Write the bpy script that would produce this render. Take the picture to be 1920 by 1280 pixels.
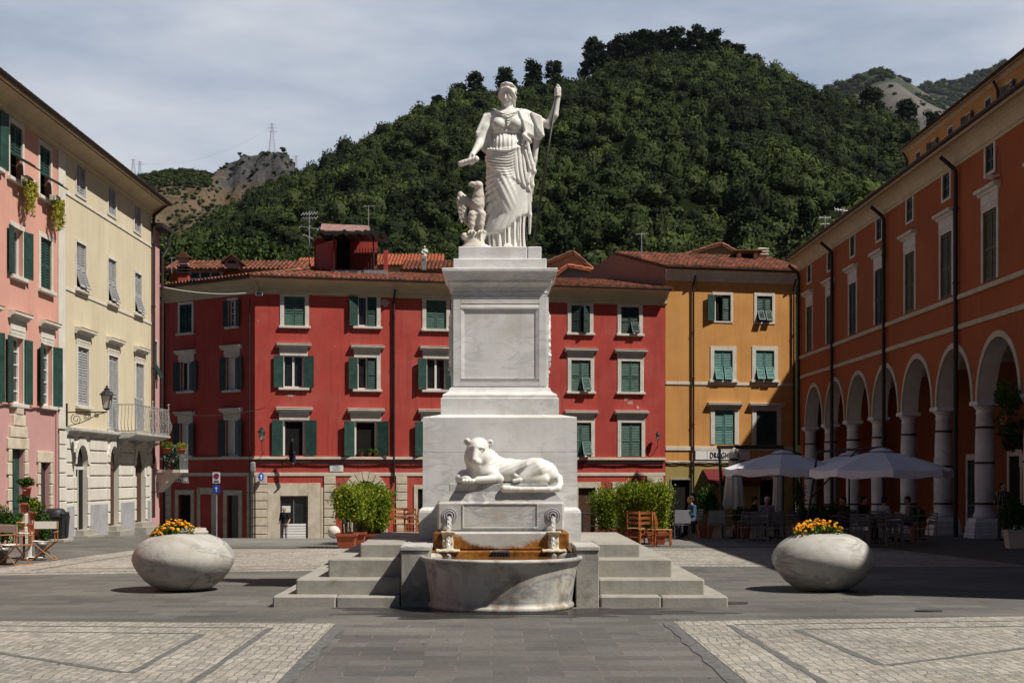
import bpy, math, random
import numpy as np
from mathutils import Vector, Matrix
R = math.radians
rnd = random.Random(7)
for o in list(bpy.data.objects): bpy.data.objects.remove(o)
scene = bpy.context.scene
col = scene.collection
# ---------------- camera ----------------
F, CX, CY, EH = 2780.0, 930.0, 888.0, 2.0
cd = bpy.data.cameras.new("camera"); cam = bpy.data.objects.new("camera", cd); col.objects.link(cam)
cam.location = (0, 0, EH); cam.rotation_euler = (R(90), 0, 0)
cd.sensor_width = 36.0; cd.lens = 36.0*F/1920.0
cd.shift_x = (960-CX)/1920.0; cd.shift_y = (CY-640)/1920.0
cd.clip_start = 0.5; cd.clip_end = 12000
scene.camera = cam
# ---------------- sun and sky ----------------
SUN = Vector((0.67, -0.316, 1.0)).normalized()          # towards the sun
ld = bpy.data.lights.new("sun", 'SUN'); ld.energy = 5.0; ld.angle = R(0.5); ld.color = (1.0, 0.95, 0.87)
sun = bpy.data.objects.new("sun", ld); col.objects.link(sun)
sun.rotation_euler = (-SUN).to_track_quat('-Z', 'Y').to_euler()
world = bpy.data.worlds.new("World"); scene.world = world; world.use_nodes = True
nt = world.node_tree; nt.nodes.clear()
def N(nt, typ, **kw):
    n = nt.nodes.new(typ)
    for k, v in kw.items():
        if k in n.inputs: n.inputs[k].default_value = v
        else: setattr(n, k, v)
    return n
sky = N(nt, 'ShaderNodeTexSky'); sky.sky_type = 'NISHITA'; sky.sun_disc = False
sky.sun_elevation = math.asin(SUN.z); sky.sun_rotation = math.atan2(SUN.x, SUN.y)
sky.air_density = 1.0; sky.dust_density = 2.0
bg1 = N(nt, 'ShaderNodeBackground', Strength=0.05); nt.links.new(sky.outputs[0], bg1.inputs[0])
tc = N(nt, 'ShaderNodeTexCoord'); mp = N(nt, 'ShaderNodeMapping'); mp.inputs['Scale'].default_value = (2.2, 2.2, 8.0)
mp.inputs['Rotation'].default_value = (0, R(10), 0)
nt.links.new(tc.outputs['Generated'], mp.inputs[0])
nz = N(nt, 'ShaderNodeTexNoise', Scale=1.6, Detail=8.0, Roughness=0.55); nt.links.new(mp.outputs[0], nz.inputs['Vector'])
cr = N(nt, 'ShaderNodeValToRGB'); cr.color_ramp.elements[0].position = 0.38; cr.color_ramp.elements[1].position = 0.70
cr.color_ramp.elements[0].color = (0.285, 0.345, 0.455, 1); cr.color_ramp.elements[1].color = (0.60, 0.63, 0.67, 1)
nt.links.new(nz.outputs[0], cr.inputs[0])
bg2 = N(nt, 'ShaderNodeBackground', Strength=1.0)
sx = N(nt, 'ShaderNodeSeparateXYZ'); nt.links.new(tc.outputs['Generated'], sx.inputs[0])      # thin bright cloud low ahead; unseen sky overhead and behind darkened to deepen shade
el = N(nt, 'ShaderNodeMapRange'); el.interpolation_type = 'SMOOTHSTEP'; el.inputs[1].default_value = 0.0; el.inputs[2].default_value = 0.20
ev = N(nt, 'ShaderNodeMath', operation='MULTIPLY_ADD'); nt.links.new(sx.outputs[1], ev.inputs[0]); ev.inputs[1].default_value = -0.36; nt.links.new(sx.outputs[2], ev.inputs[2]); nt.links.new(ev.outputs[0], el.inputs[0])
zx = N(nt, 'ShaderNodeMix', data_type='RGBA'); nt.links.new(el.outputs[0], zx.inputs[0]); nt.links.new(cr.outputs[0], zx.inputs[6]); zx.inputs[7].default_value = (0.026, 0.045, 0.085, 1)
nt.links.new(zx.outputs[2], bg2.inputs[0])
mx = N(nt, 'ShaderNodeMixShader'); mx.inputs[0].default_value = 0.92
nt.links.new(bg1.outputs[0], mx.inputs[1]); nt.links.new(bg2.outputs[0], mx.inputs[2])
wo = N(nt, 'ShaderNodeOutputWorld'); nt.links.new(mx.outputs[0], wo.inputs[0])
scene.view_settings.view_transform = 'Standard'; scene.view_settings.look = 'None'
scene.view_settings.exposure = 0.28; scene.view_settings.gamma = 1.0
scene.render.engine = 'CYCLES'
scene.render.resolution_x = 1024; scene.render.resolution_y = 682

# ---------------- helpers ----------------
def W(px, py, Y): return Vector(((px-CX)/F*Y, Y, EH-(py-CY)/F*Y))
def ss(a, b, x):
    t = min(1.0, max(0.0, (x-a)/(b-a))); return t*t*(3-2*t)
def gz(X, Y):
    """height of the square's paving: level near the fountain, falling away behind"""
    s = 0.35+0.65*ss(-13.6, -11.6, X) if X < 0 else 1.0-0.6*ss(8, 12, X)
    if X < 0: s = 1-(1-s)*(1-ss(57, 63, Y))
    d = Y-46.5
    d = 0 if d < -1.5 else (d+1.5)**2/6 if d < 1.5 else d
    return -0.055*s*min(d, 34)
class MB:
    def __init__(s, M=None): s.v = []; s.f = []; s.M = M or Matrix.Identity(4); s.mi = []; s.cur = 0; s.tv = None
    def add(s, vs, fs, M=None):
        b = len(s.v); T = s.M @ M if M is not None else s.M
        s.v += [tuple(T @ Vector(p)) for p in vs]
        s.f += [tuple(b+i for i in f) for f in fs]; s.mi += [s.cur]*len(fs)
    def box(s, x0, x1, y0, y1, z0, z1, M=None):
        vs = [(x, y, z) for z in (z0, z1) for y in (y0, y1) for x in (x0, x1)]
        s.add(vs, [(0, 2, 3, 1), (4, 5, 7, 6), (0, 1, 5, 4), (2, 6, 7, 3), (0, 4, 6, 2), (1, 3, 7, 5)], M)
    def bbox(s, x0, x1, y0, y1, z0, z1, b=0.01, M=None):
        """box with chamfered edges"""
        pts = []; 
        b = min(b, (x1-x0)*.45, (y1-y0)*.45, (z1-z0)*.45)
        for z, i in ((z0, b), (z0+b, 0), (z1-b, 0), (z1, b)):
            X0, X1, Y0, Y1 = x0+i, x1-i, y0+i, y1-i
            c = b if i == 0 else b*.5
            pts += [(X0+c, Y0, z), (X1-c, Y0, z), (X1, Y0+c, z), (X1, Y1-c, z), (X1-c, Y1, z), (X0+c, Y1, z), (X0, Y1-c, z), (X0, Y0+c, z)]
        fs = [tuple(range(7, -1, -1)), tuple(range(24, 32))]
        for r in range(3):
            for k in range(8):
                a = r*8+k; c = r*8+(k+1) % 8; fs.append((a, c, c+8, a+8))
        s.add(pts, fs, M)
    def quad(s, a, b, c, d, M=None): s.add([a, b, c, d], [(0, 1, 2, 3)], M)
    def cyl(s, p0, p1, r0, r1=None, n=10, cap=True, M=None):
        p0 = Vector(p0); p1 = Vector(p1); r1 = r0 if r1 is None else r1
        d = (p1-p0).normalized(); a = d.orthogonal().normalized(); c = d.cross(a)
        vs = [p0+(a*math.cos(2*math.pi*k/n)+c*math.sin(2*math.pi*k/n))*r0 for k in range(n)]
        vs += [p1+(a*math.cos(2*math.pi*k/n)+c*math.sin(2*math.pi*k/n))*r1 for k in range(n)]
        fs = [(k, (k+1) % n, n+(k+1) % n, n+k) for k in range(n)]
        if cap: fs += [tuple(range(n-1, -1, -1)), tuple(range(n, 2*n))]
        s.add(vs, fs, M)
    def tube(s, path, r, n=6, M=None):
        for a, b in zip(path[:-1], path[1:]): s.cyl(a, b, r, r, n, True, M)
    def lathe(s, prof, c=(0, 0, 0), n=24, M=None, sx=1, sy=1, cap=True):
        vs = []; fs = []
        for (r, z) in prof:
            for k in range(n):
                t = 2*math.pi*k/n; vs.append((c[0]+r*sx*math.cos(t), c[1]+r*sy*math.sin(t), c[2]+z))
        for j in range(len(prof)-1):
            for k in range(n):
                fs.append((j*n+k, j*n+(k+1) % n, (j+1)*n+(k+1) % n, (j+1)*n+k))
        if cap: fs += [tuple(range(n-1, -1, -1)), tuple(range((len(prof)-1)*n, len(prof)*n))]
        s.add(vs, fs, M)
    def prof(s, pr, u0, u1, M=None, closed=True):
        """profile polygon of (y,z) swept along x from u0 to u1"""
        n = len(pr); vs = [(u0, y, z) for y, z in pr]+[(u1, y, z) for y, z in pr]
        fs = [(k, (k+1) % n, n+(k+1) % n, n+k) for k in range(n if closed else n-1)]
        if closed: fs += [tuple(range(n-1, -1, -1)), tuple(range(n, 2*n))]
        s.add(vs, fs, M)
    def ring(s, levels, cx=0, cy=0, M=None):
        """square-section moulding: levels of (half width, z)"""
        vs = []; fs = []
        for h, z in levels: 
            hx, hy = h if isinstance(h, tuple) else (h, h)
            vs += [(cx-hx, cy-hy, z), (cx+hx, cy-hy, z), (cx+hx, cy+hy, z), (cx-hx, cy+hy, z)]
        for j in range(len(levels)-1):
            for k in range(4): fs.append((j*4+k, j*4+(k+1) % 4, j*4+4+(k+1) % 4, j*4+4+k))
        n = len(levels)*4; fs += [(3, 2, 1, 0), (n-4, n-3, n-2, n-1)]
        s.add(vs, fs, M)
    def ico(s, c, r, M=None, sub=1, jit=0.0, sc=(1, 1, 1)):
        import bmesh
        bm = bmesh.new(); bmesh.ops.create_icosphere(bm, subdivisions=sub, radius=1.0)
        vs = []
        for v in bm.verts:
            q = 1+rnd.uniform(-jit, jit); vs.append((c[0]+v.co.x*r*sc[0]*q, c[1]+v.co.y*r*sc[1]*q, c[2]+v.co.z*r*sc[2]*q))
        s.add(vs, [tuple(v.index for v in f.verts) for f in bm.faces], M); bm.free()
    def build(s, name, mat, parent=None, smooth=False, loc=None):
        me = bpy.data.meshes.new(name); me.from_pydata(s.v, [], s.f); 
        for m in (mat if isinstance(mat, (list, tuple)) else [mat]): me.materials.append(m)
        if isinstance(mat, (list, tuple)): me.polygons.foreach_set('material_index', s.mi)
        if smooth: me.polygons.foreach_set('use_smooth', [True]*len(me.polygons))
        if s.tv is not None:
            at = me.attributes.new('tv', 'FLOAT', 'FACE'); at.data.foreach_set('value', s.tv)
        me.update()
        o = bpy.data.objects.new(name, me); col.objects.link(o)
        if loc is not None: o.location = loc
        if parent is not None: o.parent = parent
        return o
def mesh_np(name, V, Fq, mat, parent=None, smooth=False, tv=None, mi=None):
    """fast mesh from numpy arrays; Fq is (n,3) or (n,4)"""
    me = bpy.data.meshes.new(name); k = Fq.shape[1]
    me.vertices.add(len(V)); me.vertices.foreach_set('co', np.asarray(V, np.float32).ravel())
    me.loops.add(Fq.size); me.loops.foreach_set('vertex_index', np.asarray(Fq, np.int32).ravel())
    me.polygons.add(len(Fq)); me.polygons.foreach_set('loop_start', np.arange(0, Fq.size, k, dtype=np.int32))
    try: me.polygons.foreach_set('loop_total', np.full(len(Fq), k, np.int32))
    except Exception: pass
    for m in (mat if isinstance(mat, (list, tuple)) else [mat]): me.materials.append(m)
    if mi is not None: me.polygons.foreach_set('material_index', np.asarray(mi, np.int32))
    me.update(calc_edges=True)
    me.polygons.foreach_set('use_smooth', [bool(smooth)]*len(me.polygons))
    if tv is not None:
        at = me.attributes.new('tv', 'FLOAT', 'FACE'); at.data.foreach_set('value', np.asarray(tv, np.float32))
    me.validate(); me.update()
    o = bpy.data.objects.new(name, me); col.objects.link(o)
    if parent is not None: o.parent = parent
    return o
def tag(o, label=None, cat=None, group=None, kind=None):
    if label: o['label'] = label
    if cat: o['category'] = cat
    if group: o['group'] = group
    if kind: o['kind'] = kind
    return o
def thing(name, label, cat, loc=(0, 0, 0), rz=0.0, group=None):
    o = bpy.data.objects.new(name, None); col.objects.link(o); o.empty_display_size = 0.2
    o.location = loc; o.rotation_euler = (0, 0, rz); return tag(o, label, cat, group)
def copy_tree(o, parent=None):
    c = o.copy(); col.objects.link(c)
    if parent is not None: c.parent = parent
    for ch in list(o.children): copy_tree(ch, c)
    return c

# ---------------- materials ----------------
def mat(name, c, rough=0.8, var=0.12, scale=3.0, bump=0.0, bscale=30.0, c2=None, spec=0.3, metal=0.0, stain=None, stf=0.35, sts=0.6,
        streak=0.0, vein=None, tv=0.0, trans=0.0):
    m = bpy.data.materials.new(name); m.use_nodes = True; t = m.node_tree; L = t.links.new
    b = t.nodes['Principled BSDF']; b.inputs['Roughness'].default_value = rough
    b.inputs['Specular IOR Level'].default_value = spec; b.inputs['Metallic'].default_value = metal
    g = N(t, 'ShaderNodeTexCoord')
    n1 = N(t, 'ShaderNodeTexNoise', Scale=scale, Detail=6.0, Roughness=0.6); L(g.outputs['Object'], n1.inputs['Vector'])
    r = N(t, 'ShaderNodeValToRGB'); r.color_ramp.elements[0].position = 0.3; r.color_ramp.elements[1].position = 0.7
    d = c2 if c2 else tuple(x*(1-2*var) for x in c); u = c if c2 else tuple(min(1, x*(1+var)) for x in c)
    r.color_ramp.elements[0].color = (*d, 1); r.color_ramp.elements[1].color = (*u, 1)
    L(n1.outputs[0], r.inputs[0]); out = r.outputs[0]
    def mix(a, fac, colr, blend='MIX'):
        q = N(t, 'ShaderNodeMix', data_type='RGBA', blend_type=blend)
        L(a, q.inputs[6])
        if isinstance(colr, tuple): q.inputs[7].default_value = (*colr, 1)
        else: L(colr, q.inputs[7])
        if isinstance(fac, float): q.inputs[0].default_value = fac
        else: L(fac, q.inputs[0])
        return q.outputs[2]
    def ramp(src, a, b_):
        q = N(t, 'ShaderNodeMapRange'); q.inputs[1].default_value = a; q.inputs[2].default_value = b_; L(src, q.inputs[0]); return q.outputs[0]
    def mul(src, v):
        q = N(t, 'ShaderNodeMath', operation='MULTIPLY'); L(src, q.inputs[0])
        if isinstance(v, float): q.inputs[1].default_value = v
        else: L(v, q.inputs[1])
        return q.outputs[0]
    if stain:
        n2 = N(t, 'ShaderNodeTexNoise', Scale=sts, Detail=9.0, Roughness=0.65); L(g.outputs['Object'], n2.inputs['Vector'])
        out = mix(out, mul(ramp(n2.outputs[0], 0.48, 0.68), stf), stain)
    if streak:
        mp = N(t, 'ShaderNodeMapping'); mp.inputs['Scale'].default_value = (5, 5, 0.35); L(g.outputs['Object'], mp.inputs[0])
        n3 = N(t, 'ShaderNodeTexNoise', Scale=1.0, Detail=7.0, Roughness=0.6); L(mp.outputs[0], n3.inputs['Vector'])
        out = mix(out, mul(ramp(n3.outputs[0], 0.5, 0.75), streak), tuple(x*.55 for x in c))
    if vein:
        mp = N(t, 'ShaderNodeMapping'); mp.inputs['Rotation'].default_value = (0.3, 0.75, 0.2); mp.inputs['Scale'].default_value = (1, 1, 3.2); L(g.outputs['Object'], mp.inputs[0])
        n4 = N(t, 'ShaderNodeTexNoise', Scale=vein[1], Detail=10.0, Roughness=0.62, Distortion=1.2); L(mp.outputs[0], n4.inputs['Vector'])
        a = N(t, 'ShaderNodeMath', operation='SUBTRACT'); L(n4.outputs[0], a.inputs[0]); a.inputs[1].default_value = 0.5
        ab = N(t, 'ShaderNodeMath', operation='ABSOLUTE'); L(a.outputs[0], ab.inputs[0])
        q = N(t, 'ShaderNodeMapRange'); q.inputs[1].default_value = 0.0; q.inputs[2].default_value = vein[3] if len(vein) > 3 else 0.06
        q.inputs[3].default_value = 1.0; q.inputs[4].default_value = 0.0; L(ab.outputs[0], q.inputs[0])
        n5 = N(t, 'ShaderNodeTexNoise', Scale=1.3, Detail=3.0); L(g.outputs['Object'], n5.inputs['Vector'])
        out = mix(out, mul(mul(q.outputs[0], ramp(n5.outputs[0], 0.35, 0.65)), vein[2]), vein[0])
    if tv:
        at = N(t, 'ShaderNodeAttribute', attribute_name='tv')
        h = N(t, 'ShaderNodeHueSaturation'); L(out, h.inputs['Color'])
        q = N(t, 'ShaderNodeMapRange'); q.inputs[3].default_value = 1-tv; q.inputs[4].default_value = 1+tv; L(at.outputs['Fac'], q.inputs[0]); L(q.outputs[0], h.inputs['Value'])
        q2 = N(t, 'ShaderNodeMapRange'); q2.inputs[3].default_value = 0.5+tv*.04; q2.inputs[4].default_value = 0.5-tv*.03; L(at.outputs['Fac'], q2.inputs[0]); L(q2.outputs[0], h.inputs['Hue'])
        out = h.outputs[0]
    L(out, b.inputs['Base Color'])
    if bump:
        n6 = N(t, 'ShaderNodeTexNoise', Scale=bscale, Detail=5.0, Roughness=0.6); L(g.outputs['Object'], n6.inputs['Vector'])
        bp = N(t, 'ShaderNodeBump', Strength=bump, Distance=0.02); L(n6.outputs[0], bp.inputs['Height']); L(bp.outputs[0], b.inputs['Normal'])
    if trans:
        tr = N(t, 'ShaderNodeBsdfTranslucent'); L(out, tr.inputs[0]); ms = N(t, 'ShaderNodeMixShader'); ms.inputs[0].default_value = trans
        L(b.outputs[0], ms.inputs[1]); L(tr.outputs[0], ms.inputs[2]); L(ms.outputs[0], t.nodes['Material Output'].inputs[0])
    return m
def paving(name, c, c2, mort, bw, bh, ms, rot=0.0, bump=0.5, squash=1.0, dist=0.0, rough=0.85, stain=None, spec=0.25):
    m = bpy.data.materials.new(name); m.use_nodes = True; t = m.node_tree; L = t.links.new; b = t.nodes['Principled BSDF']
    b.inputs['Roughness'].default_value = rough; b.inputs['Specular IOR Level'].default_value = spec
    g = N(t, 'ShaderNodeTexCoord'); mp = N(t, 'ShaderNodeMapping'); mp.inputs['Rotation'].default_value = (0, 0, rot); L(g.outputs['Object'], mp.inputs[0])
    vec = mp.outputs[0]
    if dist:
        dn = N(t, 'ShaderNodeTexNoise', Scale=2.2, Detail=3.0); L(vec, dn.inputs['Vector'])
        a = N(t, 'ShaderNodeVectorMath', operation='MULTIPLY_ADD'); L(dn.outputs['Color'], a.inputs[0]); a.inputs[1].default_value = (dist, dist, 0); L(vec, a.inputs[2]); vec = a.outputs[0]
    br = N(t, 'ShaderNodeTexBrick', Scale=1.0); br.offset = 0.5; br.inputs['Brick Width'].default_value = bw; br.inputs['Row Height'].default_value = bh
    br.inputs['Mortar Size'].default_value = ms; br.inputs['Mortar Smooth'].default_value = 0.4; br.inputs['Bias'].default_value = 0.0
    br.inputs['Color1'].default_value = (*c, 1); br.inputs['Color2'].default_value = (*c2, 1); br.inputs['Mortar'].default_value = (*mort, 1); L(vec, br.inputs['Vector'])
    n1 = N(t, 'ShaderNodeTexNoise', Scale=0.35, Detail=9.0, Roughness=0.62); L(g.outputs['Object'], n1.inputs['Vector'])
    q = N(t, 'ShaderNodeMapRange'); q.inputs[1].default_value = 0.3; q.inputs[2].default_value = 0.7; q.inputs[3].default_value = 0.72; q.inputs[4].default_value = 1.22; L(n1.outputs[0], q.inputs[0])
    n2 = N(t, 'ShaderNodeTexNoise', Scale=14.0, Detail=6.0, Roughness=0.7); L(g.outputs['Object'], n2.inputs['Vector'])
    q2 = N(t, 'ShaderNodeMapRange'); q2.inputs[1].default_value = 0.3; q2.inputs[2].default_value = 0.7; q2.inputs[3].default_value = 0.8; q2.inputs[4].default_value = 1.2; L(n2.outputs[0], q2.inputs[0])
    mu = N(t, 'ShaderNodeMath', operation='MULTIPLY'); L(q.outputs[0], mu.inputs[0]); L(q2.outputs[0], mu.inputs[1])
    h = N(t, 'ShaderNodeHueSaturation'); L(br.outputs[0], h.inputs['Color']); L(mu.outputs[0], h.inputs['Value']); out = h.outputs[0]
    if stain:
        x = N(t, 'ShaderNodeMix', data_type='RGBA'); n3 = N(t, 'ShaderNodeTexNoise', Scale=stain[1], Detail=7.0, Roughness=0.65); L(g.outputs['Object'], n3.inputs['Vector'])
        qq = N(t, 'ShaderNodeMapRange'); qq.inputs[1].default_value = 0.52; qq.inputs[2].default_value = 0.72; qq.inputs[4].default_value = stain[2]; L(n3.outputs[0], qq.inputs[0])
        L(out, x.inputs[6]); x.inputs[7].default_value = (*stain[0], 1); L(qq.outputs[0], x.inputs[0]); out = x.outputs[2]
    L(out, b.inputs['Base Color'])
    inv = N(t, 'ShaderNodeMath', operation='MULTIPLY_ADD'); L(br.outputs['Fac'], inv.inputs[0]); inv.inputs[1].default_value = -1.0; L(n2.outputs[0], inv.inputs[2])
    bp = N(t, 'ShaderNodeBump', Strength=bump, Distance=0.02); L(inv.outputs[0], bp.inputs['Height']); L(bp.outputs[0], b.inputs['Normal'])
    return m
M = {}
M['slate'] = paving('slate_paving', (.138, .131, .116), (.092, .089, .081), (.165, .152, .13), .74, .42, .007, bump=.35, dist=.09, stain=((.075, .072, .066), .8, .5))
M['cobble'] = paving('cobble_paving', (.40, .365, .315), (.235, .22, .195), (.16, .148, .128), .15, .105, .007, rot=R(90), bump=.8, dist=.16, stain=((.32, .27, .20), 1.3, .5))
M['lightpave'] = paving('light_paving', (.20, .19, .17), (.165, .155, .14), (.10, .095, .09), .5, .3, .01, bump=.3, dist=.05)
M['darkline'] = mat('dark_stone_line', (.135, .132, .125), .85, .25, 9, .3)
M['red'] = mat('red_plaster', (.40, .056, .042), .9, .07, .8, .12, 18, stain=(.42, .095, .075), stf=.75, sts=.45, streak=.6)
M['redcream'] = mat('cream_trim', (.56, .50, .40), .85, .08, 2, .1, stain=(.40, .33, .25), stf=.4, sts=1.2)
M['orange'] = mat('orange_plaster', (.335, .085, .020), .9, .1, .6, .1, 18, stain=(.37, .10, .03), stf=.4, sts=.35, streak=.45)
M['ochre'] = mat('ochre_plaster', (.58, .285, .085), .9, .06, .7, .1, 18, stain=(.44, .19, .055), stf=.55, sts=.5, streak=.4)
M['ochre2'] = mat('pale_ochre_plaster', (.58, .34, .14), .9, .06, 1.5, .1)
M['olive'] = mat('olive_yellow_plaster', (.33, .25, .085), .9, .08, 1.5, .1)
M['yellow'] = mat('pale_yellow_plaster', (.59, .515, .36), .9, .045, .6, .08, 18, stain=(.55, .46, .30), stf=.55, sts=.4, streak=.3)
M['pink'] = mat('pink_plaster', (.60, .31, .24), .9, .06, .6, .1, 18, stain=(.58, .30, .26), stf=.5, sts=.4, streak=.15)
M['pinklow'] = mat('dusty_pink_plaster', (.48, .27, .25), .9, .06, .9, .1, 18, stain=(.5, .24, .24), stf=.5, sts=.5)
M['white'] = mat('white_plaster', (.62, .585, .51), .85, .06, 1.5, .1, stain=(.48, .43, .36), stf=.4, sts=1.0, streak=.2)
M['trim'] = mat('white_window_trim', (.60, .56, .49), .8, .08, 3, .08, stain=(.42, .37, .31), stf=.4, sts=2)
M['travert'] = mat('cream_stone', (.56, .49, .38), .85, .12, 2.2, .3, 14, stain=(.36, .27, .2), stf=.5, sts=1.6)
M['dado'] = mat('grey_marble_dado', (.33, .33, .34), .6, .12, 2, .05, vein=((.5, .5, .5), 3, .5))
M['soffit'] = mat('cream_cornice', (.50, .41, .27), .85, .08, 1.5, .05, stain=(.40, .32, .21), stf=.5, sts=1.2)
M['green'] = mat('green_shutter', (.022, .062, .050), .55, .2, 4, .05)
M['teal'] = mat('teal_shutter', (.085, .215, .19), .6, .15, 4, .05)
M['mgreen'] = mat('mid_green_shutter', (.060, .125, .098), .6, .18, 4, .05)
M['dkgreen'] = mat('dark_green_shutter', (.018, .040, .036), .6, .2, 4, .05)
M['olgreen'] = mat('olive_shutter', (.085, .085, .045), .65, .2, 4, .05)
M['grey'] = mat('grey_shutter', (.33, .335, .34), .65, .12, 4, .05)
M['iron'] = mat('dark_iron', (.018, .017, .016), .55, .2, 8, spec=.4)
M['pipe'] = mat('brown_downpipe', (.032, .021, .018), .6, .2, 5)
M['galv'] = mat('galvanised_metal', (.42, .42, .42), .45, .15, 6, metal=.5)
M['glass'] = mat('dark_window_glass', (.018, .020, .022), .08, .2, 2, spec=.6)
M['dark'] = mat('dark_interior', (.008, .007, .006), .95, .2, 2)
M['curtain'] = mat('white_curtain', (.62, .61, .57), .9, .05, 3, .4, 6)
M['pvc'] = mat('white_window_frame', (.70, .69, .66), .5, .03, 3)
M['tile'] = mat('terracotta_roof_tile', (.25, .088, .05), .85, .2, 2.0, .2, 20, stain=(.10, .068, .055), stf=.75, sts=1.1, tv=.5)
M['tile2'] = mat('orange_roof_tile', (.40, .125, .06), .85, .08, 2.0, .1, 20, tv=.2)
M['sidewall'] = mat('brown_pink_plaster', (.34, .19, .14), .9, .1, 1, .1, stain=(.25, .13, .1), stf=.4, sts=1)
M['rusty'] = mat('rusty_sheet', (.33, .25, .22), .7, .1, 3, .2, c2=(.20, .05, .04))
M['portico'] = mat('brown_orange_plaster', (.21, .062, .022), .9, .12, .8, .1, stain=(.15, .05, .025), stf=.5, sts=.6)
M['brown'] = mat('brown_door', (.075, .038, .022), .6, .2, 5, .1)
M['marble'] = mat('white_marble', (.69, .68, .655), .6, .06, 1.2, .10, 25, stain=(.47, .44, .385), stf=.65, sts=1.1, vein=((.38, .39, .395), 1.1, .6, .06), streak=.22)
M['marble2'] = mat('veined_grey_marble', (.54, .53, .50), .5, .08, 1.5, .08, 25, stain=(.36, .29, .20), stf=.65, sts=2.2, vein=((.20, .21, .22), 1.7, .85, .08), streak=.25)
M['statue'] = mat('statue_marble', (.71, .69, .645), .6, .06, 2, .08, 40, stain=(.50, .45, .38), stf=.6, sts=2.2, streak=.25)
M['eaglem'] = mat('weathered_statue_marble', (.58, .53, .46), .65, .08, 3, .1, 40, stain=(.36, .30, .25), stf=.65, sts=3)
M['step'] = mat('worn_step_marble', (.37, .345, .30), .75, .16, 2.2, .22, 30, stain=(.17, .145, .105), stf=.75, sts=2.2, vein=((.22, .21, .2), 1.2, .4), streak=.5)
M['bronze'] = mat('dark_bronze', (.045, .05, .042), .5, .3, 6, metal=.6)
M['terra'] = mat('terracotta_pot', (.38, .10, .05), .8, .12, 4, .1)
M['wood'] = mat('orange_brown_wood', (.38, .12, .035), .55, .2, 6, .1)
M['canvas'] = mat('cream_canvas', (.62, .59, .53), .85, .05, 3, .05)
M['alu'] = mat('grey_aluminium', (.16, .16, .165), .45, .1, 5, metal=.3)
M['blackpl'] = mat('black_plastic', (.02, .022, .024), .5, .15, 5)
# ---------------- the square's paving ----------------
def sheet(name, c00, c10, c11, c01, dz, m, step=0.8, kind='structure'):
    """four-cornered sheet following the ground; corners counter-clockwise (x,y)"""
    L = max((Vector(c10)-Vector(c00)).length, (Vector(c11)-Vector(c01)).length); H = max((Vector(c01)-Vector(c00)).length, (Vector(c11)-Vector(c10)).length)
    nx = max(1, int(L/step)); ny = max(1, int(H/step)); V = []; Q = []
    for j in range(ny+1):
        for i in range(nx+1):
            a, b = i/nx, j/ny
            p = (Vector(c00)*(1-a)+Vector(c10)*a)*(1-b)+(Vector(c01)*(1-a)+Vector(c11)*a)*b
            V.append((p.x, p.y, gz(p.x, p.y)+dz))
    for j in range(ny):
        for i in range(nx): k = j*(nx+1)+i; Q.append((k, k+1, k+nx+2, k+nx+1))
    o = mesh_np(name, np.array(V), np.array(Q), m); return tag(o, kind=kind) if kind else o
xs = [-4000, -1500, -600, -200, -80, -40]+list(np.arange(-30, 30.1, 0.75))+[40, 80, 200, 600, 1500, 4000]
ys = [-600, -200, -60, -20, 0, 8]+list(np.arange(10, 44, 1.0))+list(np.arange(44, 50, 0.25))+list(np.arange(50, 81, 1.0))+[90, 120, 200, 400, 1000, 3000, 6500]
V = [(x, y, gz(x, y)) for y in ys for x in xs]; nx = len(xs)
Q = [(j*nx+i, j*nx+i+1, (j+1)*nx+i+1, (j+1)*nx+i) for j in range(len(ys)-1) for i in range(nx-1)]
tag(mesh_np('pavement', np.array(V), np.array(Q), M['slate']), kind='structure')
Z1, Z2 = 0.004, 0.008
sheet('cobbled_panel', (-13, 8), (-2.05, 8), (-2.15, 19.8), (-13, 20.6), Z1, M['cobble'])
sheet('cobbled_panel', (2.42, 8), (13, 8), (13, 21.6), (2.40, 20.1), Z1, M['cobble'])
sheet('cobbled_panel', (-10.9, 28.9), (-2.15, 31), (-2.15, 39.6), (-9.4, 39.4), Z1, M['cobble'], 0.5)
sheet('cobbled_panel', (2.4, 32), (11.6, 32), (10.4, 40), (2.4, 39.8), Z1, M['cobble'], 0.5)
sheet('light_paving', (-9.2, 41.0), (2, 41.0), (2, 46.5), (-8.6, 46.5), Z1, M['lightpave'], 0.25)
sheet('light_paving', (2, 41.3), (11, 41.3), (11, 46.5), (2, 46.5), Z1, M['lightpave'], 0.25)
def line(a, b, w=0.1, dz=Z2):
    a = Vector(a); b = Vector(b); d = (b-a).normalized(); n = Vector((-d.y, d.x))*w/2
    k = max(2, int((b-a).length/0.45)); V = []; Q = []
    for i in range(k+1):
        p = a+(b-a)*i/k; j1, j2 = rnd.uniform(.55, 1.25), rnd.uniform(.55, 1.25)
        for q in (p-n*j1, p+n*j2): V.append((q.x, q.y, gz(q.x, q.y)+dz))
        if i: Q.append((2*i-2, 2*i, 2*i+1, 2*i-1))
    return V, Q
def lines(segs, w=.1):
    V = []; Q = []
    for s in segs:
        v, q = line(s[0], s[1], s[2] if len(s) > 2 else w); Q += [tuple(len(V)+k for k in f) for f in q]; V += v
    tag(mesh_np('paving_inlay', np.array(V), np.array(Q), M['darkline']), kind='structure')
lines([((-2.88, 8), (-2.92, 19.2)), ((-3.0, 19.24), (-13, 20.0), .07), ((-3.66, 14.9), (-3.66, 18.5)), ((-3.74, 18.55), (-13, 19.4), .06), ((-3.74, 14.9), (-5.6, 16.6)), ((-5.6, 16.6), (-9.5, 17.2), .08)])
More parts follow.
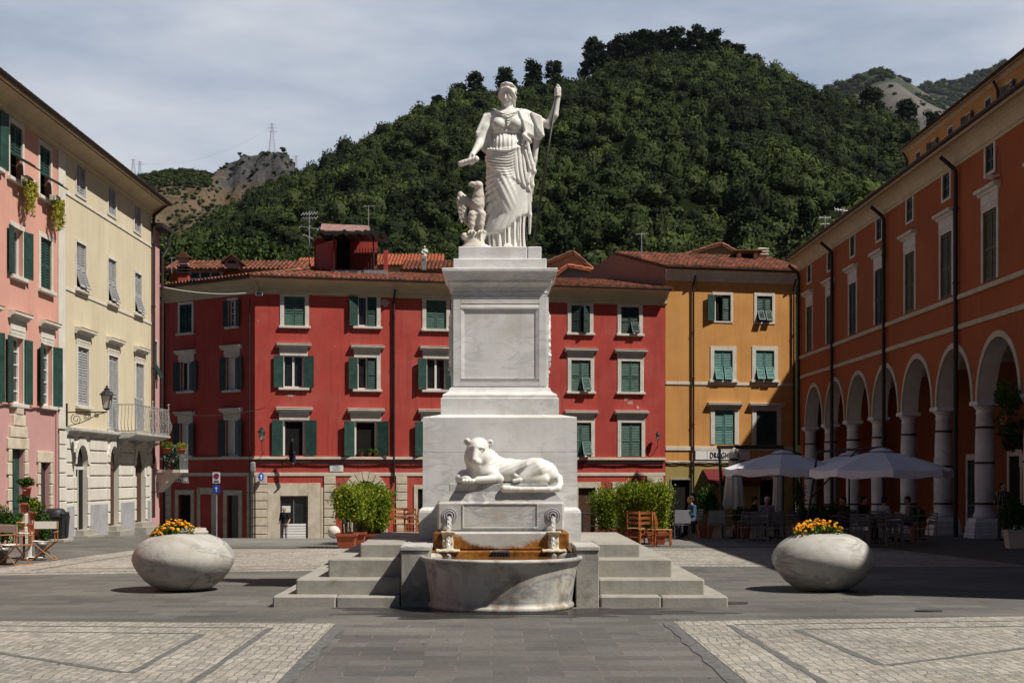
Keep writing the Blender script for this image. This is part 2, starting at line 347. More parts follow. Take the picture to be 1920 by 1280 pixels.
lines([((3.2, 8), (3.08, 19.6)), ((3.16, 19.65), (13, 20.9), .07), ((4.02, 15.5), (3.86, 19.0)), ((3.95, 19.05), (13, 20.3), .06), ((4.1, 15.5), (6.1, 17.0)), ((6.1, 17.0), (10, 17.6), .08)])
lines([((-10.2, 29.7), (-2.2, 31.7), .09), ((-9.6, 30.6), (-8.7, 38.6), .09), ((-9.0, 31.2), (-2.2, 32.6), .07), ((2.5, 32.7), (11, 32.7), .08), ((2.5, 38.9), (10.3, 38.9), .08), ((-9, 39.9), (2, 39.95), .12)])
lines([((-2.0, 8), (-2.05, 19.6), .16), ((2.28, 8), (2.3, 19.9), .16)])
# irregular wet patch around the basin and metal covers
M['wet'] = mat('wet_slate', (.040, .038, .035), .38, .3, 2, .1, 8, spec=.5)
def blob(name, cx, cy, rx, ry, dz, m, n=60, seed=0, jag=.35):
    V = [(cx, cy, dz)]; 
    for k in range(n):
        t = 2*math.pi*k/n; q = 1+jag*(math.sin(3*t+seed)*.4+math.sin(7*t+seed*2)*.35+math.sin(17*t+seed*3)*.25)
        V.append((cx+rx*q*math.cos(t), cy+ry*q*math.sin(t), dz))
    Fq = [(0, 1+k, 1+(k+1) % n) for k in range(n)]
    return mesh_np(name, np.array(V), np.array(Fq), m)
tag(blob('wet_patch', .15, 21.45, 2.5, .85, .003, M['wet'], 120, 1.3, .42), kind='structure')
M['cover'] = mat('manhole_metal', (.06, .058, .05), .6, .3, 20, .3, 60)
for i, (x, y, rx, ry, lab) in enumerate([(3.62, 22.9, .28, .17, 'small dark metal drain cover beside the right end of the monument steps'), (6.3, 21.6, .2, .13, 'round dark metal cover set in the slate in front of the right egg planter')]):
    mb = MB(); mb.lathe([(0.001, .012), (rx*.86, .012), (rx*.87, .006), (rx*.92, .006), (rx*.93, .014), (rx, .014), (rx, 0)], n=28, cap=False, sy=ry/rx)
    tag(mb.build('manhole_cover', M['cover'], loc=(x, y, .003)), lab, 'drain cover')

# ---------------- hills ----------------
from mathutils import noise as mno
def fbm(x, y, z=0.0, o=4):
    return mno.fractal(Vector((x, y, z)), 1.0, 2.0, o)
def foliage(name, stops, rough=.9, trans=0.0):
    m = bpy.data.materials.new(name); m.use_nodes = True; t = m.node_tree; b = t.nodes['Principled BSDF']
    b.inputs['Roughness'].default_value = rough; b.inputs['Specular IOR Level'].default_value = .12
    at = N(t, 'ShaderNodeAttribute', attribute_name='tv'); r = N(t, 'ShaderNodeValToRGB'); e = r.color_ramp.elements
    while len(e) < len(stops): e.new(.5)
    for k, (p, c) in enumerate(stops): e[k].position = p; e[k].color = (*c, 1)
    t.links.new(at.outputs['Fac'], r.inputs[0]); t.links.new(r.outputs[0], b.inputs['Base Color'])
    if trans:
        tr = N(t, 'ShaderNodeBsdfTranslucent'); t.links.new(r.outputs[0], tr.inputs[0]); ms = N(t, 'ShaderNodeMixShader'); ms.inputs[0].default_value = trans
        t.links.new(b.outputs[0], ms.inputs[1]); t.links.new(tr.outputs[0], ms.inputs[2]); t.links.new(ms.outputs[0], t.nodes['Material Output'].inputs[0])
    return m
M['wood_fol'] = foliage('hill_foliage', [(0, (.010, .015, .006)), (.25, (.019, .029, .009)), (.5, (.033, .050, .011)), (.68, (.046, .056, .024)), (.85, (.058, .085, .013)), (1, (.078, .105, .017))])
M['pine_fol'] = foliage('pine_foliage', [(0, (.009, .017, .009)), (.6, (.018, .032, .014)), (1, (.032, .048, .018))])
M['tree_fol'] = foliage('broadleaf_foliage', [(0, (.022, .040, .012)), (.5, (.042, .068, .019)), (1, (.075, .105, .03))], trans=.15)
M['bark'] = mat('tree_bark', (.06, .045, .035), .95, .25, 5, .3)
M['soil'] = mat('hill_soil', (.014, .019, .008), 1.0, .25, .05, spec=0.0)
nprng = np.random.default_rng(5)
def cube_sphere(n=4):
    V = []; Q = []
    for ax in range(3):
        for sgn in (-1, 1):
            b = len(V)
            for j in range(n+1):
                for i in range(n+1):
                    p = [0, 0, 0]; p[ax] = sgn; p[(ax+1) % 3] = -1+2*i/n; p[(ax+2) % 3] = -1+2*j/n; V.append(p)
            for j in range(n):
                for i in range(n): k = b+j*(n+1)+i; Q.append((k, k+1, k+n+2, k+n+1))
    V = np.array(V, float); V /= np.linalg.norm(V, axis=1)[:, None]; return V, np.array(Q)
def leafquads(C, size, nrm=None, flat=0.6):
    """one small quad per centre C, randomly turned"""
    n = len(C); a = nprng.normal(size=(n, 3)); 
    if nrm is not None: a = a*flat+nrm
    a /= np.linalg.norm(a, axis=1)[:, None]+1e-9
    u = np.cross(a, nprng.normal(size=(n, 3))); u /= np.linalg.norm(u, axis=1)[:, None]+1e-9; v = np.cross(a, u)
    s = size*nprng.uniform(.6, 1.3, (n, 1)); asp = nprng.uniform(.45, .9, (n, 1))
    V = np.stack([C-u*s*asp, C-v*s*.9, C+u*s*asp, C+v*s], 1).reshape(-1, 3)
    return V, np.arange(4*n).reshape(n, 4)
def crown(nleaf, leaf, lump=.28, flat=.8, seed=0, core=.8, nl=6):
    """unit-radius crown: dark core + leaf quads gathered in clumps"""
    rg = np.random.default_rng(seed)
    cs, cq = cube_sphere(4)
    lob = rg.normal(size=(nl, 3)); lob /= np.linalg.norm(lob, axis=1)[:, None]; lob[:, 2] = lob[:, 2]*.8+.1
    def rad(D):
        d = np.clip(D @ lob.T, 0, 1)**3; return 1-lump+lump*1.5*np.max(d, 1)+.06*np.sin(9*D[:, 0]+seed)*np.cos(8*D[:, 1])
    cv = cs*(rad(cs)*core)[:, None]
    D = rg.normal(size=(nleaf, 3)); D[:, 2] += .25; D /= np.linalg.norm(D, axis=1)[:, None]
    r = rad(D)*rg.uniform(.8, 1.12, nleaf)
    lv, lq = leafquads(D*r[:, None], leaf, D, .75)
    V = np.concatenate([cv, lv]); V[:, 2] *= flat
    Q = np.concatenate([cq, lq+len(cv)])
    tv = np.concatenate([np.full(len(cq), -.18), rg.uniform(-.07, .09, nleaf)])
    return V, Q, tv
def scatter(name, P, Rr, base, protos, m, tvs, zs=None):
    Vs = []; Qs = []; T = []; off = 0
    for i, p in enumerate(P):
        V, Q, tv = protos[i % len(protos)]
        a = nprng.uniform(0, 6.28); c, s = math.cos(a), math.sin(a); r = Rr[i]
        X = V[:, 0]*c-V[:, 1]*s; Y = V[:, 0]*s+V[:, 1]*c; Z = V[:, 2]*(zs[i] if zs is not None else 1)
        Vs.append(np.stack([X*r+p[0], Y*r+p[1], Z*r+p[2]], 1)); Qs.append(Q+off); off += len(V); T.append(np.clip(tv+tvs[i], 0, 1))
    return mesh_np(name, np.concatenate(Vs), np.concatenate(Qs), m, tv=np.concatenate(T))
def hill(name, sky, Y0, Yr, Y1, pw, amp, m, dpx, step=(8, 8), base=-2.0, sc=.010, ex=None, rad_=0.0):
    px = [a for a, b in sky]; py = [b+dpx for a, b in sky]
    xa = (px[0]-CX)/F*Yr; xb = (px[-1]-CX)/F*Yr
    def h(x, y):
        xe = x*(Yr/max(y, 150))**rad_ if y < Yr else x
        H = EH+(CY-np.interp(CX+xe*F/Yr, px, py))/F*Yr
        if y <= Yr: t = max(0, (y-Y0)/(Yr-Y0)); z = base+(H-base)*t**pw
        else: t = 1.0; z = H-(y-Yr)*.55
        k = math.sin(math.pi*min(1, t)) if y <= Yr else 0
        return z+(amp*fbm(x*sc, y*sc*.6)*k+amp*.35*fbm(x*sc*4, y*sc*4, 3)*min(1, 3*(1-t)+.12) if t > 0 else 0)+(ex(x, y, t) if ex else 0)
    X = np.arange(xa, xb+.1, step[0]); Yv = np.concatenate([np.arange(Y0, Yr, step[1]), [Yr], np.arange(Yr+step[1], Y1, step[1]*2)])
    V = np.array([(x, y, h(x, y)) for y in Yv for x in X]); n = len(X)
    Q = np.array([(j*n+i, j*n+i+1, (j+1)*n+i+1, (j+1)*n+i) for j in range(len(Yv)-1) for i in range(n-1)])
    o = mesh_np(name, V, Q, m, smooth=True); tag(o, kind='structure'); return h, xa, xb
main_sky = [(60, 500), (200, 478), (320, 455), (387, 418), (453, 376), (500, 345), (546, 328), (600, 306), (650, 272), (700, 246), (760, 215), (810, 195), (850, 186), (900, 172), (1000, 158), (1050, 150), (1090, 145), (1150, 122), (1220, 104), (1300, 96), (1360, 97), (1420, 120), (1480, 143), (1540, 168), (1600, 190), (1650, 212), (1720, 240), (1760, 275), (1850, 335), (2000, 420), (2100, 470)]
YR = 780
hm, xa, xb = hill('hill', main_sky, 185, YR, 900, 1.12, 20, M['soil'], 18, rad_=.92)
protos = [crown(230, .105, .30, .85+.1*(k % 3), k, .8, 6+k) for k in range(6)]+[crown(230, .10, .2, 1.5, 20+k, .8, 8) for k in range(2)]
P = []; Rr = []; T = []; Zs = []
y = 225.0
while y < YR+14:
    sp = 5.0+1.5*(y/YR); x = xa
    while x < xb:
        X = x+nprng.uniform(-.45, .45)*sp; Yy = y+nprng.uniform(-.45, .45)*sp; x += sp
        px = CX+X/Yy*F
        if px < 250 or px > 1800: continue
        z = hm(X, Yy); py = CY-(z+4-EH)/Yy*F
        if py > 530: continue
        patch = fbm(X*.016, Yy*.016, 7); sm = nprng.random()
        r = (2.6+2.6*sm*sm+1.0*max(0, patch))*(.82+.25*Yy/YR)
        P.append((X, Yy, z+r*.55)); Rr.append(r); Zs.append(nprng.uniform(.8, 1.15))
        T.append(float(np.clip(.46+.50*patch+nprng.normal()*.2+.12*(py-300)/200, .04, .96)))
    y += sp*.95
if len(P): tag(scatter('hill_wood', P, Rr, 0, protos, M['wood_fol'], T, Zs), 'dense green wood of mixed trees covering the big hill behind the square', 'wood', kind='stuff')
print('hill trees', len(P))
# rocky ridge on the left
def rock_mat():
    m = bpy.data.materials.new('dry_rocky_slope'); m.use_nodes = True; t = m.node_tree; L = t.links.new; b = t.nodes['Principled BSDF']; b.inputs['Roughness'].default_value = .95; b.inputs['Specular IOR Level'].default_value = .1
    g = N(t, 'ShaderNodeNewGeometry'); tc = N(t, 'ShaderNodeTexCoord')
    n = N(t, 'ShaderNodeTexNoise', Scale=.03, Detail=9.0, Roughness=.7); L(tc.outputs['Object'], n.inputs['Vector'])
    r = N(t, 'ShaderNodeValToRGB'); e = r.color_ramp.elements; e.new(.5); e[0].position = .35; e[1].position = .5; e[2].position = .62
    e[0].color = (.040, .045, .022, 1); e[1].color = (.115, .082, .050, 1); e[2].color = (.15, .112, .078, 1); L(n.outputs[0], r.inputs[0])
    mp = N(t, 'ShaderNodeMapping'); mp.inputs['Scale'].default_value = (.22, .22, .07); L(tc.outputs['Object'], mp.inputs[0])
    n2 = N(t, 'ShaderNodeTexNoise', Scale=1.0, Detail=10.0, Roughness=.75); L(mp.outputs[0], n2.inputs['Vector'])
    r2 = N(t, 'ShaderNodeValToRGB'); e = r2.color_ramp.elements; e[0].position = .36; e[1].position = .66; e[0].color = (.022, .023, .025, 1); e[1].color = (.105, .103, .102, 1); L(n2.outputs[0], r2.inputs[0])
    sx = N(t, 'ShaderNodeSeparateXYZ'); L(g.outputs['True Normal'], sx.inputs[0]); q = N(t, 'ShaderNodeMapRange'); q.inputs[1].default_value = .80; q.inputs[2].default_value = .60; L(sx.outputs[2], q.inputs[0])
    ps = N(t, 'ShaderNodeSeparateXYZ'); L(tc.outputs['Object'], ps.inputs[0]); nn = N(t, 'ShaderNodeMath', operation='MULTIPLY_ADD'); L(n.outputs[0], nn.inputs[0]); nn.inputs[1].default_value = 60.0; L(ps.outputs[2], nn.inputs[2])
    zq = N(t, 'ShaderNodeMapRange'); zq.inputs[1].default_value = 232; zq.inputs[2].default_value = 250; L(nn.outputs[0], zq.inputs[0]); xq = N(t, 'ShaderNodeMapRange'); xq.inputs[1].default_value = -212; xq.inputs[2].default_value = -196; L(ps.outputs[0], xq.inputs[0])
    m1 = N(t, 'ShaderNodeMath', operation='MULTIPLY'); L(zq.outputs[0], m1.inputs[0]); L(xq.outputs[0], m1.inputs[1]); q.inputs[1].default_value = .93; q.inputs[2].default_value = .82; m2 = N(t, 'ShaderNodeMath', operation='MULTIPLY'); L(m1.outputs[0], m2.inputs[0]); L(q.outputs[0], m2.inputs[1]); q = m2
    x = N(t, 'ShaderNodeMix', data_type='RGBA'); L(q.outputs[0], x.inputs[0]); L(r.outputs[0], x.inputs[6]); L(r2.outputs[0], x.inputs[7]); L(x.outputs[2], b.inputs['Base Color'])
    bp = N(t, 'ShaderNodeBump', Strength=.8, Distance=3.0); L(n2.outputs[0], bp.inputs['Height']); L(bp.outputs[0], b.inputs['Normal'])
    return m
M['rock'] = rock_mat()
ridge_sky = [(120, 372), (200, 350), (240, 338), (280, 324), (330, 316), (370, 320), (402, 326), (415, 312), (430, 303), (470, 291), (500, 287), (525, 284), (541, 290), (551, 306), (560, 330), (620, 360), (700, 400), (800, 440)]
def cliff(x, y, t):
    px = CX+x*F/1100; a = ss(405, 440, px)*(1-ss(545, 560, px)); lo = .80+.10*math.sin(px*.05)*.3
    return a*(-26*(1-ss(.90, .985, t))*ss(.62, .84, t))+a*11*fbm(x*.11, y*.11, 2)*ss(.8, .9, t)*(1-ss(.985, 1, t))
hr, ra, rb = hill('rocky_ridge', ridge_sky, 640, 1100, 1260, 1.05, 16, M['rock'], 2, (4.5, 4.5), 40, .008, cliff)
P = []; Rr = []; T = []
sh = [crown(60, .22, .25, .7, 40+k, .8, 6) for k in range(4)]
for _ in range(9000):
    X = nprng.uniform(ra, rb); Yy = nprng.uniform(800, 1104); px = CX+X/Yy*F
    if px < 240 or px > 640: continue
    z = hr(X, Yy); t = (Yy-640)/460; py = CY-(z-EH)/Yy*F
    den = .50+.9*fbm(X*.02, Yy*.03, 4)+(.9 if (px < 395 and py < 352+(395-px)*.15) else 0)+ss(470, 600, px)*.35
    cl = 405 < px < 556 and .80 < t < .99
    if cl: den = .30+(.5 if t > .965 else 0)
    if nprng.random() > den: continue
    r = nprng.uniform(.8, 2.1)*(1.5 if px < 395 and py < 350 else 1); P.append((X, Yy, z+r*.3)); Rr.append(r); T.append(nprng.uniform(.2, .75))
tag(scatter('ridge_shrubs', P, Rr, 0, sh, M['wood_fol'], T), 'dark green shrubs scattered over the dry rocky ridge at the left', 'shrubs', kind='stuff')
M['farwood'] = mat('far_forest', (.050, .060, .036), .95, .3, .03, 1.0, .08, c2=(.012, .020, .012), stain=(.12, .10, .075), stf=.8, sts=.006)
M['quarry'] = mat('quarry_slope', (.13, .118, .105), .95, .15, .03, .8, .06, c2=(.08, .075, .065), stain=(.055, .06, .045), stf=.7, sts=.02)
hm1, _, _ = hill('mountain', [(1440, 260), (1545, 168), (1600, 145), (1625, 132), (1642, 128), (1668, 134), (1690, 146), (1712, 160), (1760, 190), (1900, 260)], 1900, 3400, 3900, 1.0, 45, M['farwood'], 0, (22, 22), 60, .004)
hm2, _, _ = hill('mountain', [(1560, 300), (1690, 166), (1720, 162), (1760, 153), (1800, 147), (1840, 133), (1880, 118), (1920, 106), (2000, 95), (2200, 140)], 2900, 4900, 5500, 1.0, 70, M['farwood'], 0, (35, 35), 80, .003)
hm3, _, _ = hill('quarry_hill', [(1520, 260), (1600, 205), (1640, 162), (1662, 153), (1684, 158), (1710, 176), (1745, 196), (1790, 216), (1900, 270), (2050, 330)], 1300, 2400, 2700, 1.0, 24, M['quarry'], 0, (14, 14), 40, .006)

for nm, hf, xa_, xb_, ya, yb_, n_, r_, lo in (('mountain_wood', hm1, 700, 1250, 2000, 3400, 5200, 11, .04), ('mountain_wood', hm2, 1250, 2300, 3200, 4900, 5200, 17, .04), ('quarry_shrubs', hm3, 500, 1000, 1400, 2400, 420, 5, .12)):
    P = []; Rr = []; T = []
    for _ in range(n_):
        X = nprng.uniform(xa_, xb_); Yy = nprng.uniform(ya, yb_); px = CX+X/Yy*F
        if px < 1520 or px > 1930 or CY-(hf(X, Yy)-EH)/Yy*F > 320 or fbm(X*.004, Yy*.004, 9) < (-.16 if n_ > 1000 else .1): continue
        r = r_*nprng.uniform(.5, 1.2); P.append((X, Yy, hf(X, Yy)+r*.1)); Rr.append(r); T.append(nprng.uniform(.05, .6))
    tag(scatter(nm, P, Rr, 0, sh, M['wood_fol'], T), {'hm1': 'x'}.get('', 'dark woods far away on the '+('nearer' if hf is hm1 else 'farther')+' blue-green mountain at the right') if n_ > 1000 else 'sparse dark shrubs on the pale quarry slope', 'wood' if n_ > 1000 else 'shrubs', kind='stuff')

# ---------------- single trees ----------------
def make_tree(name, h, cr, style, seed, m, nl=900, leaf=.5):
    rg = random.Random(seed); rr = np.random.default_rng(seed)
    tr = MB(); pts = [(0, 0, 0)]; lean = rg.uniform(-.06, .06)
    for k in range(1, 7): pts.append((lean*h*k/6+rg.uniform(-.12, .12), rg.uniform(-.12, .12), h*.86*k/6))
    for k in range(6): tr.cyl(pts[k], pts[k+1], .026*h*(1-.13*k), .026*h*(1-.13*(k+1)), 7)
    C = []; cores = []
    nb = 17 if style == 'pine' else 16
    for k in range(nb):
        f = (k+.5)/nb
        if style == 'pine': zc = h*(.16+.78*f); rad = cr*(.75+.25*math.sin(math.pi*(.25+.6*f)))*(1-.5*f); rb_ = cr*rg.uniform(.36, .58); fl = .72
        else: zc = h*(.36+.52*f); rad = cr*math.sqrt(max(.05, 1-((f-.42)/.62)**2))*.8; rb_ = cr*rg.uniform(.34, .52); fl = .8
        a = k*2.4+rg.uniform(-.4, .4); q = rg.uniform(.35, 1) if style == 'pine' else rg.uniform(.3, .95)
        c = (lean*zc+rad*q*math.cos(a), rad*q*math.sin(a), zc); zb = zc-rad*q*.5
        tr.cyl((lean*zb, 0, max(.3*h, zb)), c, .010*h, .004*h, 5)
        n = nl//nb; D = rr.normal(size=(n, 3)); D /= np.linalg.norm(D, axis=1)[:, None]
        D = D*(rb_*rr.uniform(.45, 1.08, (n, 1))); D[:, 2] *= fl; C.append(D+np.array(c)); cores.append((c, rb_*.55, fl))
    C = np.concatenate(C); V, Q = leafquads(C, leaf); tv = rr.uniform(0, 1, len(Q))
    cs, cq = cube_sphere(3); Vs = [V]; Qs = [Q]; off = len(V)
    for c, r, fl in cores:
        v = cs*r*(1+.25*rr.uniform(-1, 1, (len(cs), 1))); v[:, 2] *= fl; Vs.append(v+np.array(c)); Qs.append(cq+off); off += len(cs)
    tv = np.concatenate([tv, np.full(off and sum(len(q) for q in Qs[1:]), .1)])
    t = thing(name, None, 'tree'); tr.build('trunk', M['bark'], t, smooth=True)
    mesh_np('crown', np.concatenate(Vs), np.concatenate(Qs), m, parent=t, tv=tv); return t
pines = [make_tree('pine_tree', 15, 4.6, 'pine', s, M['pine_fol'], 1700, .55) for s in (3, 11, 23)]
used = set()
def put(protos, i, loc, rz, sc, label, group, scz=None):
    p = protos[i]
    if id(p) not in used: used.add(id(p)); o = p
    else: o = copy_tree(p)
    o.location = loc; o.rotation_euler = (0, 0, rz); o.scale = (sc, sc, scz or sc); tag(o, label, 'tree', group); return o
spots = [(893, 137, 1.0, 'round-topped dark pine on the ridge, left of the statue head'), (949, 128, 1.0, 'dark pine on the ridge directly behind the statue head'),
 (1003, 118, 1.15, 'pine on the ridge between the statue head and its raised hand'), (1040, 116, .95, 'pine on the ridge just above the raised hand'),
 (1112, 72, 1.35, 'big dark pine standing first from the left in the hilltop group'), (1134, 96, 1.0, 'shorter pine tucked against the big leftmost hilltop pine'),
 (1150, 78, 1.05, 'slim pine, third from the left in the hilltop group'), (1166, 66, 1.15, 'tall pine, fourth from the left in the hilltop group'),
 (1190, 62, 1.3, 'broad dark pine left of the middle of the hilltop group'), (1212, 58, 1.2, 'pine in the middle of the hilltop group with a broad crown'),
 (1236, 60, 1.1, 'open-crowned pine right of the middle of the hilltop group'), (1262, 54, 1.2, 'pine with a notched top near the summit'),
 (1286, 72, .9, 'low pine in the dip left of the summit pine'), (1308, 52, 1.3, 'topmost pine of the hill, right at its summit'), (1334, 62, 1.2, 'bushy pine just right of the summit pine'),
 (1362, 78, .9, 'small pine on the ridge right of the summit'), (1386, 84, .95, 'dark pine where the ridge starts to fall to the right'), (1420, 106, .8, 'small pine lower on the falling right ridge'),
 (1636, 166, 1.35, 'dark clumped pine on the right shoulder in front of the quarry'), (1700, 188, 1.5, 'broad dark cedar-like tree on the right shoulder'), (1752, 212, 1.0, 'last small conifer beside the tall ochre house roof'),
 (820, 180, .8, 'small conifer on the left flank of the hill ridge'), (860, 158, .9, 'dark conifer on the left flank just below the ridge pines'), (613, 290, .6, 'little conifer where the wooded hill meets the rocky ridge')]
for i, (px, py, s, lab) in enumerate(spots):
    X = (px-CX)/F*YR; top = EH+(CY-py)/F*YR; g = hm(X, YR)-1.0; h = top-g; sw = max(.55, min(1.25, s))
    put(pines, i % 3, (X, YR, g), i*1.7, sw*1.22, lab, 'pines and conifers along the hill ridge', h/14.4)
broads = [make_tree('broadleaf_tree', 22, 5.2, 'broad', s, M['tree_fol'], 13000, .19) for s in (5, 9)]
for i, (px, py, s, lab) in enumerate([(335, 448, .95, 'leafy green tree behind the roofs, nearest the yellow house'), (395, 436, 1.05, 'tall leafy tree behind the long tiled roof, second from the left'), (455, 442, 1.0, 'leafy tree behind the dormer with the fan window'),
   (512, 440, 1.05, 'leafy tree behind the right end of the long tiled roof'), (556, 462, .8, 'lower leafy tree beside the television aerial'), (833, 462, .55, 'small rounded tree behind the orange roof and the little rooftop statue')]):
    Y = 128+i*3; X = (px-CX)/F*Y; g = -1.6; h = EH+(CY-py)/F*Y-g
    put(broads, i % 2, (X, Y, g), i*2.1, s, lab, 'leafy trees behind the roofs', h/21.0)
# cypress-like dark conifers low on the hill
cyp = [make_tree('cypress_tree', 14, 2.2, 'pine', 31, M['pine_fol'], 800, .5)]
for i, (px, py, lab) in enumerate([(1385, 372, 'dark slim cypress low on the hill above the ochre house'), (1512, 412, 'dark cypress low on the hill beside the orange palace eave'), (1376, 430, 'small dark cypress just above the ochre house roof')]):
    for Y in range(250, 700, 6):
        X = (px-CX)/F*Y
        if CY-(hm(X, Y)+13-EH)/Y*F <= py: break
    put(cyp, 0, (X, Y, hm(X, Y)), i, 1.15, lab, 'cypresses low on the hill')
# ---------------- buildings ----------------
class Fac:
    """a facade plane: origin O (x,y), direction d along the wall seen left to right from the square; local x along, -y outwards"""
    def __init__(s, O, E, root):
        s.O = Vector(O); s.d = (Vector(E)-Vector(O)); s.L = s.d.length; s.d.normalize(); s.root = root
        a = math.atan2(s.d.y, s.d.x)
        s.M = Matrix.Translation(Vector((s.O.x-root.location.x, s.O.y-root.location.y, 0))) @ Matrix.Rotation(a, 4, 'Z')
    def u(s, px):
        k = (px-CX)/F; return (k*s.O.y-s.O.x)/(s.d.x-k*s.d.y)
    def Y(s, px): return s.O.y+s.u(px)*s.d.y
    def z(s, px, py): return EH-(py-CY)/F*s.Y(px)
    def rect(s, x0, x1, yt, yb):
        c = (x0+x1)/2; a, b = s.u(x0), s.u(x1); return (min(a, b), max(a, b), s.z(c, yb), s.z(c, yt))
    def mb(s): return MB(s.M)
def wall(mb, u0, u1, z0, z1, holes, y=0.0, dep=0.2):
    us = sorted({u0, u1}|{h[0] for h in holes if u0 < h[0] < u1}|{h[1] for h in holes if u0 < h[1] < u1})
    zs = sorted({z0, z1}|{h[2] for h in holes if z0 < h[2] < z1}|{h[3] for h in holes if z0 < h[3] < z1})
    for a, b in zip(us[:-1], us[1:]):
        for c, d in zip(zs[:-1], zs[1:]):
            m = ((a+b)/2, (c+d)/2)
            if any(h[0] < m[0] < h[1] and h[2] < m[1] < h[3] for h in holes): continue
            mb.quad((a, y, c), (b, y, c), (b, y, d), (a, y, d))
    for h in holes:
        a, b, c, d = h[:4]; c = max(c, z0)
        mb.quad((a, y, c), (a, y, d), (a, y+dep, d), (a, y+dep, c)); mb.quad((b, y, c), (b, y+dep, c), (b, y+dep, d), (b, y, d))
        mb.quad((a, y, d), (b, y, d), (b, y+dep, d), (a, y+dep, d)); mb.quad((a, y, c), (a, y+dep, c), (b, y+dep, c), (b, y, c))
        mb.quad((a, y+dep, c), (b, y+dep, c), (b, y+dep, d), (a, y+dep, d))
def shell(mb, u0, u1, z0, z1, depth, y=0.0):
    mb.quad((u0, y, z0), (u0, depth, z0), (u0, depth, z1), (u0, y, z1)); mb.quad((u1, y, z0), (u1, y, z1), (u1, depth, z1), (u1, depth, z0))
    mb.quad((u0, depth, z0), (u1, depth, z0), (u1, depth, z1), (u0, depth, z1)); mb.quad((u0, y, z1), (u1, y, z1), (u1, depth, z1), (u0, depth, z1))
def panel(mb, w, z0, z1, Mx, slat=.085, mid=None):
    """louvred shutter panel in local frame x 0..w, thickness .04"""
    t = .02; s = .055
    mb.box(0, s, -t, t, z0, z1, Mx); mb.box(w-s, w, -t, t, z0, z1, Mx)
    mb.box(s, w-s, -t*.9, t*.9, z0, z0+.08, Mx); mb.box(s, w-s, -t*.9, t*.9, z1-.07, z1, Mx)
    if mid: mb.box(s, w-s, -t*.9, t*.9, mid-.045, mid+.045, Mx)
    z = z0+.10
    while z < z1-.09:
        if not (mid and abs(z-mid) < .07):
            vs = [(s, -.014, z-.034), (w-s, -.014, z-.034), (w-s, .012, z+.034), (s, .012, z+.034)]
            mb.add(vs+[(x, y+.008, zz) for x, y, zz in vs], [(0, 1, 2, 3), (7, 6, 5, 4), (0, 4, 5, 1), (3, 2, 6, 7)], Mx)
        z += slat
    mb.quad((s, .016, z0+.05), (w-s, .016, z0+.05), (w-s, .016, z1-.05), (s, .016, z1-.05), Mx)
def shutter(fc, win, u, z0, z1, w, side, state, m, name='shutter', ang=None):
    """side -1: hinged on the left jamb, +1 on the right jamb. state closed/open/tilt"""
    mb = MB(fc.M @ Matrix.Translation((u, 0, 0)) @ (Matrix.Scale(-1, 4, (1, 0, 0)) if side > 0 else Matrix.Identity(4)))
    h = z1-z0
    if state == 'closed':
        panel(mb, w-.01, z0+.02, z1-.02, Matrix.Translation((0, .045+rnd.uniform(-.01, .01), 0)), mid=z0+h*.46)
    elif state == 'open':
        a = ang if ang is not None else rnd.uniform(2, 20)
        Mx = Matrix.Translation((-.02, -.055, 0)) @ Matrix.Rotation(R(180+a), 4, 'Z')
        panel(mb, w, z0+.01, z1-.01, Mx, mid=z0+h*.46)
    elif state == 'ajar':
        Mx = Matrix.Translation((0, -.01, 0)) @ Matrix.Rotation(R(-(ang or 25)), 4, 'Z')
        panel(mb, w, z0+.02, z1-.02, Mx, mid=z0+h*.46)
    else:
        zm = z0+h*.46; panel(mb, w-.01, zm, z1-.02, Matrix.Translation((0, .045, 0)))
        a = ang if ang is not None else rnd.uniform(14, 30)
        Mx = Matrix.Translation((0.03, .03, zm-.01)) @ Matrix.Rotation(R(-a), 4, 'X') @ Matrix.Translation((0, 0, -zm))
        panel(mb, w-.07, z0+.02, zm-.01, Mx)
    return mb.build(name, m, win)
